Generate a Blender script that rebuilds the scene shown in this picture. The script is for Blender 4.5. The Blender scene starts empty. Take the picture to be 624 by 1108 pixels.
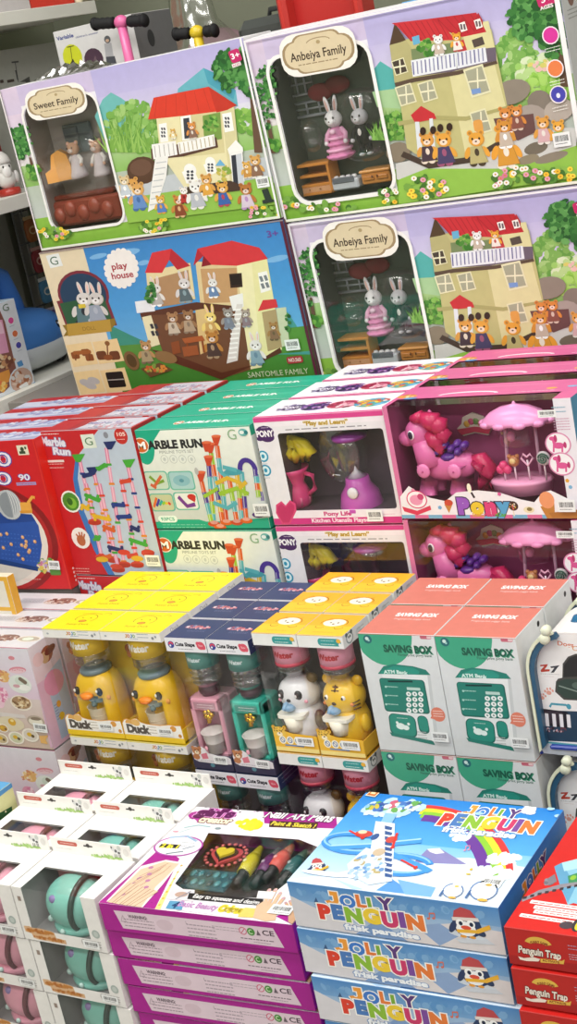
import bpy, math, random
from mathutils import Vector, Matrix
from mathutils.geometry import tessellate_polygon
pi = math.pi
sc = bpy.context.scene
LINK = sc.collection.objects.link
ZO = 1.75                                   # eye height above the shop floor
# ---------------------------------------------------------------- camera model
FPX = 1638.16
PITCH, ROLL, YAW = 0.29018, -0.20371, -0.59593
FW = Vector((math.sin(YAW)*math.cos(PITCH), math.cos(YAW)*math.cos(PITCH), -math.sin(PITCH)))
R0 = Vector((math.cos(YAW), -math.sin(YAW), 0)); U0 = R0.cross(FW)
RT = math.cos(ROLL)*R0 + math.sin(ROLL)*U0; UP = RT.cross(FW)
CAM = Vector((0, 0, ZO))
def ray(px, py): return FW + RT*((px-312)/FPX) - UP*((py-554)/FPX)
def frame(x, y, z, yaw=0, lean=0):
    """z measured from eye height; columns are the thing's own right, depth and up"""
    a, l = math.radians(yaw), math.radians(lean)
    ex = Vector((math.cos(a), math.sin(a), 0)); ey = Vector((-math.sin(a), math.cos(a), 0)); ez = Vector((0, 0, 1))
    e2 = ey*math.cos(l)-ez*math.sin(l); e3 = ez*math.cos(l)+ey*math.sin(l)
    M = Matrix((ex, e2, e3)).transposed().to_4x4(); M.translation = Vector((x, y, z+ZO)); return M
def hit(M, px, py, o, n):
    """ray through a photo point met with the local plane (o, n) of frame M; local result"""
    Mi = M.inverted(); c = Mi @ CAM; d = Mi.to_3x3() @ ray(px, py)
    return c + d*((Vector(o)-c).dot(Vector(n))/d.dot(Vector(n)))
class Lc:
    """crop coordinates -> local point on the plane y = depth of frame M"""
    def __init__(s, M, x0, y0, k): s.M, s.x0, s.y0, s.k = M, x0, y0, k
    def __call__(s, x, y, dep): return hit(s.M, s.x0+x/s.k, s.y0+y/s.k, (0, dep, 0), (0, 1, 0))
# ---------------------------------------------------------------- colour
def lin(c):
    if isinstance(c, str):
        c = c.lstrip('#'); c = ''.join(x*2 for x in c) if len(c) == 3 else c; c = [int(c[i:i+2], 16)/255 for i in (0, 2, 4)]
        return tuple((x/12.92 if x <= .04045 else ((x+.055)/1.055)**2.4) for x in c)+(1.,)
    return tuple(c)
_lc = {}
def C(c):
    if isinstance(c, str):
        if c not in _lc: _lc[c] = lin(c)
        return _lc[c]
    return tuple(c)
def mixc(a, b, t): a, b = C(a), C(b); return tuple(a[i]*(1-t)+b[i]*t for i in range(4))
# ---------------------------------------------------------------- materials
MATS = {}
def pmat(name, rough, spec=.5, coat=0, bump=0, bscale=300, metal=0, trans=0, sss=0, var=0.0, vscale=30):
    m = bpy.data.materials.new(name); m.use_nodes = True; nt = m.node_tree; b = nt.nodes['Principled BSDF']
    at = nt.nodes.new('ShaderNodeAttribute'); at.attribute_name = 'Col'
    src = at.outputs['Color']
    if var:
        nz = nt.nodes.new('ShaderNodeTexNoise'); nz.inputs['Scale'].default_value = vscale; nz.inputs['Detail'].default_value = 4
        tc = nt.nodes.new('ShaderNodeTexCoord'); nt.links.new(tc.outputs['Object'], nz.inputs['Vector'])
        rg = nt.nodes.new('ShaderNodeMapRange'); rg.inputs[1].default_value = .3; rg.inputs[2].default_value = .7
        rg.inputs[3].default_value = 1-var; rg.inputs[4].default_value = 1+var
        nt.links.new(nz.outputs['Fac'], rg.inputs[0])
        mx = nt.nodes.new('ShaderNodeVectorMath'); mx.operation = 'SCALE'
        nt.links.new(src, mx.inputs[0]); nt.links.new(rg.outputs[0], mx.inputs['Scale']); src = mx.outputs[0]
    nt.links.new(src, b.inputs['Base Color'])
    b.inputs['Roughness'].default_value = rough; b.inputs['Specular IOR Level'].default_value = spec
    b.inputs['Coat Weight'].default_value = coat; b.inputs['Coat Roughness'].default_value = .12
    b.inputs['Metallic'].default_value = metal; b.inputs['Transmission Weight'].default_value = trans
    if bump:
        nz = nt.nodes.new('ShaderNodeTexNoise'); nz.inputs['Scale'].default_value = bscale
        tc = nt.nodes.new('ShaderNodeTexCoord'); nt.links.new(tc.outputs['Object'], nz.inputs['Vector'])
        bp = nt.nodes.new('ShaderNodeBump'); bp.inputs['Strength'].default_value = bump; bp.inputs['Distance'].default_value = .002
        nt.links.new(nz.outputs['Fac'], bp.inputs['Height']); nt.links.new(bp.outputs['Normal'], b.inputs['Normal'])
    MATS[name] = m; return m
def clearmat(name, tint, base, edge, rough, bump=0, bscale=20):
    m = bpy.data.materials.new(name); m.use_nodes = True; nt = m.node_tree; nt.nodes.clear()
    out = nt.nodes.new('ShaderNodeOutputMaterial'); mx = nt.nodes.new('ShaderNodeMixShader')
    tr = nt.nodes.new('ShaderNodeBsdfTransparent'); tr.inputs[0].default_value = tint
    gl = nt.nodes.new('ShaderNodeBsdfGlossy'); gl.inputs['Roughness'].default_value = rough; gl.inputs[0].default_value = (1, 1, 1, 1)
    lw = nt.nodes.new('ShaderNodeLayerWeight'); lw.inputs[0].default_value = .35
    rg = nt.nodes.new('ShaderNodeMapRange'); rg.inputs[3].default_value = base; rg.inputs[4].default_value = edge
    nt.links.new(lw.outputs['Facing'], rg.inputs[0]); nt.links.new(rg.outputs[0], mx.inputs[0])
    nt.links.new(tr.outputs[0], mx.inputs[1]); nt.links.new(gl.outputs[0], mx.inputs[2]); nt.links.new(mx.outputs[0], out.inputs[0])
    if bump:
        nz = nt.nodes.new('ShaderNodeTexNoise'); nz.inputs['Scale'].default_value = bscale
        tc = nt.nodes.new('ShaderNodeTexCoord'); nt.links.new(tc.outputs['Object'], nz.inputs['Vector'])
        bp = nt.nodes.new('ShaderNodeBump'); bp.inputs['Strength'].default_value = bump; bp.inputs['Distance'].default_value = .01
        nt.links.new(nz.outputs['Fac'], bp.inputs['Height']); nt.links.new(bp.outputs['Normal'], gl.inputs['Normal'])
    MATS[name] = m; return m
pmat('paper', .42, .4, var=.03, vscale=60)         # printed, varnished card
pmat('card', .6, .3, var=.03)                       # plain card
pmat('plastic', .28, .5)
pmat('matte', .7, .3, var=.05)
pmat('metalgold', .25, metal=1)
pmat('foil', .22, metal=1, bump=.5, bscale=40)
pmat('painted', .5, .4, bump=.05, var=.04, vscale=5)
pmat('wallpaint', .75, .2, bump=.1, bscale=60, var=.06, vscale=3)
clearmat('clear', (.985, .985, .985, 1), .018, .28, .06, .10, 14)
clearmat('shell', (.975, .975, .98, 1), .022, .34, .09, .15, 25)
clearmat('bottleclear', (.86, .87, .9, 1), .12, .6, .05)
clearmat('bagclear', (.95, .96, .95, 1), .10, .5, .15, .8, 9)
# ---------------------------------------------------------------- mesh builder
class MB:
    def __init__(s): s.v = []; s.f = []; s.c = []; s.m = []; s.sm = []; s.T = None
    def add(s, vs, fs, col, mat='paper', sm=False):
        n = len(s.v)
        s.v += [tuple(s.T @ Vector(p)) if s.T else tuple(p) for p in vs]
        for i, f in enumerate(fs):
            s.f.append([n+j for j in f])
            s.c.append(col[i] if isinstance(col, list) else C(col)); s.m.append(mat); s.sm.append(sm)
    def quad(s, a, b, c, d, col, mat='paper'): s.add([a, b, c, d], [(0, 1, 2, 3)], col, mat)
    def box(s, x0, x1, y0, y1, z0, z1, col, mat='paper', ch=.0008, sides=None):
        """chamfered box; sides: {'x-','x+','y-','y+','z-','z+'} -> colour"""
        sides = sides or {}
        lo = (x0, y0, z0); hi = (x1, y1, z1); ch = min(ch, (x1-x0)/3, (y1-y0)/3, (z1-z0)/3)
        vs = []; ix = {}
        for k in range(8):
            sg = [(k >> a) & 1 for a in range(3)]
            for a in range(3):
                p = [(hi[b] if sg[b] else lo[b]) if b == a else (hi[b]-ch if sg[b] else lo[b]+ch) for b in range(3)]
                ix[(k, a)] = len(vs); vs.append(p)
        fs = []; cs = []
        nm = 'xyz'
        for a in range(3):
            b, c = (a+1) % 3, (a+2) % 3
            for t in (0, 1):
                ks = [(t << a) | (i << b) | (j << c) for i, j in ((0, 0), (1, 0), (1, 1), (0, 1))]
                if not t: ks.reverse()
                fs.append([ix[(k, a)] for k in ks]); cs.append(C(sides.get(nm[a]+'-+'[t], col)))
        for a in range(3):                  # edges along axis a
            b, c = (a+1) % 3, (a+2) % 3
            for i in (0, 1):
                for j in (0, 1):
                    k0 = (i << b) | (j << c); k1 = k0 | (1 << a)
                    q = [ix[(k0, b)], ix[(k1, b)], ix[(k1, c)], ix[(k0, c)]]
                    if i == j: q.reverse()
                    fs.append(q); cs.append(C(col))
        for k in range(8):
            q = [ix[(k, 0)], ix[(k, 1)], ix[(k, 2)]]
            if bin(k).count('1') % 2 == 0: q.reverse()
            fs.append(q); cs.append(C(col))
        s.add(vs, fs, cs, mat)
    def lathe(s, prof, c=(0, 0, 0), n=20, col='#fff', mat='plastic', ax='z', cols=None, sx=1, sy=1):
        """profile of (radius, height) turned about axis ax through c"""
        vs = []; fs = []; cs = []
        for (r, h) in prof:
            for i in range(n):
                a = 2*pi*i/n; p = (r*math.cos(a)*sx, r*math.sin(a)*sy, h)
                if ax == 'y': p = (p[0], h, p[1])
                if ax == 'x': p = (h, p[0], p[1])
                vs.append((c[0]+p[0], c[1]+p[1], c[2]+p[2]))
        for j in range(len(prof)-1):
            for i in range(n):
                k = (i+1) % n
                fs.append((j*n+i, j*n+k, (j+1)*n+k, (j+1)*n+i)); cs.append(C(cols[j] if cols else col))
        for j, rev in ((0, 1), (len(prof)-1, 0)):
            if prof[j][0] > 1e-6:
                q = [j*n+i for i in range(n)]
                if rev: q.reverse()
                fs.append(q); cs.append(C(cols[min(j, len(cols)-1)] if cols else col))
        s.add(vs, fs, cs, mat, True)
    def ell(s, c, r, col, n=14, m=9, R=None, mat='plastic', pw=1.0):
        """ellipsoid; pw<1 makes it boxier"""
        def sp(x): return math.copysign(abs(x)**pw, x)
        vs = []; fs = []
        for j in range(m+1):
            t = -pi/2+pi*j/m
            for i in range(n):
                a = 2*pi*i/n
                p = Vector((r[0]*sp(math.cos(t))*sp(math.cos(a)), r[1]*sp(math.cos(t))*sp(math.sin(a)), r[2]*sp(math.sin(t))))
                if R: p = R @ p
                vs.append((c[0]+p.x, c[1]+p.y, c[2]+p.z))
        for j in range(m):
            for i in range(n):
                k = (i+1) % n; fs.append((j*n+i, j*n+k, (j+1)*n+k, (j+1)*n+i))
        s.add(vs, fs, col, mat, True)
    def tube(s, pts, r, col, n=8, mat='plastic', closed=False):
        pts = [Vector(p) for p in pts]; vs = []; fs = []; N = len(pts)
        rr = r if isinstance(r, (list, tuple)) else [r]*N
        up = Vector((0.03, .02, 1))
        for i, p in enumerate(pts):
            if closed: t = pts[(i+1) % N]-pts[i-1]
            else: t = pts[min(i+1, N-1)]-pts[max(i-1, 0)]
            t.normalize(); u = t.cross(up)
            if u.length < .05: u = t.cross(Vector((1, 0, 0)))
            u.normalize(); w = u.cross(t)
            for k in range(n):
                a = 2*pi*k/n; vs.append(p+u*(rr[i]*math.cos(a))+w*(rr[i]*math.sin(a)))
        for i in range(N if closed else N-1):
            j = (i+1) % N
            for k in range(n):
                l = (k+1) % n; fs.append((i*n+k, i*n+l, j*n+l, j*n+k))
        if not closed: fs += [tuple(range(n))[::-1], tuple((N-1)*n+k for k in range(n))]
        s.add(vs, fs, col, mat, True)
    def prism(s, poly, o, eu, ev, n, th, col, mat='plastic', scol=None):
        """flat polygon (u,v) at o extruded th along n"""
        o, eu, ev, n = Vector(o), Vector(eu), Vector(ev), Vector(n)
        a = [o+eu*u+ev*v for u, v in poly]; b = [p+n*th for p in a]; N = len(a)
        s.add(a+b, [tuple(range(N))[::-1], tuple(range(N, 2*N))], [C(col), C(col)], mat)
        s.add(a+b, [(i, (i+1) % N, N+(i+1) % N, N+i) for i in range(N)], scol or col, mat)
    def holed(s, outer, holes, o, eu, ev, col, mat='paper', off=0, n=(0, 0, 0)):
        o, eu, ev = Vector(o)+Vector(n)*off, Vector(eu), Vector(ev)
        loops = [[Vector((u, v, 0)) for u, v in L] for L in [outer]+holes]
        flat = [p for L in loops for p in L]
        tris = tessellate_polygon(loops)
        s.add([o+eu*p.x+ev*p.y for p in flat], [tuple(t) for t in tris], col, mat)
    def build(s, name, parent=None, label=None):
        me = bpy.data.meshes.new(name); me.from_pydata(s.v, [], s.f)
        ms = list(dict.fromkeys(s.m))
        for m in ms: me.materials.append(MATS[m])
        me.polygons.foreach_set('material_index', [ms.index(m) for m in s.m])
        me.polygons.foreach_set('use_smooth', s.sm)
        at = me.color_attributes.new('Col', 'FLOAT_COLOR', 'CORNER')
        buf = []
        for f, c in zip(s.f, s.c):
            if c and isinstance(c[0], (tuple, list)):
                for q in c: buf.extend(q)
            else:
                for _ in f: buf.extend(c)
        at.data.foreach_set('color', buf); me.update()
        o = bpy.data.objects.new(name, me); LINK(o)
        if parent: o.parent = parent
        if label: o['label'] = label
        return o
def rrect(x0, y0, x1, y1, r, n=5):
    P = []
    for cx, cy, a0 in ((x1-r, y1-r, 0), (x0+r, y1-r, 90), (x0+r, y0+r, 180), (x1-r, y0+r, 270)):
        for i in range(n+1):
            a = math.radians(a0+90*i/n); P.append((cx+r*math.cos(a), cy+r*math.sin(a)))
    return P
# ---------------------------------------------------------------- things
def tag(o, label, cat, group=None):
    o['label'] = label; o['category'] = cat
    if group: o['group'] = group
    return o
def root(name, M, label, cat, group=None):
    o = bpy.data.objects.new(name, None); LINK(o); o.empty_display_size = .02; o.matrix_world = M
    return tag(o, label, cat, group)
def dup(src, M, label):
    r = src.copy(); LINK(r); r.matrix_world = M; r['label'] = label
    for ch in list(src.children):
        c = ch.copy(); LINK(c); c.parent = r
        for g in list(ch.children):
            d = g.copy(); LINK(d); d.parent = c
    return r
def struct(name, mb): o = mb.build(name); o['kind'] = 'structure'; return o
# ---------------------------------------------------------------- printing on panels
_gl = {}
def glyphs(txt, b):
    k = (txt, b)
    if txt == 'J' and k not in _gl:                                  # a J with a hook and a top bar
        t = .075+b; x = .36; r = .24; P = [(x+t, .70+b), (.12-b, .70+b), (.12-b, .70-2*t+b), (x-t, .70-2*t+b), (x-t, .24)]
        P += [(x-r+(r-t)*math.cos(a*pi/-10), .24+(r-t)*math.sin(a*pi/-10)) for a in range(1, 10)]
        P += [(x-r+(r+t)*math.cos(a*pi/-10), .24+(r+t)*math.sin(a*pi/-10)) for a in range(9, 0, -1)]+[(x+t, .24)]
        _gl[k] = (P, [tuple(range(len(P)))])
    if k not in _gl:
        c = bpy.data.curves.new('t', 'FONT'); c.body = txt; c.resolution_u = 3; c.offset = b
        o = bpy.data.objects.new('t', c); m = o.to_mesh()
        vs = [(v.co.x, v.co.y) for v in m.vertices]; fs = [tuple(p.vertices) for p in m.polygons]
        o.to_mesh_clear(); bpy.data.objects.remove(o); bpy.data.curves.remove(c)
        _gl[k] = (vs, fs)
    return _gl[k]
class Art:
    STEP = 5e-6
    def __init__(s, mb, M, o, eu, ev, n, W, H, mat='paper'):
        s.mb, s.M, s.o, s.eu, s.ev, s.n, s.W, s.H, s.mat = mb, M, Vector(o), Vector(eu), Vector(ev), Vector(n), W, H, mat
        s.k = 0; s.mode = 'mm'; s.hold = False; s.rg = random.Random(7); s.clip = True
    def crop(s, x0, y0, k): s.cr = (x0, y0, k); s.mode = 'px'; return s
    def mm(s): s.mode = 'mm'; return s
    def uv(s, x, y):
        if s.mode == 'mm': return x/1000, y/1000
        x0, y0, k = s.cr
        p = hit(s.M, x0+x/k, y0+y/k, s.o, s.n)-s.o
        return p.dot(s.eu), p.dot(s.ev)
    def sc(s, x, y):
        if s.mode == 'mm': return .001, .001
        u, v = s.uv(x, y); a = s.uv(x+1, y); b = s.uv(x, y+1)
        J = Matrix(((a[0]-u, b[0]-u), (a[1]-v, b[1]-v))).inverted()
        return 1/(J @ Vector((1, 0))).length, 1/(J @ Vector((0, 1))).length
    def put(s, uvs, fs, col, off=None):
        if off is None:
            if not s.hold: s.k += 1
            off = .0001+s.k*s.STEP
        if s.clip: uvs = [(min(max(u, .0003), s.W-.0003), min(max(v, .0003), s.H-.0003)) for u, v in uvs]
        s.mb.add([s.o+s.eu*u+s.ev*v+s.n*off for u, v in uvs], fs, col, s.mat)
    def P(s, pts, col): s.put([s.uv(*p) for p in pts], [tuple(range(len(pts)))], col)
    def G(s, pts, cols): s.put([s.uv(*p) for p in pts], [tuple(range(len(pts)))], [[C(c) for c in cols]])
    def F(s, u0, v0, u1, v1, col, col2=None):
        """rectangle in fractions of the panel; col2: the colour at its lower edge"""
        q = [(u0*s.W, v0*s.H), (u1*s.W, v0*s.H), (u1*s.W, v1*s.H), (u0*s.W, v1*s.H)]
        s.put(q, [(0, 1, 2, 3)], col if col2 is None else [[C(col), C(col), C(col2), C(col2)]])
    def shape(s, x, y, pts, col, rot=0):
        """pts in local units about (x,y), axes along the panel"""
        u, v = s.uv(x, y); a, b = s.sc(x, y); c, d = math.cos(math.radians(rot)), math.sin(math.radians(rot))
        s.put([(u+a*(p*c-q*d), v+b*(p*d+q*c)) for p, q in pts], [tuple(range(len(pts)))], col)
    def E(s, x, y, rx, ry, col, rot=0, n=16): s.shape(x, y, [(rx*math.cos(2*pi*i/n), ry*math.sin(2*pi*i/n)) for i in range(n)], col, rot)
    def R(s, x, y, w, h, col, r=0, rot=0):
        s.shape(x, y, rrect(-w/2, -h/2, w/2, h/2, min(r, w/2, h/2), 4) if r else [(-w/2, -h/2), (w/2, -h/2), (w/2, h/2), (-w/2, h/2)], col, rot)
    def ring(s, x, y, rx, ry, t, col, n=28):
        u, v = s.uv(x, y); a, b = s.sc(x, y)
        o = [(u+a*rx*math.cos(2*pi*i/n), v+b*ry*math.sin(2*pi*i/n)) for i in range(n)]
        q = [(u+a*(rx-t)*math.cos(2*pi*i/n), v+b*(ry-t)*math.sin(2*pi*i/n)) for i in range(n)]
        s.put(o+q, [(i, (i+1) % n, n+(i+1) % n, n+i) for i in range(n)], col)
    def L(s, pts, w, col):
        """stroke of width w (local units)"""
        uvs = [Vector(s.uv(*p)) for p in pts]; a, b = s.sc(*pts[0]); h = w*(a+b)/4
        vs = []; fs = []
        for i in range(len(uvs)):
            t = uvs[min(i+1, len(uvs)-1)]-uvs[max(i-1, 0)]
            if t.length < 1e-9: t = Vector((1, 0))
            t.normalize(); nn = Vector((-t.y, t.x))*h; vs += [tuple(uvs[i]+nn), tuple(uvs[i]-nn)]
        for i in range(len(uvs)-1): fs.append((2*i, 2*i+1, 2*i+3, 2*i+2))
        s.put(vs, fs, col)
    def arc(s, x, y, rx, ry, a0, a1, w, col, n=14):
        u, v = s.uv(x, y); a, b = s.sc(x, y); vs = []; fs = []
        for i in range(n+1):
            t = math.radians(a0+(a1-a0)*i/n)
            for q in (-w/2, w/2): vs.append((u+a*(rx+q)*math.cos(t), v+b*(ry+q)*math.sin(t)))
        for i in range(n): fs.append((2*i, 2*i+1, 2*i+3, 2*i+2))
        s.put(vs, fs, col)
    def T(s, txt, x, y, h, col, w=None, b=0.0, rot=0, al='C', out=None, ob=.06, cols=None, arch=0, shear=0):
        """text: cap height h, fitted to width w (both in local units), centred on (x,y); out = outline colour"""
        vs, fs = glyphs(txt, b)
        if not vs: return
        base = glyphs(txt, 0)[0]
        x0 = min(p[0] for p in base); x1 = max(p[0] for p in base); y1 = .70
        k = h/y1; kx = k if w is None else w/max(x1-x0, 1e-3)
        u, v = s.uv(x, y); a, bb = s.sc(x, y); c, d = math.cos(math.radians(rot)), math.sin(math.radians(rot))
        ox = {'C': (x0+x1)/2, 'L': x0, 'R': x1}[al]
        def tr(p):
            X = (p[0]-ox+shear*(p[1]-y1/2))*kx; Y = -(p[1]-y1/2)*k
            if arch: Y += arch*(2*X/((x1-x0)*kx))**2
            return (u+a*(X*c-Y*d), v+bb*(X*d+Y*c))
        if out:
            ov, of = glyphs(txt, b+ob); s.put([tr(p) for p in ov], of, out)
        if cols:
            cl = []
            n = len(cols)
            for f in fs:
                mx = sum(vs[i][0] for i in f)/len(f); cl.append(C(cols[min(n-1, max(0, int((mx-x0)/(x1-x0)*n)))]))
            s.put([tr(p) for p in vs], fs, cl)
        else: s.put([tr(p) for p in vs], fs, col)
    def letters(s, txt, x, y, h, adv, cols, b=.03, out=None, ob=.05, rot=0, w=None, jit=0):
        """letter by letter in colours, advance adv, starting centred at (x,y) along the panel"""
        u0, v0 = s.uv(x, y); a, bb = s.sc(x, y); c, d = math.cos(math.radians(rot)), math.sin(math.radians(rot))
        s_uv, s_sc = s.uv, s.sc; wd = []
        for ch in txt:
            g = glyphs(ch, 0)[0]; wd.append((max(p[0] for p in g)-min(p[0] for p in g)+.02+2*b if g else .3))
        gap = .05; tot = sum(wd)+gap*(len(wd)-1); kx = adv*len(txt)/tot; X = -adv*len(txt)/2; xs = []
        for q in wd: xs.append((X+q*kx/2, (q-2*b)*kx)); X += (q+gap)*kx
        for lay in ([1, 0] if out else [0]):
            for i, ch in enumerate(txt):
                if ch == ' ': continue
                X, lw = xs[i]; j = jit*(1 if i % 2 else -1)
                s.uv = lambda *_: (u0+a*(X*c-j*d), v0+bb*(X*d+j*c)); s.sc = lambda *_: (a, bb)
                s.T(ch, 0, 0, h, out if lay else cols[i % len(cols)], b=b+(ob if lay else 0), rot=rot, w=lw)
        s.uv, s.sc = s_uv, s_sc
    def greek(s, x, y, w, h, n, col, rot=0):
        """lines of print too small to read"""
        s.hold = True; s.k += 1
        for i in range(n):
            yy = (i-(n-1)/2)*h/max(n-1, 1) if n > 1 else 0
            X = -w/2
            while X < w/2:
                l = s.rg.uniform(.05, .16)*w; l = min(l, w/2-X)
                hh = h/max(n, 1)*.22
                s.shape(x, y, [(X, yy-hh), (X+l, yy-hh), (X+l, yy+hh), (X, yy+hh)], col, rot); X += l+w*.025
        s.hold = False
    def leaves(s, x, y, rx, ry, cols, n=60, sz=6):
        for i in range(n):
            a = s.rg.uniform(0, 2*pi); r = math.sqrt(s.rg.random())
            s.E(x+rx*r*math.cos(a), y+ry*r*math.sin(a), sz*s.rg.uniform(.6, 1.3), sz*s.rg.uniform(.5, 1), s.rg.choice(cols), s.rg.uniform(0, 180), 7)
    def tuft(s, x, y, w, h, cols, n=40):
        for i in range(n):
            X = x+s.rg.uniform(-w/2, w/2); hh = h*s.rg.uniform(.4, 1)*(1-abs(X-x)/w); t = s.rg.uniform(-.3, .3)*h
            s.P([(X-3, y), (X+t, y-hh), (X+3, y)], s.rg.choice(cols))
    def flowers(s, x, y, rx, ry, n=14, sz=6, cols=('#f2d94a', '#f7f3e6', '#e8a0b8', '#f0c23a')):
        s.leaves(x, y, rx, ry, ['#5c8a3a', '#48752f', '#7aa84a', '#8dbb52'], n*2, sz)
        for i in range(n): 
            X, Y, cc = x+s.rg.uniform(-rx, rx), y+s.rg.uniform(-ry, ry), s.rg.choice(cols)
            s.E(X, Y, sz*.75, sz*.65, cc, n=7); s.E(X, Y, sz*.25, sz*.25, '#c98a2a', n=5)
    def fig(s, x, y, h, fur, cloth, ears='bear', cloth2=None, rot=0):
        """small printed animal doll, feet at (x,y), height h"""
        c, d = math.cos(math.radians(rot)), math.sin(math.radians(rot))
        def q(a, b): return (x+(a*c-b*d)*h, y+(a*d+b*c)*h)
        for sx in (-1, 1): s.E(*q(.11*sx, -.07), .10*h, .08*h, cloth2 or cloth)
        for sx in (-1, 1): s.E(*q(.24*sx, -.36), .07*h, .16*h, fur, -25*sx)
        s.shape(*q(.02, -.29), [(-.23*h, .22*h), (-.14*h, -.22*h), (.14*h, -.22*h), (.24*h, .22*h)], mixc(cloth, '#3a3028', .3)); s.shape(*q(0, -.3), [(-.22*h, .22*h), (-.14*h, -.22*h), (.14*h, -.22*h), (.24*h, .22*h)], cloth)
        s.E(*q(0, -.36), .06*h, .1*h, cloth2 or '#f3ead8')
        for sx in (-1, 1):
            if ears == 'rabbit': s.E(*q(.1*sx, -.98), .055*h, .2*h, fur, 8*sx); s.E(*q(.1*sx, -.98), .025*h, .13*h, '#eac0b4', 8*sx)
            else: s.E(*q(.145*sx, -.865), .075*h, .075*h, fur); s.E(*q(.145*sx, -.865), .04*h, .04*h, mixc(fur, '#7a4a30', .5))
        s.E(*q(.02, -.69), .2*h, .185*h, mixc(fur, '#8a5a30', .25)); s.E(*q(0, -.70), .19*h, .175*h, fur); s.E(*q(0, -.63), .10*h, .075*h, mixc(fur, '#ffffff', .55))
        for sx in (-1, 1): s.E(*q(.09*sx, -.71), .028*h, .035*h, '#241a14', n=7)
        s.E(*q(0, -.64), .03*h, .022*h, '#4a2c20', n=7)
def sticker(parent, M, o, eu, ev, n, crop, x, y, w, h, rot=0, name='barcode_sticker', label='white price sticker with a black barcode'):
    """white barcode label stuck on a panel (its own part)"""
    mb = MB(); A = Art(mb, M, Vector(o)+Vector(n)*.0015, eu, ev, n, 9, 9); A.clip = False
    if crop: A.crop(*crop)
    A.R(x, y, w, h, '#eef0f0', r=min(w, h)*.06, rot=rot)
    A.k += 6
    c, d = math.cos(math.radians(rot)), math.sin(math.radians(rot))
    X = -w*.38
    while X < w*.38:
        bw = w*A.rg.choice((.012, .02, .032)); A.hold = True
        A.shape(x, y, [(X, -h*.3), (X+bw, -h*.3), (X+bw, h*.12), (X, h*.12)], '#26262a', rot); X += bw+w*A.rg.choice((.014, .022))
    A.hold = False
    A.greek(x-h*.28*d, y+h*.28*c, w*.7, h*.12, 1, '#55575a', rot)
    return mb.build(name, parent, label)
def front(mb, M, W, H, y=0, mat='paper'): return Art(mb, M, (0, y, H), (1, 0, 0), (0, 0, -1), (0, -1, 0), W, H, mat)
def top(mb, M, W, D, H, mat='paper'): return Art(mb, M, (0, D, H), (1, 0, 0), (0, -1, 0), (0, 0, 1), W, D, mat)
def side(mb, M, W, D, H, mat='paper'): return Art(mb, M, (W, 0, H), (0, 1, 0), (0, 0, -1), (1, 0, 0), D, H, mat)
NTH = ('at the front', 'second from the front', 'third from the front', 'fourth from the front')
BOX = {  # front top left corner (x, y, z from the eye), yaw, W, H, D, lean
'jolly': (-1.1987,1.5680,-1.1397,1.34,.3337,.0780,.2688,0), 'nail': (-1.5809,1.5675,-1.2326,3.70,.3582,.0535,.3140,0),
'teal': (-1.7693,1.5675,-1.2285,.51,.1793,.1055,.1220,0), 'sav': (-1.1143,1.9800,-.9286,.55,.1405,.2173,.1225,0),
'duck': (-1.9560,1.9800,-.9448,.09,.1405,.2277,.0978,0), 'cute': (-1.6652,1.9800,-.9525,-.23,.0908,.2676,.0895,0),
'bear': (-1.4713,1.9800,-.9360,-.34,.0915,.2313,.0938,0), 'red': (-2.1204,2.2880,-.6426,-1.5,.2440,.3207,.0870,0),
'green': (-1.8746,2.2880,-.6493,-.5,.2760,.2114,.0893,0), 'kit': (-1.5862,2.2842,-.6354,1.3,.2753,.2179,.1225,0),
'pony': (-1.3032,2.2771,-.6252,-1.29,.3578,.2145,.1260,0), 'trap': (-.8489,1.5520,-1.1505,1.0,.3440,.0606,.2950,0),
'sweet': (-2.3421,2.6730,.0417,0,.6530,.3640,.11,-2.08), 'anb': (-1.6859,2.6730,.0361,-.49,.6646,.3695,.11,-3.55),
'play': (-2.3449,2.6730,-.3251,.65,.6618,.3474,.11,-3.42), 'pink': (-2.2599,1.9800,-.9914,.63,.2507,.2217,.0850,0)}
CUT = {k: (.003, .006) for k in BOX}; CUT.update(sweet=(0, 0), anb=(0, 0), play=(0, 0), sav=(.001, .004))
def dims(n): return BOX[n][4], BOX[n][5]-CUT[n][0], BOX[n][6]-CUT[n][1]
def base(n, down=0, i=0, step=None, col=0, gap=.0012):
    """frame at the foot of a box: down tiers below the top one, i boxes back, col columns to the right"""
    x, y, z, yw, W, H, D, ln = BOX[n]
    M = frame(x, y, z, yw, ln)
    return M @ Matrix.Translation((col*(W+gap), i*((step or D)+gap), -H+CUT[n][0]-down*(H+.0008)))
SKYC = ['#b7b0dc', '#c9c1e2', '#dcd6ea', '#e6e3ec']
def family_scene(A, W, H, win, pinkish=True):
    """printed meadow round a window; win = (u0,v0,u1,v1) fractions"""
    bands = [(0, .16, '#b4addb', '#bdb6df'), (.16, .34, '#c3bce2', '#d4cfe8'), (.34, .47, '#dcd9ea', '#dfe6e2'), (.47, .60, '#a9c98a', '#8fbd63'),
             (.60, .80, '#b9c4b4', '#c3cac6'), (.80, 1, '#8fbf4c', '#7fb23e')]
    u0, v0, u1, v1 = win
    A.hold = True; A.k += 1
    for a, b, c1, c2 in bands:
        A.F(0, a, u0, b, mixc(c1, '#f0d8de', .55 if a < .4 else 0), mixc(c2, '#f0dbe0', .4 if a < .4 else 0)); A.F(u1, a, 1, b, c1, c2)
        if a < v0: A.F(u0, a, u1, min(b, v0), mixc(c1, '#f0d8de', .3), mixc(c2, '#f0d8de', .3))
        if b > v1: A.F(u0, max(a, v1), u1, b, c1, c2)
    A.hold = False
GRN = ['#4f8a38', '#5f9c40', '#76ad4c', '#3f7a30', '#89bb58']
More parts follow.
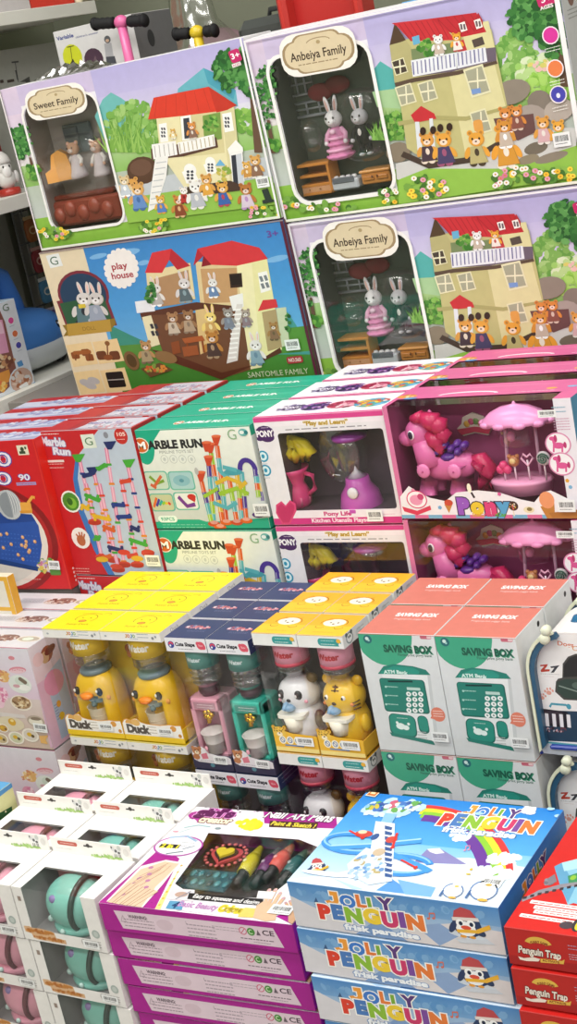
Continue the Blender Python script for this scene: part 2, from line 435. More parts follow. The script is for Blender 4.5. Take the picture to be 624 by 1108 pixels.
DGR = ['#2f6b32', '#3d7a3a', '#4c8a44', '#27592b', '#5b9850']
def tree(A, x, y, rx, ry, tx, ty, bx, by, w=8):
    A.P([(tx-w*.5, ty), (tx+w*.5, ty), (bx+w*.8, by), (bx-w*.8, by)], '#6a5040')
    A.leaves(x, y, rx*.8, ry*.8, DGR, 40, rx*.3); A.leaves(x, y, rx, ry, DGR+['#6aa85c'], 90, rx*.16)
def plaque(A, x, y, w, h, txt, rot):
    A.R(x, y, w*1.06, h*1.10, '#f4f0ea', r=h*.4, rot=rot)
    for k, c in ((1.0, '#a08a68'), (.93, '#d9c9a8')):
        A.R(x, y, w*k, h*.72*k, c, r=h*.3, rot=rot); A.R(x, y, w*.68*k, h*k, c, r=h*.22, rot=rot)
    A.arc(x, y-h*.27, w*.16, h*.09, 180, 360, h*.025, '#a08a68'); A.E(x, y-h*.25, h*.05, h*.05, '#b09a70')
    A.T(txt, x, y+h*.03, h*.22, '#3a2a20', w=w*.78, b=.015, rot=rot)
    A.greek(x, y+h*.26, w*.55, h*.06, 1, '#9a8666', rot)
def open_carton(mb, W, H, D, col, inner, win, dep, rnd=.025, frame_col='#f2f0ec', fw=.006, sides=None):
    """carton whose front has a rounded window; win in metres (x0,z0,x1,z1); tray of depth dep behind it"""
    x0, z0, x1, z1 = win
    mb.box(0, W, dep+.004, D, 0, H, col, sides=sides)
    # walls round the front part
    mb.quad((0, 0, H), (W, 0, H), (W, dep+.005, H), (0, dep+.005, H), (sides or {}).get('z+', col))
    mb.quad((W, 0, 0), (W, dep+.005, 0), (W, dep+.005, H), (W, 0, H), (sides or {}).get('x+', col))
    mb.quad((0, 0, 0), (0, 0, H), (0, dep+.005, H), (0, dep+.005, 0), col)
    mb.quad((0, 0, 0), (0, dep+.005, 0), (W, dep+.005, 0), (W, 0, 0), col)
    hole = rrect(x0, z0, x1, z1, rnd)
    mb.holed([(0, 0), (W, 0), (W, H), (0, H)], [hole], (0, 0, 0), (1, 0, 0), (0, 0, 1), frame_col)
    # tray
    e = .004
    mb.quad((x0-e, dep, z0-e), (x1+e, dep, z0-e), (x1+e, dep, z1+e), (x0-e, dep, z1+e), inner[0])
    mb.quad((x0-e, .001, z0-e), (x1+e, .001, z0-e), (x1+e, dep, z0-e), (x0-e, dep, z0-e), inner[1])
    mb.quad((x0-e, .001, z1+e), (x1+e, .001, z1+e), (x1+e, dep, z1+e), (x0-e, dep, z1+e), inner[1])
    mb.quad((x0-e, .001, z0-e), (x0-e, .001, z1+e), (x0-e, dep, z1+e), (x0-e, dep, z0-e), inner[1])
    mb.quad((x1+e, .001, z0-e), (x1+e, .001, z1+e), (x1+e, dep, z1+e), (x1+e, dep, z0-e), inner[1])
    return hole
def win_frame(mb, x0, z0, x1, z1, r, w, col, y=-.006):
    mb.holed(rrect(x0-w, z0-w, x1+w, z1+w, r+w), [rrect(x0, z0, x1, z1, r)], (0, y, 0), (1, 0, 0), (0, 0, 1), col)
def pane(parent, win, r, y=.0008, mat='clear', label='clear plastic window'):
    mb = MB(); p = rrect(win[0]-.002, win[1]-.002, win[2]+.002, win[3]+.002, r)
    mb.prism(p, (0, y, 0), (1, 0, 0), (0, 0, 1), (0, -1, 0), .0004, '#ffffff', mat); return mb.build('window', parent, label)
def doll(mb, x, y, z, h, fur, cloth, ears='rabbit', dress=True, trim='#f4f0ea'):
    """flocked animal doll standing at (x,y,z) facing the front"""
    r = h*.16
    if dress: mb.lathe([(h*.05, .60*h), (h*.11, .52*h), (h*.13, .40*h), (h*.22, .1*h), (h*.23, .04*h), (h*.2, 0)], (x, y, z), 16, cloth, 'matte')
    else:
        mb.lathe([(h*.05, .6*h), (h*.13, .53*h), (h*.145, .38*h), (h*.13, .22*h)], (x, y, z), 14, cloth, 'matte')
        for s in (-1, 1): mb.tube([(x+s*.07*h, y, z+.25*h), (x+s*.08*h, y, z+.04*h)], [.07*h, .06*h], cloth, 8, 'matte'); mb.ell((x+s*.085*h, y-.03*h, z+.025*h), (.06*h, .085*h, .035*h), fur, 8, 6, None, 'matte')
        mb.ell((x, y-.115*h, z+.44*h), (.05*h, .035*h, .09*h), trim, 8, 6, None, 'matte')
    for s in (-1, 1):
        mb.tube([(x+s*.1*h, y, z+.54*h), (x+s*.19*h, y-.02*h, z+.44*h), (x+s*.2*h, y-.08*h, z+.34*h)], [.05*h, .048*h, .045*h], cloth if not dress else trim, 8, 'matte')
        mb.ell((x+s*.2*h, y-.09*h, z+.31*h), (.045*h, .045*h, .045*h), fur, 8, 6, None, 'matte')
    mb.ell((x, y-.01*h, z+.72*h), (r*1.05, r*.95, r*.98), fur, 14, 10, None, 'matte')
    mb.ell((x, y-.14*h, z+.685*h), (.075*h, .06*h, .055*h), mixc(fur, '#ffffff', .6), 10, 7, None, 'matte')
    mb.ell((x, y-.198*h, z+.70*h), (.018*h, .012*h, .013*h), '#3a2622', 6, 5)
    for s in (-1, 1):
        mb.ell((x+s*.075*h, y-.148*h, z+.755*h), (.02*h, .014*h, .026*h), '#15100e', 7, 6)
        if ears == 'rabbit':
            R = Matrix.Rotation(s*.16, 3, 'Y')
            mb.ell((x+s*.085*h, y, z+.98*h), (.05*h, .028*h, .16*h), fur, 10, 8, R, 'matte'); mb.ell((x+s*.085*h, y-.02*h, z+.97*h), (.026*h, .014*h, .11*h), '#e3b5ac', 8, 6, R, 'matte')
        else: mb.ell((x+s*.13*h, y, z+.85*h), (.06*h, .035*h, .06*h), fur, 10, 7, None, 'matte'); mb.ell((x+s*.13*h, y-.025*h, z+.85*h), (.032*h, .02*h, .032*h), '#e3b5ac', 8, 6, None, 'matte')
def hutch(mb, x0, x1, y0, y1, z0, z1, col, shelves=2):
    """little toy cupboard, open fronted, with a top shelf back"""
    d = mixc(col, '#3a1d08', .45); t = (x1-x0)*.07
    mb.box(x0, x1, y0, y1, z0, z0+t, col, 'plastic'); mb.box(x0, x0+t, y0, y1, z0, z1, col, 'plastic'); mb.box(x1-t, x1, y0, y1, z0, z1, col, 'plastic')
    mb.box(x0, x1, y1-t*.5, y1, z0, z1, d, 'plastic'); mb.box(x0-t*.4, x1+t*.4, y0-t*.3, y1, z1, z1+t, col, 'plastic')
    for i in range(1, shelves+1):
        z = z0+(z1-z0)*i/(shelves+1); mb.box(x0+t, x1-t, y0+.001, y1, z-t/2, z+t/2, col, 'plastic')
    mb.box(x0+t, x1-t, y0+.001, y0+.003, z0+t, z0+(z1-z0)*.28, mixc(col, '#ffffff', .15), 'plastic')
    for s in (.35, .65): mb.ell((x0+(x1-x0)*s, y0, z0+(z1-z0)*.2), (t*.3, t*.3, t*.3), d, 7, 5)
# ================================================================ Sweet Family carton
def make_sweet():
    W, H, D = dims('sweet'); M = base('sweet')
    r = root('dollhouse_set_box', M, 'dollhouse box lettered Sweet Family, red-roofed house with balcony, above the blue playhouse box', 'toy box', 'dollhouse boxes at the back')
    mb = MB(); cr = (0, 0, 2.0); A0 = Art(MB(), M, (0, 0, H), (1, 0, 0), (0, 0, -1), (0, -1, 0), W, H).crop(*cr)
    ul, vt = A0.uv(44, 218); ur, vb = A0.uv(270, 484)
    ul2 = A0.uv(118, 495)[0]; ul = (ul+ul2)/2; ur = (A0.uv(205, 205)[0]+A0.uv(272, 470)[0])/2; vb = A0.uv(195, 490)[1]; vt = A0.uv(125, 215)[1]
    win = (ul, H-vb, ur, H-vt); ru = .028
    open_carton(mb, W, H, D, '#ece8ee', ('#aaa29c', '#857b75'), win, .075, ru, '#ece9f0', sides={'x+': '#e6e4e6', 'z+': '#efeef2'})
    A = front(mb, M, W, H).crop(*cr); family_scene(A, W, H, (ul/W-.004, vt/H-.004, ur/W+.004, vb/H+.004))
    A.crop(*cr)
    A.P([(205, 252), (222, 215), (240, 200), (262, 212), (300, 240), (330, 280), (320, 300), (225, 300)], '#6fb7b4')
    A.P([(385, 192), (440, 147), (470, 160), (510, 195), (515, 230), (380, 235)], '#6ab2c0'); A.P([(440, 147), (470, 160), (510, 195), (505, 215), (450, 180)], '#4f9fb4')
    A.leaves(290, 275, 62, 55, ['#8dbb62', '#79ac50', '#a3c878', '#6a9c44'], 130, 10); A.tuft(285, 330, 110, 120, ['#7fae4e', '#96c060', '#6a9c44'], 60)
    A.leaves(545, 262, 50, 26, ['#7db04e', '#93c05c', '#6aa043'], 60, 9)
    A.leaves(575, 300, 22, 16, ['#86b858', '#6aa043'], 30, 8)
    tree(A, 505, 150, 44, 48, 545, 190, 560, 330, 11); A.leaves(545, 150, 30, 60, DGR, 60, 9)
    tree(A, 45, 308, 26, 42, 66, 340, 75, 372, 5); A.leaves(72, 372, 18, 14, GRN, 22, 7)
    A.P([(250, 400), (600, 335), (612, 400), (590, 425), (280, 470)], '#c2c8cc'); A.P([(262, 430), (600, 380), (608, 440), (280, 482)], '#93bf52')
    A.E(310, 368, 34, 30, '#5a4030', -8); A.E(306, 362, 24, 18, '#6d5040', -8)
    # house
    cream, sh = '#e8dfb2', '#cfc592'
    A.P([(340, 256), (392, 246), (505, 232), (522, 385), (405, 412), (348, 330)], cream)
    A.P([(480, 235), (508, 228), (524, 388), (500, 396)], '#d8cfa0'); A.P([(390, 250), (480, 236), (488, 330), (398, 340)], '#d6cb98')
    A.P([(322, 258), (334, 211), (453, 187), (514, 227), (492, 238), (400, 250)], '#d8402e'); A.P([(453, 187), (514, 227), (492, 238), (470, 243)], '#c2382a')
    for i in range(6): A.L([(342+i*20, 210-i*3.6), (336+i*24, 254-i*3.5)], 1.2, '#bf3628')
    A.P([(345, 268), (362, 265), (366, 305), (349, 308)], '#f5f4f0'); A.P([(392, 252), (414, 248), (420, 300), (396, 304)], '#f5f4f0'); A.P([(398, 256), (411, 254), (415, 298), (401, 300)], '#3d4048')
    A.P([(482, 246), (502, 242), (508, 282), (488, 286)], '#f5f4f0')
    for (x, y, w, h) in ((355, 286, 11, 26), (493, 264, 12, 28), (413, 378, 18, 24), (457, 362, 15, 22)):
        if y > 300: A.E(x, y-10, w*.75, h*.62, '#f5f4f0'); A.R(x, y+2, w*1.5, h*1.15, '#f5f4f0', rot=-9)
        for i in (-1, 1):
            for j in (-1, 0, 1): A.R(x+i*w*.24, y+j*h*.3, w*.32, h*.22, '#3d4048', rot=-9)
    A.P([(440, 250), (478, 242), (482, 300), (444, 306)], '#7a9a4c'); A.leaves(458, 268, 16, 20, GRN, 20, 5)
    A.P([(328, 322), (470, 296), (474, 318), (398, 338), (330, 345)], '#5c4034')
    A.P([(330, 312), (382, 304), (386, 334), (334, 344)], '#f3f1ee'); A.P([(386, 308), (465, 290), (468, 315), (390, 333)], '#f3f1ee')
    for i in range(9): A.L([(390+i*9, 310-i*2), (393+i*9, 330-i*2)], 2, '#b9a986')
    for i in range(5): A.L([(336+i*10, 315-i*1.5), (339+i*10, 341-i*1.5)], 2, '#b8b4b0')
    A.P([(338, 340), (366, 336), (362, 380), (340, 448), (322, 458)], '#efeeea')
    for i in range(8): A.L([(340-i*2, 352+i*13), (362-i*2.4, 349+i*13)], 2, '#c2c4c6')
    A.P([(494, 322), (512, 302), (527, 318), (528, 328), (498, 334)], '#f5f4f0'); A.P([(498, 330), (526, 324), (531, 392), (506, 400)], '#f0efec'); A.P([(502, 336), (512, 334), (518, 404), (508, 408)], '#343842')
    A.P([(512, 334), (524, 331), (530, 400), (518, 404)], '#c9ced6')
    A.leaves(487, 378, 16, 20, ['#c9b95a', '#a8b04a', '#88a84a'], 20, 5); A.P([(468, 358), (478, 344), (490, 358)], '#6fb0d8')
    A.P([(398, 405), (500, 390), (530, 402), (520, 412), (410, 425)], '#4c3a30')
    for x, y, h, f, c, c2 in ((292, 440, 62, '#d9a054', '#7aa0d0', '#e8e4da'), (304, 455, 66, '#dca860', '#6a90c8', '#4a70a8'), (274, 425, 50, '#e0c89a', '#c9d2da', '#fff'), (352, 462, 44, '#e0b050', '#5a80c0', '#e0a040'),
        (392, 470, 54, '#c98440', '#8a4a30', '#d8b080'), (402, 440, 40, '#f0ece6', '#b83a34', '#7a2a2a'), (430, 452, 70, '#eceae6', '#b9bcc4', '#e6e4e0'), (452, 425, 54, '#d9a054', '#e0a648', '#f4ecd8'),
        (487, 446, 58, '#e0a850', '#3f66ac', '#b84a5a'), (538, 452, 62, '#b8763a', '#d8c8d8', '#b890c0'), (538, 385, 40, '#e0b058', '#c89048', '#e8dcc0'), (558, 384, 54, '#d8a458', '#8c6a54', '#e8e2d8'), (378, 300, 24, '#dcb05c', '#e8dcb0', '#fff'), (420, 300, 40, '#d8904a', '#8a6a5a', '#e0d8cc')):
        A.fig(x, y, h, f, c, cloth2=c2, rot=-6)
    A.flowers(335, 488, 30, 14, 12, 6); A.flowers(575, 462, 34, 18, 16, 6); A.flowers(115, 505, 45, 12, 18, 6)
    A.flowers(40, 500, 40, 14, 10, 6); A.R(580, 420, 14, 26, '#2f3a34', rot=-8); A.P([(570, 432), (590, 428), (600, 434), (572, 440)], '#2f3a34')
    A.R(512, 120, 24, 28, '#c22a68', r=5, rot=-10); A.T('3+', 512, 119, 12, '#fff', w=18, b=.02, rot=-8); A.R(515, 139, 20, 8, '#e9e6e4', rot=-8); A.T('AGES', 515, 139, 5, '#c22a68', w=17, rot=-8)
    # white edges and window surround
    A.k += 2
    A.F(.992, 0, 1, 1, '#f0eff0'); A.F(0, 0, .006, 1, '#efe8ec'); A.F(0, .985, 1, 1, '#e9ecdf')
    win_frame(mb, *win, ru, .006, '#f3f1ee', -.0045)
    A.k += 200; plaque(A, 125, 219, 124, 62, 'Sweet Family', 1); 
    mb.build('carton', r)
    sticker(r, M, (0, -.004, H), (1, 0, 0), (0, 0, -1), (0, -1, 0), cr, 568, 394, 27, 24, 0)
    pane(r, win, ru)
    L = Lc(M, *cr)
    b = MB()
    for x, y, f, c in ((172, 384, '#c98a52', '#b9aab0'), (222, 380, '#d0905a', '#c8b8ba')):
        p = L(x+2, y, .045); doll(b, p.x, .045, p.z, .090, mixc(f, '#ffffff', .15), mixc(c, '#ffffff', .3), 'bear')
    b.build('doll', r, 'two bear dolls in pale dresses')
    b = MB(); p = L(128, 380, .03)                                   # orange chair
    b.T = Matrix.Translation((p.x, .034, p.z)) @ Matrix.Rotation(.5, 4, 'Z')
    b.prism([(-.028, 0), (.03, 0), (.032, .03), (.028, .055), (.012, .068), (-.006, .06), (-.014, .03), (-.028, .024)], (0, -.02, -.012), (1, 0, 0), (0, 0, 1), (0, 1, 0), .036, '#f0a83e')
    b.build('toy_chair', r, 'orange toy chair')
    b = MB(); p = L(118, 488, .03); q = L(262, 425, .03)            # reddish tray of parts
    b.box(p.x, q.x, .022, .07, win[1]+.004, q.z+.01, '#8c4232', 'plastic', .006); 
    for k in range(5): b.ell((p.x+.03+k*.035, .022, win[1]+.03+.012*(k % 2)), (.016, .01, .018), '#9c4c3a')
    b.box(p.x+.01, q.x-.02, .03, .06, q.z+.01, q.z+.022, '#7a3626', 'plastic', .004)
    b.build('toy_furniture', r, 'rust brown toy furniture')
    b = MB(); p = L(175, 300, .06); b.box(p.x-.05, p.x+.03, .062, .072, p.z-.03, p.z+.035, '#55646a', 'plastic', .003); b.box(p.x-.045, p.x-.005, .058, .064, p.z-.025, p.z+.03, '#48525a', 'plastic', .003); b.build('toy_cupboard', r, 'grey toy cupboard')
    b = MB(); p0 = L(70, 330, .02); b.ell((p0.x+.11, .045, p0.z-.05), (.085, .032, .075), '#fff', 16, 10, None, 'shell', .6); b.build('blister', r, 'clear moulded blister tray')
    return r
sweet = make_sweet()
# ================================================================ Anbeiya Family carton (two)
def make_anb():
    W, H, D = dims('anb'); M = base('anb'); cr = (280, 0, 624/344)
    r = root('dollhouse_set_box', M, 'dollhouse box lettered Anbeiya Family, the upper one of the two, beside the Sweet Family box', 'toy box', 'dollhouse boxes at the back')
    mb = MB(); A0 = Art(MB(), M, (0, 0, H), (1, 0, 0), (0, 0, -1), (0, -1, 0), W, H).crop(*cr)
    ul = (A0.uv(22, 122)[0]+A0.uv(76, 396)[0])/2; ur = (A0.uv(214, 90)[0]+A0.uv(267, 365)[0])/2
    vt = A0.uv(118, 98)[1]; vb = A0.uv(172, 385)[1]; win = (ul, H-vb, ur, H-vt); ru = .03
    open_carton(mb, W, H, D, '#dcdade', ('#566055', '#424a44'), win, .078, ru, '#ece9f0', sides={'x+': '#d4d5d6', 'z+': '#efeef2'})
    A = front(mb, M, W, H).crop(*cr); family_scene(A, W, H, (ul/W-.004, vt/H-.004, ur/W+.004, vb/H+.004)); A.crop(*cr)
    A.P([(222, 140), (238, 120), (300, 160), (300, 190), (228, 190)], '#58b0ac'); A.P([(222, 180), (300, 170), (300, 215), (232, 210)], '#a9cc9a')
    A.leaves(500, 130, 42, 70, ['#7fb058', '#93c068', '#68a048', '#a8cc80'], 150, 10); A.leaves(555, 140, 50, 30, ['#b9d890', '#d8e6c0', '#9ccc6a'], 60, 11); A.leaves(565, 175, 45, 30, ['#98cc58', '#84bc48', '#aad66c'], 60, 10)
    A.leaves(560, 128, 30, 10, ['#e8c0b8', '#f2dcc0', '#d8d070'], 24, 6)
    A.tuft(255, 275, 60, 70, ['#5f8f3c', '#74a64c', '#88b65c'], 50); A.leaves(265, 245, 24, 28, GRN, 40, 6)
    tree(A, 540, 35, 50, 48, 590, 60, 602, 170, 12); A.leaves(580, 40, 40, 70, DGR, 90, 10)
    tree(A, 14, 190, 22, 70, 20, 235, 30, 300, 6); A.leaves(30, 285, 14, 14, GRN, 20, 6)
    A.P([(270, 320), (600, 250), (624, 250), (624, 325), (300, 372), (272, 350)], '#cfcfcc'); A.P([(275, 352), (330, 330), (480, 330), (624, 285), (640, 345), (276, 400)], '#93c250')
    for x, y, rx, ry, c in ((497, 180, 38, 24, '#8f8578'), (552, 200, 24, 24, '#857b70'), (532, 235, 36, 30, '#a89c94'), (275, 298, 24, 20, '#8a7e6c'), (590, 215, 30, 22, '#b5aaa0'), (575, 308, 34, 9, '#8e8474'), (545, 290, 24, 12, '#756c5e'), (530, 312, 22, 9, '#91866f')): A.E(x, y, rx, ry, c, -8)
    # house
    cream, olv, dk = '#dcd6a2', '#c2bc82', '#54402e'
    A.P([(262, 82), (365, 62), (445, 42), (458, 58), (500, 262), (420, 310), (335, 318), (292, 290)], olv)
    A.P([(258, 88), (268, 45), (302, 95), (308, 150), (268, 162)], '#b7b07c'); A.P([(258, 88), (268, 44), (290, 78), (280, 82)], dk)
    A.P([(374, 140), (462, 118), (500, 262), (408, 308)], cream); A.P([(400, 50), (452, 40), (470, 120), (412, 132)], cream)
    A.P([(262, 45), (338, 36), (374, 62), (388, 78), (300, 80), (272, 50)], '#c8323a'); A.P([(338, 36), (428, 24), (448, 62), (400, 72), (374, 62)], '#bf2c36')
    for i in range(8): A.L([(276+i*11, 46-i*1.1), (300+i*10.5, 80-i*.7)], 1.4, '#a3262e')
    for i in range(5): A.L([(352+i*16, 36-i*2.2), (386+i*13, 70-i*3)], 1.4, '#a3262e')
    for x, y in ((402, 50), (432, 44)): A.P([(x-9, y-2), (x, y-20), (x+9, y-4), (x+9, y+12), (x-8, y+14)], '#b02a33'); A.R(x, y+2, 13, 18, '#f2efe9', rot=-8); A.R(x-3, y+2, 4, 11, '#6a5a60'); A.R(x+3, y+2, 4, 11, '#6a5a60')
    A.P([(300, 128), (440, 95), (466, 92), (468, 118), (380, 140), (304, 150)], '#6d6170')
    A.P([(300, 96), (388, 82), (392, 130), (306, 148)], '#7a8a60'); A.leaves(330, 95, 16, 16, GRN, 22, 6); A.R(398, 90, 18, 22, '#c83a40', rot=-8); A.R(432, 82, 22, 16, '#554a44', rot=-8); A.P([(302, 72), (316, 68), (318, 84), (305, 88)], '#6ab0d4')
    A.P([(300, 118), (388, 102), (390, 134), (304, 150)], '#e9ecf2'); A.P([(388, 102), (446, 92), (450, 120), (391, 134)], '#e6e8f0')
    for i in range(18): A.L([(304+i*8, 121-i*1.6), (306+i*8, 146-i*1.6)], 2.6, '#8a8cae' if i % 3 else '#5c5c90')
    A.P([(268, 162), (306, 152), (392, 138), (468, 118), (470, 124), (392, 146), (308, 160), (270, 170)], '#5d4c3e')
    A.P([(274, 238), (345, 226), (408, 228), (492, 206), (492, 212), (408, 236), (345, 234), (276, 246)], '#ada76e')
    for x, y, w, h in ((278, 130, 22, 26), (290, 185, 28, 34), (333, 178, 26, 34), (430, 158, 34, 50), (437, 238, 28, 40)):
        A.R(x, y, w*1.18, h*1.16, '#e6e2bc', rot=-7); A.R(x, y, w, h, '#a8a890' if w > 24 else '#4a4038', rot=-7)
        A.L([(x, y-h/2), (x+2, y+h/2)], 3, '#ece8c8'); A.L([(x-w/2, y+2), (x+w/2, y-2)], 3, '#ece8c8')
    A.R(428, 178, 18, 10, '#7a9ad0'); A.R(432, 246, 18, 24, '#e0a050', r=6)
    A.P([(300, 225), (320, 207), (346, 222), (350, 232), (308, 240)], '#c6333a'); A.P([(308, 238), (316, 238), (324, 300), (314, 304)], '#dfe4ea'); A.P([(336, 232), (343, 231), (348, 290), (340, 294)], '#dfe4ea')
    A.P([(286, 296), (335, 318), (420, 306), (500, 258), (506, 268), (420, 318), (335, 330), (280, 306)], '#4a3c34')
    A.P([(462, 232), (540, 222), (545, 258), (510, 275), (470, 255)], '#6a4a48')
    for x, y, h, f, c, c2 in ((335, 320, 66, '#e0a04c', '#4a3a44', '#e8d8c8'), (368, 325, 74, '#e6a544', '#4c4468', '#a05878'), (432, 325, 76, '#e6a440', '#bdb27a', '#4c4030'), (490, 330, 92, '#e8a23c', '#d89a3c', '#f0e8d8'), (488, 262, 58, '#d88a40', '#a8604a', '#f0ece6'), (510, 255, 54, '#d88a40', '#8a5448', '#d8c0b0'), (487, 290, 62, '#d4923c', '#c8b8a8', '#fff'),
        (562, 282, 60, '#e0a04a', '#d8b0b4', '#e8e0d8'), (592, 286, 56, '#e8a840', '#9ab868', '#88a858'), (356, 108, 44, '#ecebea', '#c8b8a8', '#fff'), (392, 100, 40, '#e8a83c', '#f0e8e0', '#c05050')):
        A.fig(x, y, h, f, c, cloth2=c2, rot=-5)
    for x, y in ((324, 256), (344, 254), (358, 250), (376, 248)): A.E(x, y, 6, 8, '#3a2820', 15)
    A.flowers(330, 368, 40, 20, 20, 8); A.flowers(545, 340, 80, 14, 24, 8); A.flowers(40, 395, 36, 10, 12, 8); A.flowers(255, 385, 18, 14, 8, 7); A.flowers(130, 405, 60, 8, 10, 7); A.flowers(478, 352, 18, 14, 8, 8, ('#d87a98', '#f4f0ea'))
    for x, y, c in ((575, 68, '#d8389c'), (584, 133, '#e8824c'), (590, 184, '#4a48b0')):
        A.E(x, y, 17, 18, '#f2e8ec'); A.E(x, y, 14.5, 15.5, c); A.greek(x+4, y+27, 30, 6, 2, '#f4f4ee', -4)
    A.E(590, 186, 4, 5, '#e8e8f8')
    A.R(566, -2, 36, 24, '#c22a68', r=5, rot=-8); A.T('3+', 566, -4, 12, '#fff', w=20, b=.02, rot=-6); A.T('AGES', 567, 12, 7, '#f4f2ee', w=26, rot=-6, b=.03)
    A.R(10, 52, 22, 26, '#e6e2ea', rot=0); A.T('G', 8, 50, 20, '#8a9a90', w=18, b=.0)
    A.k += 2; A.F(.985, 0, 1, 1, '#f2f1f2'); A.F(0, 0, .008, 1, '#efeef0'); A.F(0, .985, 1, 1, '#eceedd'); A.F(0, 0, 1, .012, '#efecf2')
    win_frame(mb, *win, ru, .0075, '#f4f2ef', -.0055)
    A.k += 330; plaque(A, 120, 100, 142, 78, 'Anbeiya Family', 1)
    S = side(mb, M, W, D, H)
    for v in (.12, .45, .8): S.E(45, v*H*1000, 16, 18, '#8c6a60'); S.greek(45, v*H*1000+30, 50, 14, 3, '#9a9a98')
    mb.build('carton', r)
    sticker(r, M, (0, -.0055, H), (1, 0, 0), (0, 0, -1), (0, -1, 0), cr, 594, 274, 34, 28, 0)
    pane(r, win, ru)
    L = Lc(M, *cr); y = .045
    b = MB(); p = L(163, 310, y); hh = .110; doll(b, p.x, y, p.z, hh, '#ecebec', '#e79cc6', 'rabbit', True, '#f0b4d4')
    for k, (zz, rr) in enumerate(((.06, .235), (.17, .215), (.28, .18), (.38, .15))):
        b.tube([(p.x+hh*rr*(1+.06*math.cos(9*t))*math.cos(t), y+hh*rr*(1+.06*math.cos(9*t))*math.sin(t), p.z+hh*zz) for t in [2*pi*i/36 for i in range(36)]], .0035, '#f2b6d6' if k % 2 else '#e88fc0', 6, 'matte', True)
    b.ell((p.x, y-.016, p.z+.056), (.007, .004, .005), '#f6d0e4', 8, 6, None, 'matte'); b.build('doll', r, 'rabbit doll in a pink dress')
    b = MB(); p = L(213, 303, y); doll(b, p.x, y, p.z, .105, '#dcdce0', '#1c1c20', 'rabbit', False); b.build('doll', r, 'rabbit doll in a black suit')
    b = MB(); p = L(88, 388, y); q = L(143, 318, y); hutch(b, p.x, q.x, y-.018, y+.024, win[1]+.006, q.z, '#d28a3c', 2); b.build('toy_cupboard', r, 'orange toy cupboard')
    b = MB(); p = L(152, 384, y); q = L(200, 345, y)
    b.box(p.x, q.x, y-.016, y+.02, win[1]+.008, q.z, '#cfd6dc', 'plastic', .003); b.box(p.x+.008, q.x-.008, y-.018, y-.014, win[1]+.022, win[1]+.034, '#6a7078', 'plastic', .002)
    for k in range(4): b.lathe([(.006, 0), (.006, .004), (.004, .007)], (p.x+.012+k*(q.x-p.x-.024)/3, y-.005, q.z), 10, '#eef0f2')
    b.build('toy_stove', r, 'white toy stove')
    b = MB(); p = L(214, 374, y); q = L(262, 330, y); b.box(p.x, q.x, y-.016, y+.022, win[1]+.012, q.z, '#d08c42', 'plastic', .002); b.box(p.x-.003, q.x+.003, y-.019, y+.022, q.z, q.z+.006, '#dc9c50', 'plastic', .002)
    xm = (p.x+q.x)/2
    for s in (-1, 1): b.box(min(xm+s*.003, xm+s*.028), max(xm+s*.003, xm+s*.028), y-.019, y-.015, win[1]+.02, q.z-.006, '#c27e36', 'plastic', .001); b.ell((xm+s*.006, y-.02, (win[1]+q.z)/2+.01), (.002, .002, .003), '#6a3a14', 6, 5)
    b.build('toy_cabinet', r, 'orange toy cabinet with two doors')
    b = MB(); yy = .072
    for x0, x1, y0, y1 in ((62, 100, 140, 190), (72, 140, 192, 232)):
        p = L(x0, y1, yy); q = L(x1, y0, yy)
        b.tube([(p.x, yy, p.z), (q.x, yy, p.z), (q.x, yy, q.z), (p.x, yy, q.z)], .0035, '#8a8f92', 6, 'plastic', True)
        for f in (.35, .68): b.tube([(p.x+(q.x-p.x)*f, yy, p.z), (p.x+(q.x-p.x)*f, yy, q.z)], .0022, '#8a8f92', 6)
        b.tube([(p.x, yy, (p.z+q.z)/2), (q.x, yy, (p.z+q.z)/2)], .0022, '#8a8f92', 6)
    b.build('toy_shelf_rack', r, 'grey toy plate rack')
    b = MB()
    for x, yv in ((122, 180), (155, 165)): p = L(x, yv, yy); b.ell((p.x, yy-.004, p.z), (.03, .008, .018), '#7a2a2e', 12, 8, None, 'matte')
    b.build('toy_rug', r, 'dark red toy accessories')
    b = MB(); p = L(98, 268, .04); b.ell((p.x, .05, p.z), (.03, .026, .034), '#fff', 16, 10, None, 'shell'); p = L(200, 235, .03)
    b.ell((p.x-.01, .05, p.z-.01), (.06, .034, .075), '#fff', 18, 10, None, 'shell', .7); b.build('blister', r, 'clear moulded blister tray')
    return r
anb = make_anb()
Ma = base('anb', 1); 
Ma = Ma @ Matrix.Translation((.004, 0, -.003))
dup(anb, Ma, 'dollhouse box lettered Anbeiya Family, the lower one, directly behind the pink pony boxes')
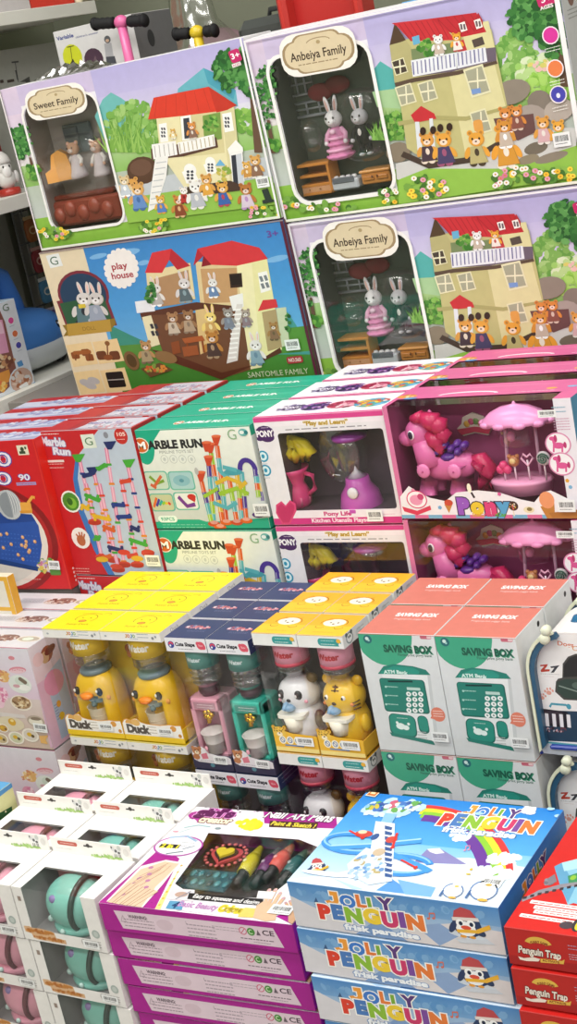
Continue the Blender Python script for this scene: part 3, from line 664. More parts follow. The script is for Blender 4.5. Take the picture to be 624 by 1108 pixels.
# ================================================================ play house carton
def make_play():
    W, H, D = dims('play'); M = base('play'); cr = (0, 220, 624/340)
    r = root('playhouse_box', M, 'blue and cream dollhouse box lettered play house, under the Sweet Family box', 'toy box', 'dollhouse boxes at the back')
    mb = MB(); mb.box(0, W, 0, D, 0, H, '#3a2a34', sides={'x+': '#5a2a3c', 'z+': '#6d4a58', 'y-': '#4a90cc'})
    A = front(mb, M, W, H).crop(*cr)
    A.F(0, 0, 1, .42, '#3f84c6', '#4e9ad6'); A.F(0, .42, 1, .72, '#4e9ad6', '#6ab0de'); A.F(0, .68, 1, 1, '#4f8f3a', '#3d7a2c')
    A.P([(215, 240), (260, 262), (300, 280), (300, 310), (230, 310)], '#3d8f7c'); A.P([(515, 280), (570, 215), (600, 260), (620, 300), (520, 300)], '#4a9a94'); A.P([(205, 285), (400, 270), (640, 240), (650, 290), (240, 330)], '#568f3a')
    for x, y, rx, ry in ((245, 100, 34, 8), (195, 105, 18, 5), (285, 118, 12, 5), (550, 110, 24, 6)): A.E(x, y, rx, ry, '#7db4e2', -6)
    # cream strip
    A.put([(0, 0), (.196*W, 0), (.196*W, H), (0, H)], [(0, 1, 2, 3)], '#e4d5b6')
    A.R(108, 114, 26, 26, '#e9ecea', rot=-4); A.T('G', 107, 114, 17, '#4a6a52', w=15)
    A.E(165, 180, 50, 48, '#7c2f3c', n=24); A.R(172, 218, 99, 70, '#7c2f3c', rot=-5); A.E(165, 181, 45, 43, '#27405c', n=24); A.R(172, 220, 89, 62, '#2f5a3c', rot=-5)
    A.fig(166, 242, 74, '#d8d4d0', '#5c7a80', 'rabbit', '#2c3038'); A.fig(190, 238, 70, '#d0ccc8', '#9aa4b4', 'rabbit', '#b0b8c4'); A.R(163, 204, 14, 8, '#d8c040')
    A.P([(124, 242), (140, 240), (136, 250), (142, 262), (126, 264), (132, 254)], '#8f7228'); A.P([(228, 228), (214, 231), (216, 250), (222, 248), (230, 240)], '#8f7228'); A.P([(132, 240), (218, 230), (222, 254), (136, 264)], '#b8943e'); A.T('DOLL', 177, 248, 8, '#8a6a2a', w=26)
    for x, y in ((163, 300), (215, 294), (178, 355), (230, 351)):
        A.R(x, y, 50, 46, '#e8cd98', rot=-3)
    for x, y in ((150, 302), (170, 296), (178, 306)): A.R(x, y, 16, 14, '#8a4c24', r=3)
    A.R(163, 296, 36, 8, '#a05c2c', r=3); A.L([(150, 312), (152, 300)], 3, '#7a4420'); A.L([(178, 312), (178, 298)], 3, '#7a4420')
    for x in (202, 228): A.R(x, 302, 20, 18, '#6c3c20', r=5)
    A.L([(214, 302), (213, 280)], 3, '#7a4420'); A.E(213, 278, 5, 5, '#8a5a30'); A.E(215, 306, 9, 6, '#8a4c24')
    for x, y in ((170, 356), (186, 352), (180, 362)): A.E(x, y, 12, 7, '#b9b4b4', 20)
    A.R(230, 350, 34, 32, '#231f1c', r=3); A.L([(214, 351), (246, 349)], 2, '#a8a09a')
    # play house rosette
    for i in range(18): A.E(241+29*math.cos(i*pi/9), 129+34*math.sin(i*pi/9), 6, 7, '#f1ece8')
    A.E(241, 129, 30, 35, '#f1ece8', n=24); A.T('play', 237, 124, 13, '#a83440', w=30, b=.025); A.T('house', 243, 142, 13, '#a83440', w=42, b=.025)
    A.T('3+', 541, 60, 13, '#6a4a9c', w=22, b=.02)
    # house
    red, r2, cr1, cr2, dk = '#d33a40', '#b82c36', '#ecdcb0', '#dcc890', '#5a3424'
    A.P([(290, 135), (378, 118), (388, 190), (296, 205)], '#e4d4a4'); A.P([(388, 115), (478, 122), (482, 205), (398, 200)], '#dec898')
    A.P([(470, 120), (530, 108), (560, 290), (495, 330)], '#e9e2a8'); A.P([(470, 122), (500, 120), (520, 325), (495, 330)], '#f0e8b8')
    A.P([(306, 150), (374, 132), (382, 196), (314, 206)], '#b08a64'); A.P([(398, 130), (470, 128), (472, 196), (406, 198)], '#c49a6c')
    A.P([(288, 138), (302, 98), (340, 90), (378, 124), (352, 132), (336, 112), (322, 138)], red); A.P([(340, 90), (378, 124), (352, 132), (336, 112)], r2)
    A.P([(384, 124), (392, 90), (460, 74), (515, 88), (532, 110), (470, 124), (420, 122), (404, 104)], red); A.P([(392, 90), (420, 122), (404, 104), (384, 124)], r2); A.P([(404, 104), (420, 122), (400, 126)], '#8a2028')
    A.P([(278, 218), (390, 196), (480, 205), (480, 220), (390, 212), (282, 232)], dk)
    A.P([(282, 226), (300, 222), (318, 280), (298, 286)], '#e6e0b8'); A.P([(300, 222), (480, 212), (498, 330), (440, 348), (330, 312), (318, 280)], '#6d4830')
    A.P([(388, 212), (412, 208), (420, 290), (398, 300)], '#d9bc82'); A.P([(300, 290), (335, 312), (440, 350), (560, 296), (556, 286), (498, 322), (440, 336), (335, 296)], '#5a3020')
    A.P([(268, 195), (305, 190), (308, 214), (272, 218)], '#e8ecf0'); 
    for x, y in ((302, 244), (310, 244), (304, 258), (312, 258)): A.R(x, y, 6, 10, '#3a3a40', rot=-8)
    A.P([(512, 138), (530, 134), (538, 172), (518, 178)], '#f4f2ee')
    for x, y in ((519, 150), (528, 148), (522, 164), (531, 162)): A.R(x, y, 6, 11, '#7a8288', rot=-8)
    A.P([(512, 214), (522, 192), (548, 190), (552, 206)], red); A.P([(520, 216), (548, 210), (560, 285), (532, 294)], '#b09a70'); A.P([(548, 208), (568, 206), (575, 280), (560, 285)], '#c8d0b0')
    A.P([(455, 185), (482, 178), (484, 205), (462, 212)], '#f2f0ee')
    A.P([(470, 200), (482, 200), (472, 312), (450, 318)], '#dcd6d2'); 
    for i in range(11): A.L([(462-i*.8, 212+i*9.5), (481-i*1.2, 210+i*9.5)], 3.2, '#f6f4f2')
    A.P([(455, 140), (480, 138), (482, 166), (458, 168)], '#3a2a22'); A.R(468, 152, 20, 20, '#241c18')
    for x, y, h, f, c, e, c2 in ((311, 205, 52, '#e2ded8', '#b8b4b0', 'rabbit', '#fff'), (368, 198, 56, '#d8d4d4', '#5a6a70', 'rabbit', '#8aa0a8'), (424, 188, 44, '#e4e2e0', '#6a88b0', 'rabbit', '#fff'), (345, 262, 50, '#a8805a', '#c8bca8', 'bear', '#8a7a68'), (376, 258, 50, '#9a7450', '#b09a80', 'bear', '#8a7a68'),
        (420, 265, 56, '#ecd27a', '#c8a060', 'rabbit', '#e8d8a0'), (424, 308, 60, '#b8803c', '#4a3a34', 'bear', '#a89070'), (455, 250, 46, '#9a9690', '#7a8290', 'bear', '#8a98a8'), (510, 322, 58, '#e8e4e2', '#8aa8b8', 'rabbit', '#6a8aa0'), (545, 272, 40, '#a8804c', '#8a6a50', 'bear', '#6a5a40'), (292, 318, 50, '#b8905c', '#a89874', 'bear', '#7a6a54'), (490, 246, 40, '#a89c90', '#8a7a80', 'bear', '#98a0a8')):
        A.fig(x, y, h, f, c, e, c2, -4)
    A.P([(362, 268), (402, 262), (408, 272), (368, 278)], '#a85c30'); A.L([(372, 276), (376, 304)], 4, '#8a4824'); A.L([(402, 272), (406, 296)], 4, '#8a4824'); A.P([(340, 276), (356, 272), (360, 296), (344, 300)], '#8a4c28'); A.P([(362, 285), (392, 281), (396, 300), (366, 304)], '#9a5630')
    A.E(262, 312, 14, 20, '#7a5c38', -10); A.E(262, 312, 9, 14, '#54401f', -10); A.E(330, 305, 22, 12, '#8a6c44', 20); A.P([(280, 328), (318, 316), (345, 330), (300, 345)], '#6a4a2c'); A.leaves(312, 328, 22, 8, ['#d88a3c', '#b8a04a', '#7a9a44', '#c85a34'], 26, 4)
    A.leaves(300, 180, 8, 26, DGR, 20, 5); A.leaves(572, 240, 6, 20, DGR, 12, 4)
    A.R(586, 310, 32, 14, '#a8343c', r=4, rot=-2); A.T('NO.565', 586, 310, 7, '#f4e8e0', w=24, b=.02, rot=0)
    A.T('SANTOMLE FAMILY', 552, 336, 11, '#c9d4b4', w=120, b=.0, rot=0); A.T('PLAYHOUSE', 582, 352, 9, '#a4b88c', w=72)
    A.F(.988, 0, 1, 1, '#5a2438'); A.F(0, 0, 1, .008, '#9a8a88')
    mb.build('carton', r)
    sticker(r, M, (0, -.004, H), (1, 0, 0), (0, 0, -1), (0, -1, 0), cr, 580, 281, 28, 22)
    return r
make_play()
# ================================================================ third row: marble runs, kitchen sets, ponies, bingo
PAL = ['#e0662e', '#4a3a9a', '#2fa6a0', '#8cc63e', '#e8c22e', '#d8452e', '#3b7fc0']
def solid(name, key, W, H, D, M, cat, label, group, col, sides):
    r = root(name, M, label, cat, group); mb = MB(); mb.box(0, W, 0, D, 0, H, col, sides=sides); return r, mb
def make_red():
    W, H, D = dims('red'); M = base('red'); cr = (0, 400, 1.95)
    r, mb = solid('marble_run_box', 'red', W, H, D, M, 'toy box', 'red Marble Run box with a tall tube tower, upper one beside the bingo box', 'red marble run boxes', '#b8262c', {'y-': '#c4282e', 'z+': '#b83438', 'x+': '#b8222a'})
    A = front(mb, M, W, H).crop(*cr)
    A.P([(205, 116), (280, 108), (335, 95), (375, 440), (240, 448), (205, 380), (172, 300), (158, 230), (165, 180)], '#bcc8da')
    A.P([(160, 180), (168, 178), (164, 230), (178, 300), (212, 380), (246, 448), (232, 448), (198, 380), (166, 300), (154, 230)], '#3f78bc')
    A.T('Marble', 112, 152, 17, '#dfe0ee', w=48, b=.05, rot=6, out='#8a86b0'); A.T('Run', 130, 172, 15, '#dfe0ee', w=34, b=.05, rot=6, out='#8a86b0')
    A.greek(104, 136, 40, 4, 1, '#f0d8d8'); A.R(117, 193, 36, 5, '#e6d8d4', rot=0); A.greek(117, 203, 34, 8, 2, '#e0b4b0')
    A.R(187, 151, 28, 30, '#dfe6da', rot=-2); A.T('G', 187, 151, 17, '#4a7a50', w=16); A.E(255, 140, 14, 18, '#c2312e'); A.T('105', 255, 136, 8, '#f2dcd4', w=17, b=.02); A.greek(255, 147, 16, 3, 1, '#f0d0c8')
    A.E(223, 138, 5, 7, '#8a8c98')
    tubes = [((224, 165), (262, 410)), ((270, 205), (312, 385)), ((198, 215), (240, 400)), ((168, 190), (215, 395)), ((210, 240), (250, 420)), ((256, 230), (290, 410)), ((182, 240), (200, 320))]
    for (a, b) in tubes:
        n = 6
        for i in range(n):
            p = (a[0]+(b[0]-a[0])*i/n, a[1]+(b[1]-a[1])*i/n); q = (a[0]+(b[0]-a[0])*(i+.86)/n, a[1]+(b[1]-a[1])*(i+.86)/n)
            A.L([p, q], 8.5, '#e29cb8' if i % 3 else '#d880a4'); A.L([p, q], 2.5, '#f2c4d4'); A.R(q[0], q[1], 12, 5, A.rg.choice(['#d8452e', '#2c3f86', '#e08a2e', '#4aa63c']), 1)
        A.E(b[0], b[1], 14, 6, '#d24a34'); A.E(b[0], b[1]+3, 14, 5, '#b83a28')
    for x, y, c in ((232, 158, '#2a3468'), (166, 185, '#4aa63c'), (272, 196, '#4aa63c'), (196, 212, '#2a3468')): A.P([(x-14, y-6), (x+14, y-8), (x+4, y+10), (x-5, y+10)], c)
    for x, y, l, c, t in ((215, 205, 26, '#4aa63c', -28), (185, 222, 24, '#2a3468', -12), (265, 235, 26, '#d24a34', -8), (195, 270, 34, '#4aa63c', 26), (250, 285, 30, '#2c3f86', 4), (215, 312, 40, '#e0b22e', 14), (262, 310, 34, '#2c3f86', -2), (205, 355, 14, '#4aa63c', 70), (245, 378, 36, '#2a3468', 16), (292, 364, 40, '#4aa63c', 20), (180, 290, 20, '#e0b22e', 40), (230, 335, 28, '#d8642e', 24), (285, 335, 22, '#2a3468', 30), (280, 392, 24, '#d24a34', -10), (225, 395, 22, '#d8642e', -12)):
        A.R(x, y, l, 9, c, 4, rot=t); A.R(x+l*.35, y-3, 6, 8, c, 2, t); A.R(x-l*.35, y+3, 6, 8, c, 2, t)
    for x, y, c in ((216, 400, '#e0b22e'), (246, 415, '#d24a34'), (290, 398, '#e0b22e'), (312, 388, '#d24a34'), (262, 385, '#d8452e')): A.E(x, y, 13, 6, c)
    A.E(150, 278, 20, 24, '#ecece6'); A.E(150, 278, 17, 20, '#4e8c32'); A.E(152, 281, 10, 12, '#7fb83e'); A.E(148, 278, 6, 8, '#356a24')
    A.E(171, 355, 19, 23, '#f0ebe6'); A.E(172, 360, 9, 12, '#b86a44'); 
    for i in range(4): A.L([(168+i*3, 356), (161+i*6, 340+abs(i-1.5)*4)], 3.5, '#b86a44')
    A.greek(170, 425, 40, 12, 3, '#e0a8a0'); A.R(330, 450, 60, 4, '#8a1c22')
    T = top(mb, M, W, D, H); T.R(W*640, D*480, W*660, D*840, '#c9c6d2'); T.P([(W*250, 4), (W*420, 6), (W*340, 82), (W*270, 82)], '#a8343a')
    T.T('Marble Run', W*600, D*380, 15, '#8f84ae', w=105, b=.04, out='#e4e2ee'); T.leaves(W*700, D*650, W*240, 18, ['#b8a4b8', '#d8d4de', '#9aa4b8', '#c48a94', '#b4bcc8'], 60, 7); T.greek(W*500, D*850, 90, 6, 2, '#8a86a0'); T.F(0, .955, 1, 1, '#c4c2cc')
    S = side(mb, M, W, D, H); S.F(.86, 0, 1, 1, '#a41e26'); S.F(0, 0, 1, .05, '#a41e26')
    for i in range(5): S.E(D*500, H*(150+i*170), 22, 18, '#b02c4a' if i % 2 else '#9c1c24')
    mb.build('carton', r); sticker(r, M, (0, -.004, H), (1, 0, 0), (0, 0, -1), (0, -1, 0), cr, 322, 403, 30, 24)
    return r
R = make_red()
for i in range(1, 4): dup(R, base('red', 0, i), 'red marble run box, only its top showing, %s in its row' % NTH[i])
dup(R, base('red', 1, 0), 'red marble run box of the lower layer, a sliver above the duck boxes')
def make_green():
    W, H, D = dims('green'); M = base('green'); cr = (0, 400, 1.95)
    r, mb = solid('marble_run_box', 'green', W, H, D, M, 'toy box', 'white and teal box lettered MARBLE RUN, upper one at the front', 'teal marble run boxes', '#e6eae8', {'y-': '#dfe3de', 'z+': '#1fa98a', 'x+': '#d9e2de'})
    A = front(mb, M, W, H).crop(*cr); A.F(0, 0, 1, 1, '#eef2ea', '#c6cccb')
    tl = '#22a888'
    u, v = A.uv(300, 152); A.put([(0, 0), (.24*W, 0)]+[(u+.067*W*1.6*math.cos(t*pi/14)*.95, v+.22*H*1.05*math.sin(t*pi/14)) for t in range(0, 15)]+[(0, v+.05)], [tuple(range(18))], tl)
    A.F(0, 0, 1, .012, tl); A.F(0, .93, 1, 1, tl); A.P([(335, 316), (420, 316), (440, 322), (575, 312), (580, 334), (330, 345)], tl)
    A.E(297, 160, 17, 17, '#f2e4da'); A.E(297, 160, 15, 15, '#d0662c'); A.T('M', 297, 160, 15, '#fff', w=17, b=.04)
    A.T('ARBLE RUN', 368, 157, 17, '#2a2a2c', w=113, b=.055, rot=0); A.T('PIPELINE TOYS SET', 372, 173, 6.5, '#8a8e8e', w=72, b=0, rot=0)
    for i in range(4): A.ring(347+i*19, 189, 8, 9, 1, '#b4bab8'); A.E(347+i*19, 189, 3, 4, '#c4cac8')
    for x, y, w, h, bg in ((330, 234, 46, 36, '#c8d8c8'), (383, 234, 48, 36, '#a8ccd0'), (342, 280, 46, 34, '#c4c8a0'), (393, 277, 46, 34, '#e8e8e4')):
        A.R(x, y, w+5, h+5, '#6ab8a4', 7); A.R(x, y, w, h, bg, 6)
    A.E(383, 234, 18, 12, '#8abac4'); A.E(383, 234, 5, 4, '#5a94a4'); A.L([(315, 225), (332, 240), (346, 234)], 6, '#7aa03a'); A.L([(326, 246), (340, 224)], 6, '#d0603a'); A.L([(318, 242), (330, 250)], 6, '#d0603a')
    for k in range(6): A.L([(325+k*6, 290-k*2), (330+k*6, 270+k*3)], 5, PAL[k])
    A.L([(376, 268), (395, 288), (412, 284)], 8, '#7a3a90'); A.L([(398, 268), (412, 276)], 8, '#c8342c'); A.E(404, 268, 9, 6, '#c8342c')
    A.R(354, 315, 40, 15, '#e8f4ee', 7); A.T('93PCS', 354, 315, 7, '#22a888', w=28, b=.02); A.greek(388, 330, 90, 6, 2, '#8ad4bc')
    # pipes
    def pipe(x0, y0, x1, y1, cols, w=10):
        n = len(cols)
        for i, c in enumerate(cols):
            p = (x0+(x1-x0)*i/n, y0+(y1-y0)*i/n); q = (x0+(x1-x0)*(i+1)/n, y0+(y1-y0)*(i+1)/n); A.L([p, q], w, c); A.L([(p[0]-1.5, p[1]), (q[0]-1.5, q[1])], w*.22, mixc(c, '#ffffff', .35)); A.R(q[0], q[1], w*1.15, 2.5, mixc(c, '#ffffff', .2))
    O, PU, GR, TE, YE, RD = '#d8602c', '#4a3590', '#9cc23c', '#5aaeb8', '#d8b23a', '#c8482e'
    pipe(458, 160, 478, 320, [O, TE, O, GR, TE, RD]); pipe(445, 175, 470, 325, [GR, O, TE, PU, YE, O]); pipe(440, 200, 452, 330, [PU, TE, O, GR, TE]); pipe(425, 235, 448, 328, [O, PU, TE, GR]); pipe(500, 220, 512, 322, [YE, GR, O, TE]); pipe(484, 232, 500, 322, [O, GR, TE, O]); pipe(548, 220, 556, 275, [TE, YE, PU]); pipe(510, 215, 520, 318, [TE, GR, PU, O])
    for x, y in ((456, 152), (444, 168), (436, 165), (424, 228), (440, 195)): A.P([(x-10, y-12), (x+10, y-13), (x+4, y+8), (x-3, y+8)], RD); A.E(x, y-12, 10, 3, '#e0704a')
    A.arc(523, 212, 16, 22, 180, 360, 10, PU); pipe(538, 210, 546, 268, [PU, TE, O, GR])
    A.arc(480, 205, 18, 20, 90, 180, 9, TE); A.E(492, 216, 20, 7, '#4a9eac'); A.L([(455, 240), (480, 228), (510, 240)], 8, YE); A.L([(462, 262), (500, 250), (525, 262)], 8, GR); A.L([(450, 280), (480, 292), (500, 280)], 8, TE); A.L([(430, 268), (460, 250)], 7, GR); A.L([(505, 250), (520, 236)], 8, YE); A.L([(470, 205), (500, 212)], 8, TE)
    for x, y, c in ((452, 325, RD), (478, 322, O), (500, 322, RD), (520, 318, O), (560, 300, PU), (545, 306, '#5a3a80'), (465, 332, O)): A.E(x, y, 13, 6, c); A.E(x, y-3, 8, 4, mixc(c, '#ffffff', .25))
    A.T('G', 489, 136, 22, '#8fb48c', w=18, b=-.005); A.E(513, 132, 10, 8, '#6ab4b0'); A.E(510, 132, 5, 4, '#e8f0ee'); A.E(519, 132, 4, 4, '#2a7a80')
    A.E(415, 214, 4, 8, '#b4b4b4')
    T = top(mb, M, W, D, H); T.F(0, 0, 1, 1, '#22ab8c'); T.F(0, .97, 1, 1, '#3dbb9c')
    x0 = W*300; T.E(x0, D*520, 12, 12, '#e2d8cc'); T.E(x0, D*520, 10, 10, '#c4763c'); T.T('M', x0, D*520, 9, '#fff', w=11, b=.03); T.T('ARBLE RUN', x0+70, D*520, 13, '#eef4f0', w=108, b=.05); T.F(.74, .4, .9, .6, '#35b496')
    S = side(mb, M, W, D, H); S.F(0, 0, 1, .1, tl); S.F(0, .9, 1, 1, tl); S.greek(D*500, H*400, D*700, 60, 8, '#9aa8a4')
    mb.build('carton', r); sticker(r, M, (0, -.005, H), (1, 0, 0), (0, 0, -1), (0, -1, 0), cr, 551, 296, 32, 27, rot=0)
    return r
R = make_green()
for i in range(1, 4): dup(R, base('green', 0, i), 'teal-topped MARBLE RUN box lying %s in its row' % NTH[i])
dup(R, base('green', 1, 0), 'white MARBLE RUN box of the lower layer, behind the yellow duck lids')
# ---------------------------------------------------------------- kitchen sets with clear windows
def shell_carton(mb, W, H, D, col, win, topcut, inner, post=0, sides=None, floorz=.004):
    """carton with a window running over the front and folding onto the top; win=(x0,z0,x1) below, topcut depth"""
    sides = sides or {}; x0, z0, x1 = win
    mb.quad((0, D, 0), (0, D, H), (W, D, H), (W, D, 0), col)
    mb.quad((0, .001, 0), (W, .001, 0), (W, D, 0), (0, D, 0), col); mb.quad((0, .0, 0), (0, D, 0), (0, D, H), (0, 0, H), sides.get('x-', col)); mb.quad((W, 0, 0), (W, D, 0), (W, D, H), (W, 0, H), sides.get('x+', col))
    mb.add([(0, 0, 0), (W, 0, 0), (W, 0, H), (x1, 0, H), (x1, 0, z0), (x0, 0, z0), (x0, 0, H), (0, 0, H)], [(0, 1, 4, 5), (1, 2, 3, 4), (0, 5, 6, 7)], sides.get('y-', col))
    t = topcut
    mb.add([(0, 0, H), (x0, 0, H), (x0, t, H), (x1, t, H), (x1, 0, H), (W, 0, H), (W, D, H), (0, D, H)], [(0, 1, 2, 7), (2, 3, 6, 7), (3, 4, 5, 6)], sides.get('z+', col))
    # inner liner
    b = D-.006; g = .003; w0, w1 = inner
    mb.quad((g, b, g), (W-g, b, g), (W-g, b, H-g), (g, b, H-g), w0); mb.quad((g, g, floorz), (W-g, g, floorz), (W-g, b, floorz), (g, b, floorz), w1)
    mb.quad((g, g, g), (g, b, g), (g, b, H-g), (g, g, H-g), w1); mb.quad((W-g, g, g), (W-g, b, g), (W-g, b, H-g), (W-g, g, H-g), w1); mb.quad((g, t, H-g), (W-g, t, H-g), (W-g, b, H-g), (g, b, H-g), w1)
def shell_window(r, W, H, win, topcut, mat='shell'):
    x0, z0, x1 = win; mb = MB(); e = .001
    mb.add([(x0-e, .0012, z0-e), (x1+e, .0012, z0-e), (x1+e, .0012, H-.0015), (x0-e, .0012, H-.0015), (x0-e, topcut+e, H-.001), (x1+e, topcut+e, H-.001)], [(0, 1, 2, 3), (3, 2, 5, 4)], '#fff', mat)
    return mb.build('window', r, 'clear plastic window folded over the top edge')
def make_kit():
    W, H, D = dims('kit'); M = base('kit'); cr = (260, 380, 624/364)
    r = root('toy_kitchen_box', M, 'white and pink toy kitchen box with bananas behind its window, upper one at the front', 'toy box', 'toy kitchen boxes')
    mb = MB(); win0 = Art(MB(), M, (0, 0, H), (1, 0, 0), (0, 0, -1), (0, -1, 0), W, H).crop(*cr)
    x0 = win0.uv(78, 200)[0]; x1 = W-.006; zt = H-win0.uv(160, 148)[1]; zb = H-win0.uv(180, 294)[1]
    win = (x0, zb, x1, zt)
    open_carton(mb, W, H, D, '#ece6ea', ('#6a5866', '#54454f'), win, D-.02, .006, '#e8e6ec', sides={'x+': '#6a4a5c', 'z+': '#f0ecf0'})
    A = front(mb, M, W, H).crop(*cr)
    A.put([(0, 0), (W, 0), (W, .045*H), (0, .045*H)], [(0, 1, 2, 3)], '#d84a90'); A.put([(0, .05*H), (W, .05*H), (W, .09*H), (0, .09*H)], [(0, 1, 2, 3)], '#f0eaf2')
    A.T('“Play and Learn”', 157, 132, 8, '#b8962e', w=82, b=.04, out='#f4ecd0'); A.greek(157, 142, 150, 4, 1, '#8a8890')
    A.E(45, 151, 19, 14, '#e6e2ee', n=12); A.E(45, 151, 17, 13, '#4a2a62', n=12); A.E(36, 158, 11, 9, '#4a2a62'); A.E(50, 160, 13, 9, '#4a2a62'); A.T('PONY', 45, 153, 11, '#f2f0f6', w=30, b=.05); A.greek(45, 142, 14, 2, 1, '#e8d8f0')
    for y, x in ((195, 42), (221, 47)): A.E(x, y, 10, 11, '#2f94b8'); A.E(x, y, 7, 8, '#d8eef4'); A.E(x, y, 3, 4, '#2f94b8'); A.greek(x, y+14, 16, 2, 1, '#7aa8b8')
    A.put([(0, H-.028), (W, H-.028), (W, H-.013), (0, H-.013)], [(0, 1, 2, 3)], '#efe6ee'); A.put([(0, H-.013), (W, H-.013), (W, H), (0, H)], [(0, 1, 2, 3)], '#d23c86')
    A.T('Pony Life', 180, 301, 7.5, '#c8307c', w=50, b=.04, rot=0); A.T('Kitchen Utensils Playset', 187, 313, 7.5, '#f6e4ee', w=110, b=.03); A.greek(276, 302, 22, 2, 1, '#d890b4')
    A.P([(66, 285), (76, 278), (84, 286), (92, 276), (103, 283), (104, 296), (92, 322), (78, 322), (66, 300)], '#d8487c'); A.P([(69, 288), (76, 282), (84, 290), (92, 280), (100, 286), (100, 296), (90, 318), (79, 318), (69, 300)], '#c43468')
    T = top(mb, M, W, D, H); T.F(0, .93, 1, 1, '#d8508f'); T.F(0, .87, 1, .93, '#f4ecf2'); T.F(0, .0, 1, .3, '#f0edf2')
    for x, y, rx, ry, c in ((.20, .52, .10, .22, '#e6e2ee'), (.20, .52, .085, .17, '#4a3064'), (.40, .5, .13, .28, '#e6e2ee'), (.40, .52, .12, .24, '#7a4a9a'), (.37, .58, .06, .14, '#3a2a5a'), (.60, .5, .14, .27, '#ece0ea'), (.60, .5, .12, .22, '#b8345c'), (.64, .55, .06, .14, '#d880a0'), (.82, .5, .14, .3, '#e8ecee'), (.82, .5, .13, .25, '#4aa0c0'), (.80, .42, .10, .10, '#d8b83a'), (.86, .4, .08, .09, '#c8503a'), (.83, .6, .10, .1, '#6ab4d8')):
        T.E(x*W*1000, y*D*1000, rx*W*1000, ry*D*1000, c)
    for X_, cs in ((.2, ['#3a2454', '#5a3a74', '#8a80a8', '#d8d4e4']), (.39, ['#4a2a6a', '#8a5aa8', '#c8a0d0', '#2a1a40', '#b85a94']), (.6, ['#c8405c', '#e08aa0', '#8a2440', '#e8c0cc', '#a8305a']), (.82, ['#4aa0c8', '#d8b83a', '#d8604a', '#e8e4e0', '#3a6aa0', '#58b090'])): T.leaves(X_*W*1000, .52*D*1000, .10*W*1000, .2*D*1000, cs, 34, 6)
    T.T('PONY', .2*W*1000, .53*D*1000, 12, '#e8e0f0', w=38, b=.04); T.arc(.82*W*1000, .6*D*1000, 20, 22, 180, 330, 5, '#d8663a'); T.arc(.82*W*1000, .6*D*1000, 15, 17, 180, 330, 5, '#e0c84a'); T.greek(.5*W*1000, .9*D*1000, 110, 3, 1, '#a090a8')
    mb.build('carton', r); sticker(r, M, (0, -.003, H), (1, 0, 0), (0, 0, -1), (0, -1, 0), cr, 249, 305, 29, 22)
    pane(r, win, .006, mat='clear'); L = Lc(M, *cr); y = .040
    b = MB()                                                         # bananas
    for k in range(5):
        p = L(78+k*10, 172, y); q = L(82+k*12, 188, y-.008); e = L(80+k*11, 204-abs(k-2)*2, y); s = L(92, 158, y)
        b.tube([s, p, q, e], [.005, .011, .0125, .006], ['#f4e02e', '#ecd424'][k % 2], 9)
    b.build('toy_bananas', r, 'bunch of yellow toy bananas')
    b = MB()
    for k in range(11): p = L(58+(k % 3)*7+(k//3)*2, 158+(k//3)*9, y); b.ell((p.x, y+.006*(k % 2), p.z), (.010, .010, .010), '#5a2a7a', 9, 7)
    b.build('toy_grapes', r, 'purple toy grapes')
    b = MB(); p = L(110, 288, y); q = L(106, 215, y); h = q.z-p.z; c = (p.x, y, p.z)
    b.lathe([(.020, 0), (.026, .1*h), (.028, .3*h), (.022, .5*h), (.018, .62*h), (.026, .85*h), (.033, h), (.029, .98*h), (.018, .64*h)], c, 18, '#e8488a'); b.tube([(c[0]+.024, y, c[2]+.85*h), (c[0]+.042, y, c[2]+.78*h), (c[0]+.042, y, c[2]+.45*h), (c[0]+.026, y, c[2]+.3*h)], .0045, '#d8407c', 8)
    for k in range(8): b.tube([(c[0]+.026*math.cos(k*pi/4), y+.026*math.sin(k*pi/4), c[2]+.3*h), (c[0]+.024*math.cos(k*pi/4), y+.024*math.sin(k*pi/4), c[2]+.1*h)], .003, '#e8709c', 6)
    b.build('toy_jug', r, 'pink toy jug')
    b = MB(); p = L(228, 295, y); q = L(222, 232, y); h = q.z-p.z; c = (p.x, y, p.z)
    b.lathe([(.040, 0), (.041, .2*h), (.036, .55*h), (.024, .8*h), (.022, h)], c, 22, '#c95ab8'); s = L(208, 264, y-.036); b.lathe([(.011, 0), (.011, -.003), (.009, -.0045)], (s.x, y-.034, s.z), 16, '#f4f0f4', ax='y')
    b.lathe([(.020, h), (.026, h+.02), (.032, h+.06), (.033, h+.075), (.030, h+.075)], c, 20, '#fff', 'shell'); b.lathe([(.033, h+.075), (.034, h+.082), (.01, h+.088)], c, 20, '#9a3aa0'); b.lathe([(.018, h), (.004, h+.012), (.001, h+.02)], c, 10, '#d8d4e0')
    b.build('toy_blender', r, 'purple toy blender with a clear jar')
    b = MB(); p = L(183, 188, y+.02); b.lathe([(.052, 0), (.050, -.006), (.044, -.008), (.03, -.006), (.001, -.005)], (p.x, y+.02, p.z), 26, '#fff', 'shell', 'y', sx=.8, sy=1.1); b.lathe([(.053, 0), (.055, -.003), (.052, -.006)], (p.x, y+.02, p.z), 26, '#b8a8c8', 'bottleclear', 'y', sx=.8, sy=1.1); b.build('toy_plate', r, 'clear lilac toy plate')
    return r
R = make_kit()
for i in range(1, 3): dup(R, base('kit', 0, i) @ Matrix.Translation((.009*i, 0, 0)), 'white toy kitchen box with colourful top, %s in its row' % NTH[i])
dup(R, base('kit', 1, 0), 'toy kitchen box of the lower layer, half hidden by the orange-topped water boxes')
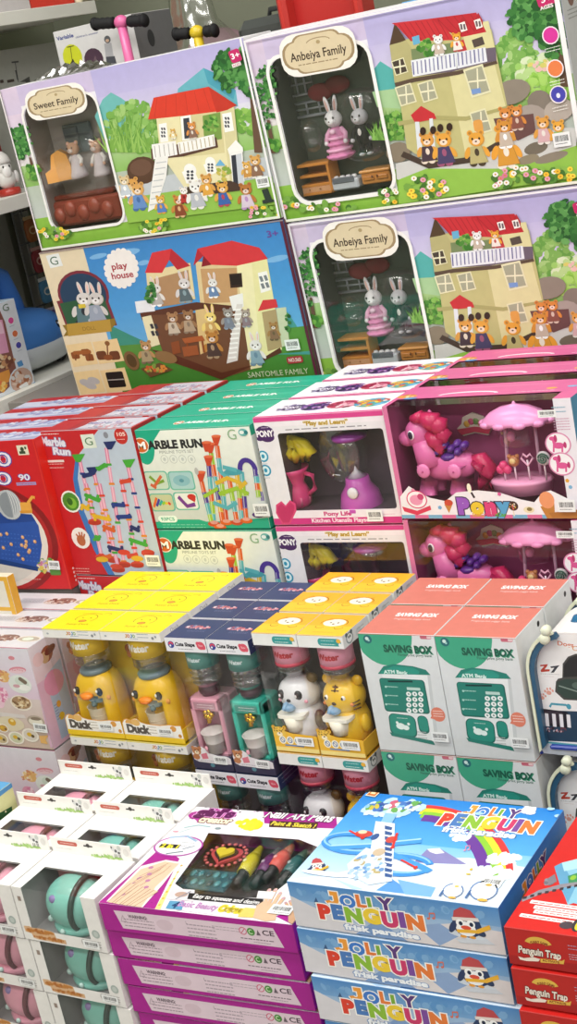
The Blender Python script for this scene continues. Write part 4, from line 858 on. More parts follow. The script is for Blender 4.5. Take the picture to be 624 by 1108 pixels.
# ---------------------------------------------------------------- pink pony boxes
def make_pony():
    W, H, D = dims('pony'); M = base('pony'); cr = (260, 380, 624/364)
    r = root('toy_pony_box', M, 'pink toy pony box with a clear window, upper one at the front', 'toy box', 'pink toy pony boxes')
    mb = MB(); A = front(MB(), M, W, H).crop(*cr)
    zb = H-A.uv(420, 285)[1]; x0 = .010; x1 = A.uv(592, 180)[0]; win = (x0, zb, x1); tc = .042
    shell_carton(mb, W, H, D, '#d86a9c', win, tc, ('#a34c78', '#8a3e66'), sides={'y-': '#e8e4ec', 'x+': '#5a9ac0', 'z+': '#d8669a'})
    A = front(mb, M, W, H).crop(*cr)
    A.put([(0, 0), (x0, 0), (x0, H), (0, H)], [(0, 1, 2, 3)], '#d878a4')
    A.P([(296, 270), (312, 250), (330, 262), (352, 272), (380, 278), (400, 262), (440, 258), (480, 262), (520, 275), (545, 280), (560, 262), (575, 258), (610, 275), (615, 330), (290, 330)], '#eeecf0')
    n = 13
    for i in range(n): A.put([(W*i/n, H-.007), (W*(i+1)/n, H-.007), (W*(i+1)/n, H), (W*i/n, H)], [(0, 1, 2, 3)], '#d8709c' if i % 2 else '#7ab0d0')
    A.letters('Pony', 450, 287, 27, 24, ['#9a5cc0', '#e8c83a', '#d8487c', '#5aa4d0'], b=.09, out='#3a3048', ob=.05)
    A.T('IceCreamCar', 462, 303, 7, '#d89a3a', w=62, b=.04, cols=['#d8a83a', '#d84a7c', '#5aa43a'])
    A.E(424, 254, 4, 9, '#f6f2d8'); A.L([(428, 262), (434, 272)], 4, '#3a2a30')
    A.E(506, 287, 9, 9, '#4a3028'); A.L([(506, 296), (508, 306)], 2.5, '#e8dcc8'); A.leaves(506, 287, 7, 7, ['#d8b83a', '#e8e0d0', '#d86a5a'], 12, 1.8)
    A.P([(378, 284), (394, 282), (387, 300)], '#c88a4a'); A.E(386, 281, 8, 6, '#c8503c'); A.E(535, 294, 10, 6, '#e8ddb8'); A.E(536, 293, 5, 3.5, '#8a7a4a')
    A.P([(556, 288), (582, 282), (584, 312), (570, 318)], '#c0813e'); A.E(568, 276, 14, 16, '#e89a6c'); A.P([(572, 300), (640, 292), (640, 318), (580, 318)], '#b0743a')
    for x, y, c in ((320, 258, '#f0a0bc'), (370, 290, '#7ab0d8'), (480, 265, '#d8609c'), (606, 240, '#e0a23a'), (612, 252, '#7ab4d8')): A.E(x, y, 4, 4, c, n=5)
    A.E(327, 275, 19, 17, '#f6f2f4'); A.ring(327, 275, 19, 17, 2, '#d84a78'); A.E(326, 276, 12, 10, '#e89ab8'); A.E(334, 270, 6, 6, '#c84a78'); A.P([(300, 288), (328, 296), (352, 286), (354, 294), (328, 304), (304, 297)], '#d8405c')
    for x, y in ((589, 172), (596, 209)):
        A.E(x, y, 24, 22, '#f0ecf0'); A.ring(x, y, 24, 22, 2.5, '#d88ab0'); A.E(x+1, y+3, 11, 6, '#d85a94'); A.L([(x-6, y+3), (x-9, y-9)], 6, '#d85a94'); A.E(x-11, y-10, 6, 4, '#d85a94'); A.E(x-5, y-10, 3, 7, '#b83a70'); A.E(x+13, y+2, 3, 6, '#b83a70')
        for k in (-8, 8): A.L([(x+k, y+5), (x+k, y+15)], 3.4, '#d85a94')
    A.greek(596, 135, 30, 20, 5, '#d0a4bc'); A.greek(590, 108, 26, 8, 2, '#8ab4c8')
    T = top(mb, M, W, D, H); T.F(0, 0, 1, 1-tc/D, '#d4649a'); T.P([(70, 18), (290, 18), (300, 26), (60, 26)], '#dc74a4')
    T.arc(W*400, 64, 55, 14, 180, 360, 7, '#f4e2ec'); T.E(20, 60, 20, 12, '#d8904a'); T.E(34, 74, 14, 6, '#5a90c8'); T.leaves(24, 58, 16, 12, ['#e8b04a', '#c8783a', '#d8d0a0'], 14, 4); T.greek(W*760, 66, 70, 5, 1, '#f0c8dc'); T.E(W*830, 52, 10, 5, '#e8b44a'); T.E(W*930, 46, 10, 5, '#7ab4d8')
    mb.build('carton', r); shell_window(r, W, H, win, tc, 'clear')
    sticker(r, M, (0, -.004, H), (1, 0, 0), (0, 0, -1), (0, -1, 0), cr, 604, 287, 33, 23); sticker(r, M, (0, .0005, H), (1, 0, 0), (0, 0, -1), (0, -1, 0), cr, 568, 116, 34, 14)
    L = Lc(M, *cr); y = .045; s = (L(500, 200, y)-L(400, 200, y)).length/100
    pk, hot = '#e070ac', '#c42a5e'
    b = MB(); p = L(388, 210, y); b.ell((p.x, y, p.z), (54*s, 25*s, 27*s), pk, 20, 12, None, 'plastic', .9)
    q = L(348, 190, y); b.tube([L(362, 208, y), L(352, 186, y), L(342, 162, y)], [31*s, 28*s, 24*s], pk, 14)
    h = L(334, 152, y); b.ell((h.x, y, h.z), (28*s, 24*s, 27*s), pk, 18, 12); m = L(310, 162, y-.006); b.ell((m.x, y-.004, m.z), (17*s, 16*s, 14*s), pk, 14, 9)
    for dx, sg in ((340, -1), (348, 1)): e = L(dx, 122, y); b.ell((e.x, y+sg*.008, e.z), (5*s, 4*s, 11*s), pk, 10, 8)
    for x, yy, dy in ((353, 214, -.014), (358, 222, .014), (410, 214, -.014), (408, 222, .014)):
        t = L(x, yy-8, y); f = L(x+2, 258, y); b.tube([(t.x, y+dy, t.z), (t.x, y+dy, (t.z+f.z)/2), (f.x, y+dy, f.z), (f.x, y+dy-.001, f.z-.004)], [19*s, 15*s, 16*s, 17*s], pk, 12)
        if dy < 0: b.ell((t.x, y+dy-17*s, t.z-6*s), (13*s, 4*s, 13*s), '#ea86bc', 12, 7); b.ell((t.x, y+dy-21*s, t.z-6*s), (2*s, 1.5*s, 2*s), '#b84a84', 8, 5)
    pony = b.build('pony', r, 'pink toy pony with a crimson mane')
    b = MB()
    for a, c, rr in (((336, 124), (364, 146), 19), ((350, 128), (376, 156), 18), ((350, 150), (368, 192), 19), ((318, 126), (338, 126), 12), ((364, 138), (378, 182), 15), ((358, 160), (372, 204), 13)): b.tube([L(*a, y-.012), L((a[0]+c[0])/2+7, (a[1]+c[1])/2-4, y-.016), L(*c, y-.014)], [rr*s*.6, rr*s, rr*s*.5], hot, 10)
    b.build('mane', pony, 'crimson mane')
    b = MB(); b.tube([L(426, 200, y), L(446, 200, y), L(462, 222, y), L(466, 250, y), L(455, 268, y)], [7*s, 14*s, 17*s, 13*s, 4*s], hot, 12); b.tube([L(430, 206, y-.01), L(446, 215, y-.012), L(450, 240, y-.01), L(444, 258, y-.01)], [5*s, 10*s, 10*s, 3*s], '#a82050', 10); b.build('tail', pony, 'crimson tail')
    b = MB(); p = L(318, 155, y-.021*1); b.ell((p.x, y-24*s, p.z), (6.5*s, 2.5*s, 8.5*s), '#f4eef4', 10, 8); b.ell((p.x-.5*s, y-25.6*s, p.z), (4.6*s, 2*s, 7*s), '#2a1a3a', 10, 8); b.build('eye', pony, 'dark eye')
    b = MB()                                                         # purple saddle
    for k in range(9): p = L(368+k*6, 186-(k % 3)*6, y-.012); b.ell((p.x, y-.012+(k % 2)*.01, p.z), (7*s, 12*s, 7*s), ['#5a2a86', '#6c3a9a'][k % 2], 9, 7)
    p = L(392, 192, y); b.ell((p.x, y, p.z), (20*s, 25*s, 10*s), '#5a2a86', 14, 8); b.build('saddle', pony, 'purple saddle of flowers')
    b = MB(); c = L(522, 238, y)                                     # ice cream stand
    b.lathe([(50*s, -20*s), (54*s, -2*s), (56*s, 0), (52*s, 4*s), (1e-4, 5*s)], (c.x, y, c.z), 26, '#eba0c6', 'plastic', sy=.62)
    t = L(510, 120, y); b.lathe([(62*s, -10*s), (60*s, -4*s), (46*s, 8*s), (26*s, 17*s), (4*s, 21*s), (2*s, 25*s), (1e-4, 26*s)], (t.x, y, t.z), 26, '#f09cd0', 'plastic', sy=.58)
    for k in range(10): a = 2*pi*k/10; b.ell((t.x+56*s*math.cos(a), y+32*s*math.sin(a), t.z-9*s), (13*s, 8*s, 6*s), '#f09cd0', 9, 6)
    for k in (-1, 1): b.tube([(c.x+k*30*s, y+.012, c.z), (t.x+k*26*s, y+.012, t.z-8*s)], 3*s, '#e6b8d4', 8)
    b.build('ice_cream_stand', r, 'pink toy ice cream stand with a scalloped roof')
    b = MB(); p = L(512, 158, y); b.lathe([(26*s, -16*s), (31*s, -12*s), (33*s, 14*s), (33*s, 16*s), (30*s, 15*s)], (p.x, y, p.z), 18, '#f0c8de', 'shell', sy=.6); b.ell((p.x-10*s, y, p.z), (8*s, 8*s, 9*s), '#d880b0', 10, 7); b.build('clear_basket', r, 'clear pink basket')
    for xx, yy, kind in ((486, 212, 0), (505, 205, 1), (530, 203, 2), (560, 200, 3)):
        b = MB(); p = L(xx, yy, y-.02); z0 = c.z+4*s
        b.tube([(p.x, y-.016, z0), (p.x, y-.016, p.z)], 1.6*s, '#f0d8e4', 7)
        if kind == 0:
            for k in range(3): b.ell((p.x+(k-1)*6*s, y-.016, p.z-8*s+(k % 2)*7*s), (8*s, 8*s, 8*s), '#e0447c', 10, 7)
        elif kind == 1: b.ell((p.x, y-.016, p.z), (10*s, 7*s, 10*s), '#b8764a', 12, 8); b.ell((p.x, y-.022, p.z+1*s), (6*s, 3*s, 5*s), '#e8c88a', 10, 7); [b.ell((p.x+k*7*s, y-.016, p.z+8*s), (4*s, 4*s, 4*s), '#b8764a', 8, 6) for k in (-1, 1)]
        elif kind == 2: b.tube([(p.x, y-.016, p.z-10*s), (p.x-11*s, y-.016, p.z+3*s), (p.x-6*s, y-.016, p.z+10*s), (p.x, y-.016, p.z+5*s), (p.x+6*s, y-.016, p.z+10*s), (p.x+11*s, y-.016, p.z+3*s)], 2*s, '#f2b4d0', 8, closed=True)
        else:
            b.lathe([(11*s, 3*s), (12.5*s, 0), (11*s, -3*s), (1e-4, -3.5*s)], (p.x, y-.016, p.z), 20, '#d8d0d4', ax='y')
            b.tube([(p.x+s*(10-k*.35)*math.cos(k*.55), y-.020, p.z+s*(10-k*.35)*math.sin(k*.55)) for k in range(28)], 1.5*s, '#3f6a58', 6)
        b.build('toy_sweet', r, ['strawberry scoops', 'bear biscuit on a stick', 'pink heart on a stick', 'green swirl lollipop'][kind])
    b = MB(); p = L(434, 138, .11); A2 = None
    b.prism([(-34*s, -4*s), (-24*s, 4*s), (-20*s, 16*s), (0, 24*s), (20*s, 16*s), (24*s, 4*s), (34*s, -4*s), (24*s, -18*s), (0, -13*s), (-24*s, -18*s)], (p.x, .112, p.z), (1, 0, 0), (0, 0, 1), (0, -1, 0), .003, '#d8cfc0')
    for k, c2 in enumerate(('#d8a84a', '#c85a7c', '#7a9a5a', '#d88a4a')): b.ell((p.x+(k-1.5)*9*s, .108, p.z+(8 if k in (1, 2) else 4)*s), (6*s, 1.5*s, 6*s), c2, 9, 6)
    b.prism([(-32*s, -5*s), (0, -1*s), (32*s, -5*s), (26*s, -15*s), (0, -10*s), (-26*s, -15*s)], (p.x, .108, p.z), (1, 0, 0), (0, 0, 1), (0, -1, 0), .002, '#c8405c'); b.build('badge_print', r, 'printed badge with a red ribbon on the backing card')
    return r
R = make_pony()
for i in range(1, 3): dup(R, base('pony', 0, i), 'pink toy pony box, %s in its row' % NTH[i])
dup(R, base('pony', 1, 0), 'pink toy pony box of the lower layer, just behind the coral-topped saving boxes')
# ---------------------------------------------------------------- bingo
def make_bingo():
    H, W, D = .335, .27, .085; cr = (0, 440, 475/90)
    yaw = 2.5; p = ray(36.5, 475); p = p*(2.262/p.y); e = frame(0, 0, 0, yaw).to_3x3() @ Vector((1, 0, 0))
    o = p-e*W; M = frame(o.x, o.y, o.z-H, yaw)
    r, mb = solid('bingo_game_box', '', W, H, D, M, 'toy box', 'bright red bingo game box with a blue number tray on it, at the front', 'bingo boxes', '#c8202a', {'y-': '#cc2228', 'z+': '#a4a8c4', 'x+': '#d8261e'})
    A = front(mb, M, W, H).crop(*cr)
    A.E(-30, 760, 345, 330, '#8c1f22', n=40); A.E(-35, 760, 318, 305, '#b02a2c', n=40); A.E(-40, 760, 300, 285, '#e6dcd2', n=40); A.E(-45, 760, 270, 260, '#d8d2ca', n=40)
    for y, s in ((300, 1), (410, .9)): A.T('O', 18, y, 66*s, '#e9e6f0', w=70, b=.09, out='#4a3f9c'); A.T('O', 18, y, 60*s, '#4a3f9c', w=54, b=-.005); A.T('O', 18, y, 42*s, '#cc2228', w=30, b=.02)
    A.R(130, 248, 62, 58, '#e2dcc4'); A.R(128, 262, 34, 16, '#3c4a34', 3); A.E(126, 244, 10, 14, '#3c4a34'); A.E(144, 236, 6, 9, '#4a5a40')
    A.T('90', 138, 403, 34, '#e6e0ee', w=60, b=.03, out='#5a4aa0'); A.R(150, 440, 112, 18, '#9a94c8'); A.greek(150, 440, 100, 10, 1, '#cc4a58')
    A.P([(-40, 600), (180, 615), (220, 680), (240, 790), (222, 930), (130, 915), (0, 880), (-40, 870)], '#2f55a8'); A.P([(-40, 600), (180, 615), (205, 655), (-40, 670)], '#274690'); A.P([(-40, 862), (222, 918), (216, 940), (-40, 890)], '#20407e')
    for i in range(11):
        for j in range(7): A.E(5+i*20+j*2, 720+j*24+i*2, 6, 4, '#3f6abc', n=8)
    for x, y in ((130, 745), (150, 770), (125, 790), (145, 800), (165, 830), (105, 845), (132, 870), (40, 725), (20, 805), (200, 770), (65, 785), (5, 730), (170, 820), (150, 790)): A.E(x, y, 9, 11, '#d8a06a'); A.E(x-2, y-3, 4, 4, '#f0d0a0')
    A.E(50, 560, 66, 88, '#b8bcc0', 0); A.E(50, 560, 50, 76, '#8a9096')
    for k in range(9): A.arc(55, 560, 8+k*7, 86, -80, 80, 5, '#d8dadc' if k % 2 else '#a4a8ae')
    A.R(150, 575, 62, 60, '#e8a84a', 8, 3); A.L([(160, 550), (185, 515), (200, 520)], 16, '#e8a84a'); A.R(150, 600, 70, 16, '#d89438', 4)
    A.leaves(268, 905, 48, 40, ['#b8a0c8', '#d8c060', '#8aa8d0', '#6a9a50', '#c87a9a', '#e0d4c0'], 60, 12); A.R(318, 945, 60, 34, '#5a8a40', 8); A.greek(185, 985, 100, 6, 1, '#f0c4bc')
    A.put([(W-.004, 0), (W, 0), (W, H), (W-.004, H)], [(0, 1, 2, 3)], '#d8322a')
    S = side(mb, M, W, D, H)
    S.letters('B', D*500, 42, 26, 10, ['#d8deee'], b=.06, out='#3f3f9a'); S.letters('L', D*500, 84, 22, 10, ['#d8deee'], b=.06, out='#3f3f9a'); S.letters('O', D*500, 122, 20, 10, ['#d8deee'], b=.05, out='#3f3f9a'); S.greek(D*500, 142, 30, 8, 2, '#c8b8d8'); S.P([(30, 215), (60, 205), (85, 250), (40, 250)], '#2f55a8')
    for i in range(4):
        for j in range(5): S.E(20+j*10, 295+i*9, 3, 3, '#f0d8d8', n=6)
    T = top(mb, M, W, D, H); T.F(0, 0, 1, .45, '#b42a30'); T.F(0, .38, 1, .48, '#d8c4c8'); T.P([(0, 30), (W*1000, 34), (W*1000, 60), (W*500, 80), (0, 70)], '#c8cce0'); T.leaves(W*600, 45, W*380, 20, ['#8a94c0', '#d0d4e4', '#a8b0d0', '#b8a8c0'], 50, 10)
    mb.build('carton', r); sticker(r, M, (0, -.003, H), (1, 0, 0), (0, 0, -1), (0, -1, 0), cr, 308, 905, 62, 52, rot=4)
    return r, M, D
R, Mb, Db = make_bingo()
for i in (1, 2, 3): dup(R, Mb @ Matrix.Translation((0, i*(Db+.003), 0)), 'red bingo game box with pale printed top, %s in its row' % NTH[i])
# ================================================================ second row
def make_sav():
    W, H, D = dims('sav'); M = base('sav'); cr = (370, 610, 624/254)
    r, mb = solid('saving_box_carton', '', W, H, D, M, 'toy box', 'saving box carton with coral top, front right one of the upper layer', 'saving box cartons', '#d9dcdd', {'y-': '#dcdfe0', 'z+': '#d07a6c', 'x+': '#e2e4e4'})
    A = front(mb, M, W, H).crop(*cr); gr, dk, tx = '#43a583', '#2a7f70', '#1f5a48'
    A.F(0, 0, 1, 1, '#dcdfe0', '#d2d5d6')
    A.E(312, 186, 84, 96, gr, n=36); A.E(273, 208, 12, 12, '#2c6a70'); A.E(271, 206, 5, 5, '#d0e4e0'); A.E(276, 211, 3, 3, '#a0ccc8'); A.R(437, 203, 32, 10, '#c86a7c', 4); A.R(446, 203, 12, 7, '#e8c8cc', 2)
    A.T('SAVING BOX', 387, 237, 19, '#4aa07c', w=134, b=.07); A.T('SAVING BOX', 385, 235, 19, tx, w=134, b=.055)
    A.T('Fingerprint piggy bank', 406, 252, 7, '#3c6a58', w=96, b=.02)
    A.P([(312, 300), (440, 306), (458, 492), (334, 462)], '#e4e7e7'); A.P([(440, 306), (448, 304), (468, 490), (458, 492)], '#c6cacb')
    A.P([(300, 303), (316, 282), (345, 276), (400, 282), (436, 292), (449, 306), (440, 306), (320, 303)], dk); A.P([(310, 296), (345, 281), (400, 286), (418, 296), (415, 304), (310, 303)], '#2f9482'); A.T('ATM Bank', 350, 297, 9, '#d8efe8', w=66, b=.04, arch=2)
    A.R(374, 363, 128, 94, '#23695e', 9); A.R(373, 362, 122, 88, dk, 8); A.L([(328, 323), (398, 324)], 5, '#153c38')
    A.R(400, 344, 38, 8, '#bcd6ce', 1)
    for i in range(4):
        for j in range(3): A.E(386+j*17, 358+i*15, 7.2, 6.6, '#e9eeec'); A.E(386+j*17, 358+i*15, 2.2, 2.4, '#5a7a74')
    for i in range(3): A.greek(340, 338+i*24, 32, 6, 1, '#a8d4c8'); A.E(322, 338+i*24, 3, 3, '#a8d4c8')
    A.R(368, 444, 76, 62, '#23695e', 16, rot=4); A.R(368, 443, 70, 56, '#2f8d7c', 14, rot=4); A.E(362, 446, 13, 9, '#dfeeea'); A.E(377, 450, 9, 7, '#dfeeea'); A.E(352, 436, 4, 4, '#dfeeea'); A.E(384, 440, 4, 4, '#dfeeea'); A.greek(366, 424, 30, 4, 1, '#bcd8d0')
    A.R(426, 442, 30, 50, '#23695e', 13); A.R(426, 440, 26, 42, '#2f8d7c', 12)
    A.P([(330, 462), (452, 486), (458, 498), (336, 472)], '#2c7c6e')
    A.E(468, 414, 20, 20, '#dc8068'); A.P([(446, 424), (456, 408), (460, 428)], '#dc8068'); A.greek(468, 412, 28, 14, 3, '#f2d8d0'); A.greek(422, 470, 26, 16, 3, '#b0b4b4')
    A.k += 1; A.F(.0, 0, 1, .006, '#c87468'); A.F(0, .992, 1, 1, '#c8cccc')
    T = top(mb, M, W, D, H); T.T('SAVING BOX', W*520, D*330, 13, '#f4eeec', w=76, b=.055); T.T('Fingerprint piggy bank', W*520, D*480, 5.5, '#f0d8d4', w=68)
    S = side(mb, M, W, D, H); S.E(D*780, 16, 5, 5, '#141414'); S.E(D*780, 16, 3, 3, '#000')
    S.F(.15, .3, .85, .9, '#dde0e0'); S.greek(D*500, H*560, D*600, 90, 10, '#c0c4c6')
    mb.build('carton', r); sticker(r, M, (0, -.003, H), (1, 0, 0), (0, 0, -1), (0, -1, 0), cr, 472, 476, 48, 27)
    return r
R = make_sav()
dup(R, base('sav', 0, 0, col=-1), 'saving box carton with coral top, at the front beside the tiger box')
dup(R, base('sav', 0, 1), 'saving box carton with coral top, second row, nearest the dog carriers')
dup(R, base('sav', 0, 1, col=-1), 'saving box carton with coral top, second row, nearest the orange-topped boxes')
dup(R, base('sav', 1, 0), 'saving box carton underneath, just above the rainbow on the penguin box')
dup(R, base('sav', 1, 0, col=-1), 'saving box carton underneath, beside the lower orange-capped water box')
# ---------------------------------------------------------------- water dispenser boxes
def capped(name, key, label, cat, group, captop, capfront, capside, caph, baseh, basecol, back, capdraw, basedraw):
    """box of card cap, clear shell, card base and back card"""
    W, H, D = dims(key); M = base(key); r = root(name, M, label, cat, group)
    mb = MB(); mb.box(0, W, 0, D, H-caph, H, capfront, sides={'z+': captop, 'x+': capside}); capdraw(mb, M, W, H, D, caph); mb.build('card_lid', r)
    mb = MB(); mb.box(.001, W-.001, .001, D-.001, 0, .004, basecol); mb.box(.0005, W-.0005, .0005, .0025, 0, baseh*.62, basecol); mb.box(W-.003, W-.001, .001, D-.001, 0, baseh*.62, basecol)
    mb.box(.001, .003, .001, D-.001, 0, baseh*.62, basecol); basedraw(mb, M, W, H, D, baseh); mb.build('card_base', r)
    mb = MB(); mb.box(.004, W-.004, D-.006, D-.003, .004, H-caph, back); mb.build('backing_card', r)
    mb = MB(); g = .0012; mb.quad((g, g, baseh*.3), (W-g, g, baseh*.3), (W-g, g, H-caph), (g, g, H-caph), '#fff', 'clear')
    for x in (g, W-g): mb.quad((x, g, .01), (x, D-.002, .01), (x, D-.002, H-caph), (x, g, H-caph), '#fff', 'clear')
    mb.build('clear_shell', r, 'clear plastic shell')
    return r, M, W, H, D
def bottle(mb, c, r, z0, z1, lab, labz, labtxt=None, tint='bottleclear'):
    """ribbed clear water bottle with a printed wrap"""
    h = z1-z0; pr = [(r*.62, z0), (r*.62, z0+.06*h), (r*.95, z0+.16*h)]
    n = 3
    for k in range(n): zz = z0+(.18+.1*k)*h; pr += [(r, zz), (r, zz+.05*h), (r*.92, zz+.075*h)]
    pr += [(r, z0+.5*h), (r, z1-.1*h), (r*.85, z1)]
    mb.lathe(pr, (c[0], c[1], 0), 22, '#fff', tint)
    mb.lathe([(r*1.01, labz[0]), (r*1.015, labz[1])], (c[0], c[1], 0), 22, lab, 'paper')
def wraptext(mb, M, c, r, z, txt, h, col, w):
    A = Art(mb, M, (c[0], c[1], z), (1, 0, 0), (0, 0, -1), (0, -1, 0), 9, 9); A.clip = False
    vs0 = len(mb.v); A.T(txt, 0, 0, h, col, w=w, b=.04)
    for i in range(vs0, len(mb.v)):
        x, y, zz = mb.v[i]; a = (x-c[0])/r; mb.v[i] = (c[0]+r*math.sin(a)*1.02, c[1]-r*math.cos(a)*1.02, zz)
def make_duck():
    def cap(mb, M, W, H, D, ch):
        A = front(mb, M, W, H); 
        A.letters('JOJO', W*560-8, 8, 6, 6, ['#d8a03a', '#c85a3a', '#5a8ac0', '#7aa84a'], b=.04); A.greek(W*560+22, 7, 26, 6, 2, '#8a9aa8'); A.greek(W*560, 13.5, 20, 2, 1, '#5a80b0')
        A.E(13, 10, 3, 2, '#b0b4b8'); A.E(W*900-4, 11, 3, 3, '#8a8e92'); A.E(W*900+3, 8, 2.5, 2.5, '#a0a4a8'); A.F(0, .0, 1, .008, '#e2d23a')
        T = top(mb, M, W, D, H); T.F(0, 0, 1, 1, '#f2dd1e'); T.arc(W*500, D*420, 24, 19, 150, 400, 1.6, '#8a7420'); T.E(W*500, D*560, 9, 5, '#d8943a'); T.arc(W*500, D*560, 9, 5, 0, 360, 1.2, '#7a5a1a'); T.E(W*430, D*400, 1.6, 2, '#5a4a1a'); T.E(W*570, D*400, 1.6, 2, '#5a4a1a')
        T.arc(W*500, D*230, 26, 6, 200, 340, 1.3, '#8a7420'); T.T('Funny Duck', W*500, D*720, 7, '#9a8418', w=52, b=.01, rot=-3); T.arc(W*760, D*180, 8, 4, 180, 420, 1.2, '#8a7420')
        S = side(mb, M, W, D, H); S.F(0, 0, 1, ch/H, '#eceae6'); S.T('Duck', D*500, 9, 7, '#8a8c90', w=26)
    def bs(mb, M, W, H, D, bh):
        A = front(mb, M, W, H); A.clip = False; A.mm(); A.k += 10
        yb = H*1000
        pts = [(2, yb-34), (8, yb-41), (16, yb-43), (24, yb-40), (30, yb-44), (38, yb-45), (46, yb-38), (60, yb-35), (90, yb-34), (112, yb-37), (126, yb-36), (W*1000-2, yb-37), (W*1000-1, yb-10), (1, yb-10)]
        A.P([(x-1.5 if x < 30 else x+.5, y-1.6) for x, y in pts], '#d89a4a'); A.P(pts, '#efece6'); A.E(18, yb-36, 9, 7, '#d8a45a'); A.E(34, yb-37, 10, 7, '#e0b46a'); A.E(120, yb-30, 7, 6, '#d89a4a')
        A.T('Duck', 36, yb-24, 16, '#5a534c', w=50, b=.07, out='#f6f4f0', ob=.05); A.greek(70, yb-24, 20, 12, 3, '#b0a898'); A.greek(40, yb-14, 50, 3, 1, '#b8b0a0'); A.E(W*1000-8, yb-16, 4, 4, '#c88a3a')
        A.P([(0, yb-11), (W*1000, yb-11), (W*1000, yb), (0, yb)], '#ecc62c')
    r, M, W, H, D = capped('water_dispenser_box', 'duck', 'yellow-topped duck water dispenser box at the front, beside the navy-topped boxes', 'toy box', 'yellow duck dispenser boxes', '#f2dd1e', '#eceae6', '#e8e6e0', .019, .046, '#ecc62c', '#e2c23a', cap, bs)
    x, y = W*.5, D*.48
    b = MB(); 
    b.T = Matrix.Translation((x, y, .006)); h = .118
    prof = [(.046, 0), (.047, .02), (.046, .06), (.044, .085), (.038, .105), (.026, .117), (.001, h)]
    # body with an arched recess: swept rings, front pushed in
    n = 32; vs = []; fs = []; zz = [0, .006, .02, .035, .05, .058, .064, .069, .073, .078, .088, .098, .107, .113, .117, .118]
    def rad(z):
        for (r0, a), (r1, bb) in zip(prof, prof[1:]):
            if a <= z <= bb: return r0+(r1-r0)*(z-a)/(bb-a)
        return .001
    for z in zz:
        for i in range(n):
            a = 2*pi*i/n; rr = rad(z); X = rr*1.08*math.copysign(abs(math.cos(a))**.8, math.cos(a)); Y = rr*.9*math.copysign(abs(math.sin(a))**.8, math.sin(a))
            if Y < 0 and z > .004:
                aw = .031*(1 if z < .058 else math.sqrt(max(0, 1-((z-.058)/.020)**2)) if z < .078 else 0)
                if abs(X) < aw: Y = min(0, Y+.034)
            vs.append((X, Y, z))
    for j in range(len(zz)-1):
        for i in range(n): fs.append((j*n+i, j*n+(i+1) % n, (j+1)*n+(i+1) % n, (j+1)*n+i))
    b.add(vs, fs+[tuple(range(n))[::-1]], '#efc024', 'plastic', True)
    b.T = None; duck = b.build('duck_dispenser', r, 'yellow plastic duck water dispenser with orange beak')
    b = MB()
    for s in (-1, 1):
        b.ell((x+s*.027, y-.036, .092), (.0068, .0055, .0085), '#2a201a', 12, 9); b.ell((x+s*.027-.002, y-.0412, .095), (.0025, .002, .0035), '#f8f4ea', 8, 6); b.ell((x+s*.039, y-.028, .078), (.006, .003, .005), '#e8a04a', 10, 6)
    b.build('eyes', duck, 'black eyes')
    b = MB(); b.ell((x, y-.044, .086), (.0155, .008, .006), '#ea8a2e', 14, 8); b.ell((x, y-.046, .083), (.012, .007, .004), '#d8762a', 12, 7); b.build('beak', duck, 'orange beak')
    b = MB(); b.ell((x, y-.016, .068), (.018, .014, .009), '#8aa4ac', 14, 8); b.tube([(x, y-.026, .068), (x, y-.028, .060), (x, y-.028, .057)], [.006, .006, .005], '#7a98a2', 10); b.ell((x, y-.030, .072), (.007, .007, .0035), '#a8bcc2', 10, 7); b.build('tap', duck, 'grey blue tap')
    b = MB(); b.lathe([(.0175, 0), (.020, .02), (.0225, .042), (.0235, .043), (.021, .042), (.018, .005), (1e-4, .004)], (x, y-.017, .012), 22, '#efe6cf'); b.tube([(x+.0205*math.cos(k*pi/10), y-.017+.0205*math.sin(k*pi/10), .038) for k in range(20)], .0008, '#d8ccb0', 5, closed=True); b.build('cup', r, 'cream cup')
    b = MB(); b.lathe([(.026, 0), (.031, .002), (.032, .008), (.028, .012), (.020, .013)], (x, y, .119), 22, '#6d7f86'); b.build('bottle_collar', r, 'grey blue collar')
    b = MB(); bottle(b, (x, y), .035, .131, .207, '#e8c22e', (.164, .205)); wraptext(b, M, (x, y), .036, .187, 'Water', 14, '#f6f2e6', 50); b.ell((x-.026, y-.0255, .182), (.009, .003, .009), '#8a4a24', 12, 8); b.ell((x-.026, y-.0265, .171), (.006, .003, .007), '#9a5a2c', 10, 7); b.build('bottle', r, 'clear bottle with a yellow wrap')
    sticker(r, M, (0, -.001, H), (1, 0, 0), (0, 0, -1), (0, -1, 0), None, W*1000*.72, H*1000-23, 34, 15)
    return r
R = make_duck()     # built in the left place, then moved to its own
for c in (0, 1):
    for i in range(3):
        l = 'yellow-topped duck dispenser box, %s, in the file beside the %s' % (NTH[i], ('pink tea sets', 'navy-topped boxes')[c])
        if (c, i) == (0, 0): R['label'] = l
        else: dup(R, base('duck', 0, i, col=c), l)
    dup(R, base('duck', 1, 0, col=c), 'duck water dispenser box underneath, only its white lid showing, nearer the %s boxes' % ('pink', 'navy')[c])
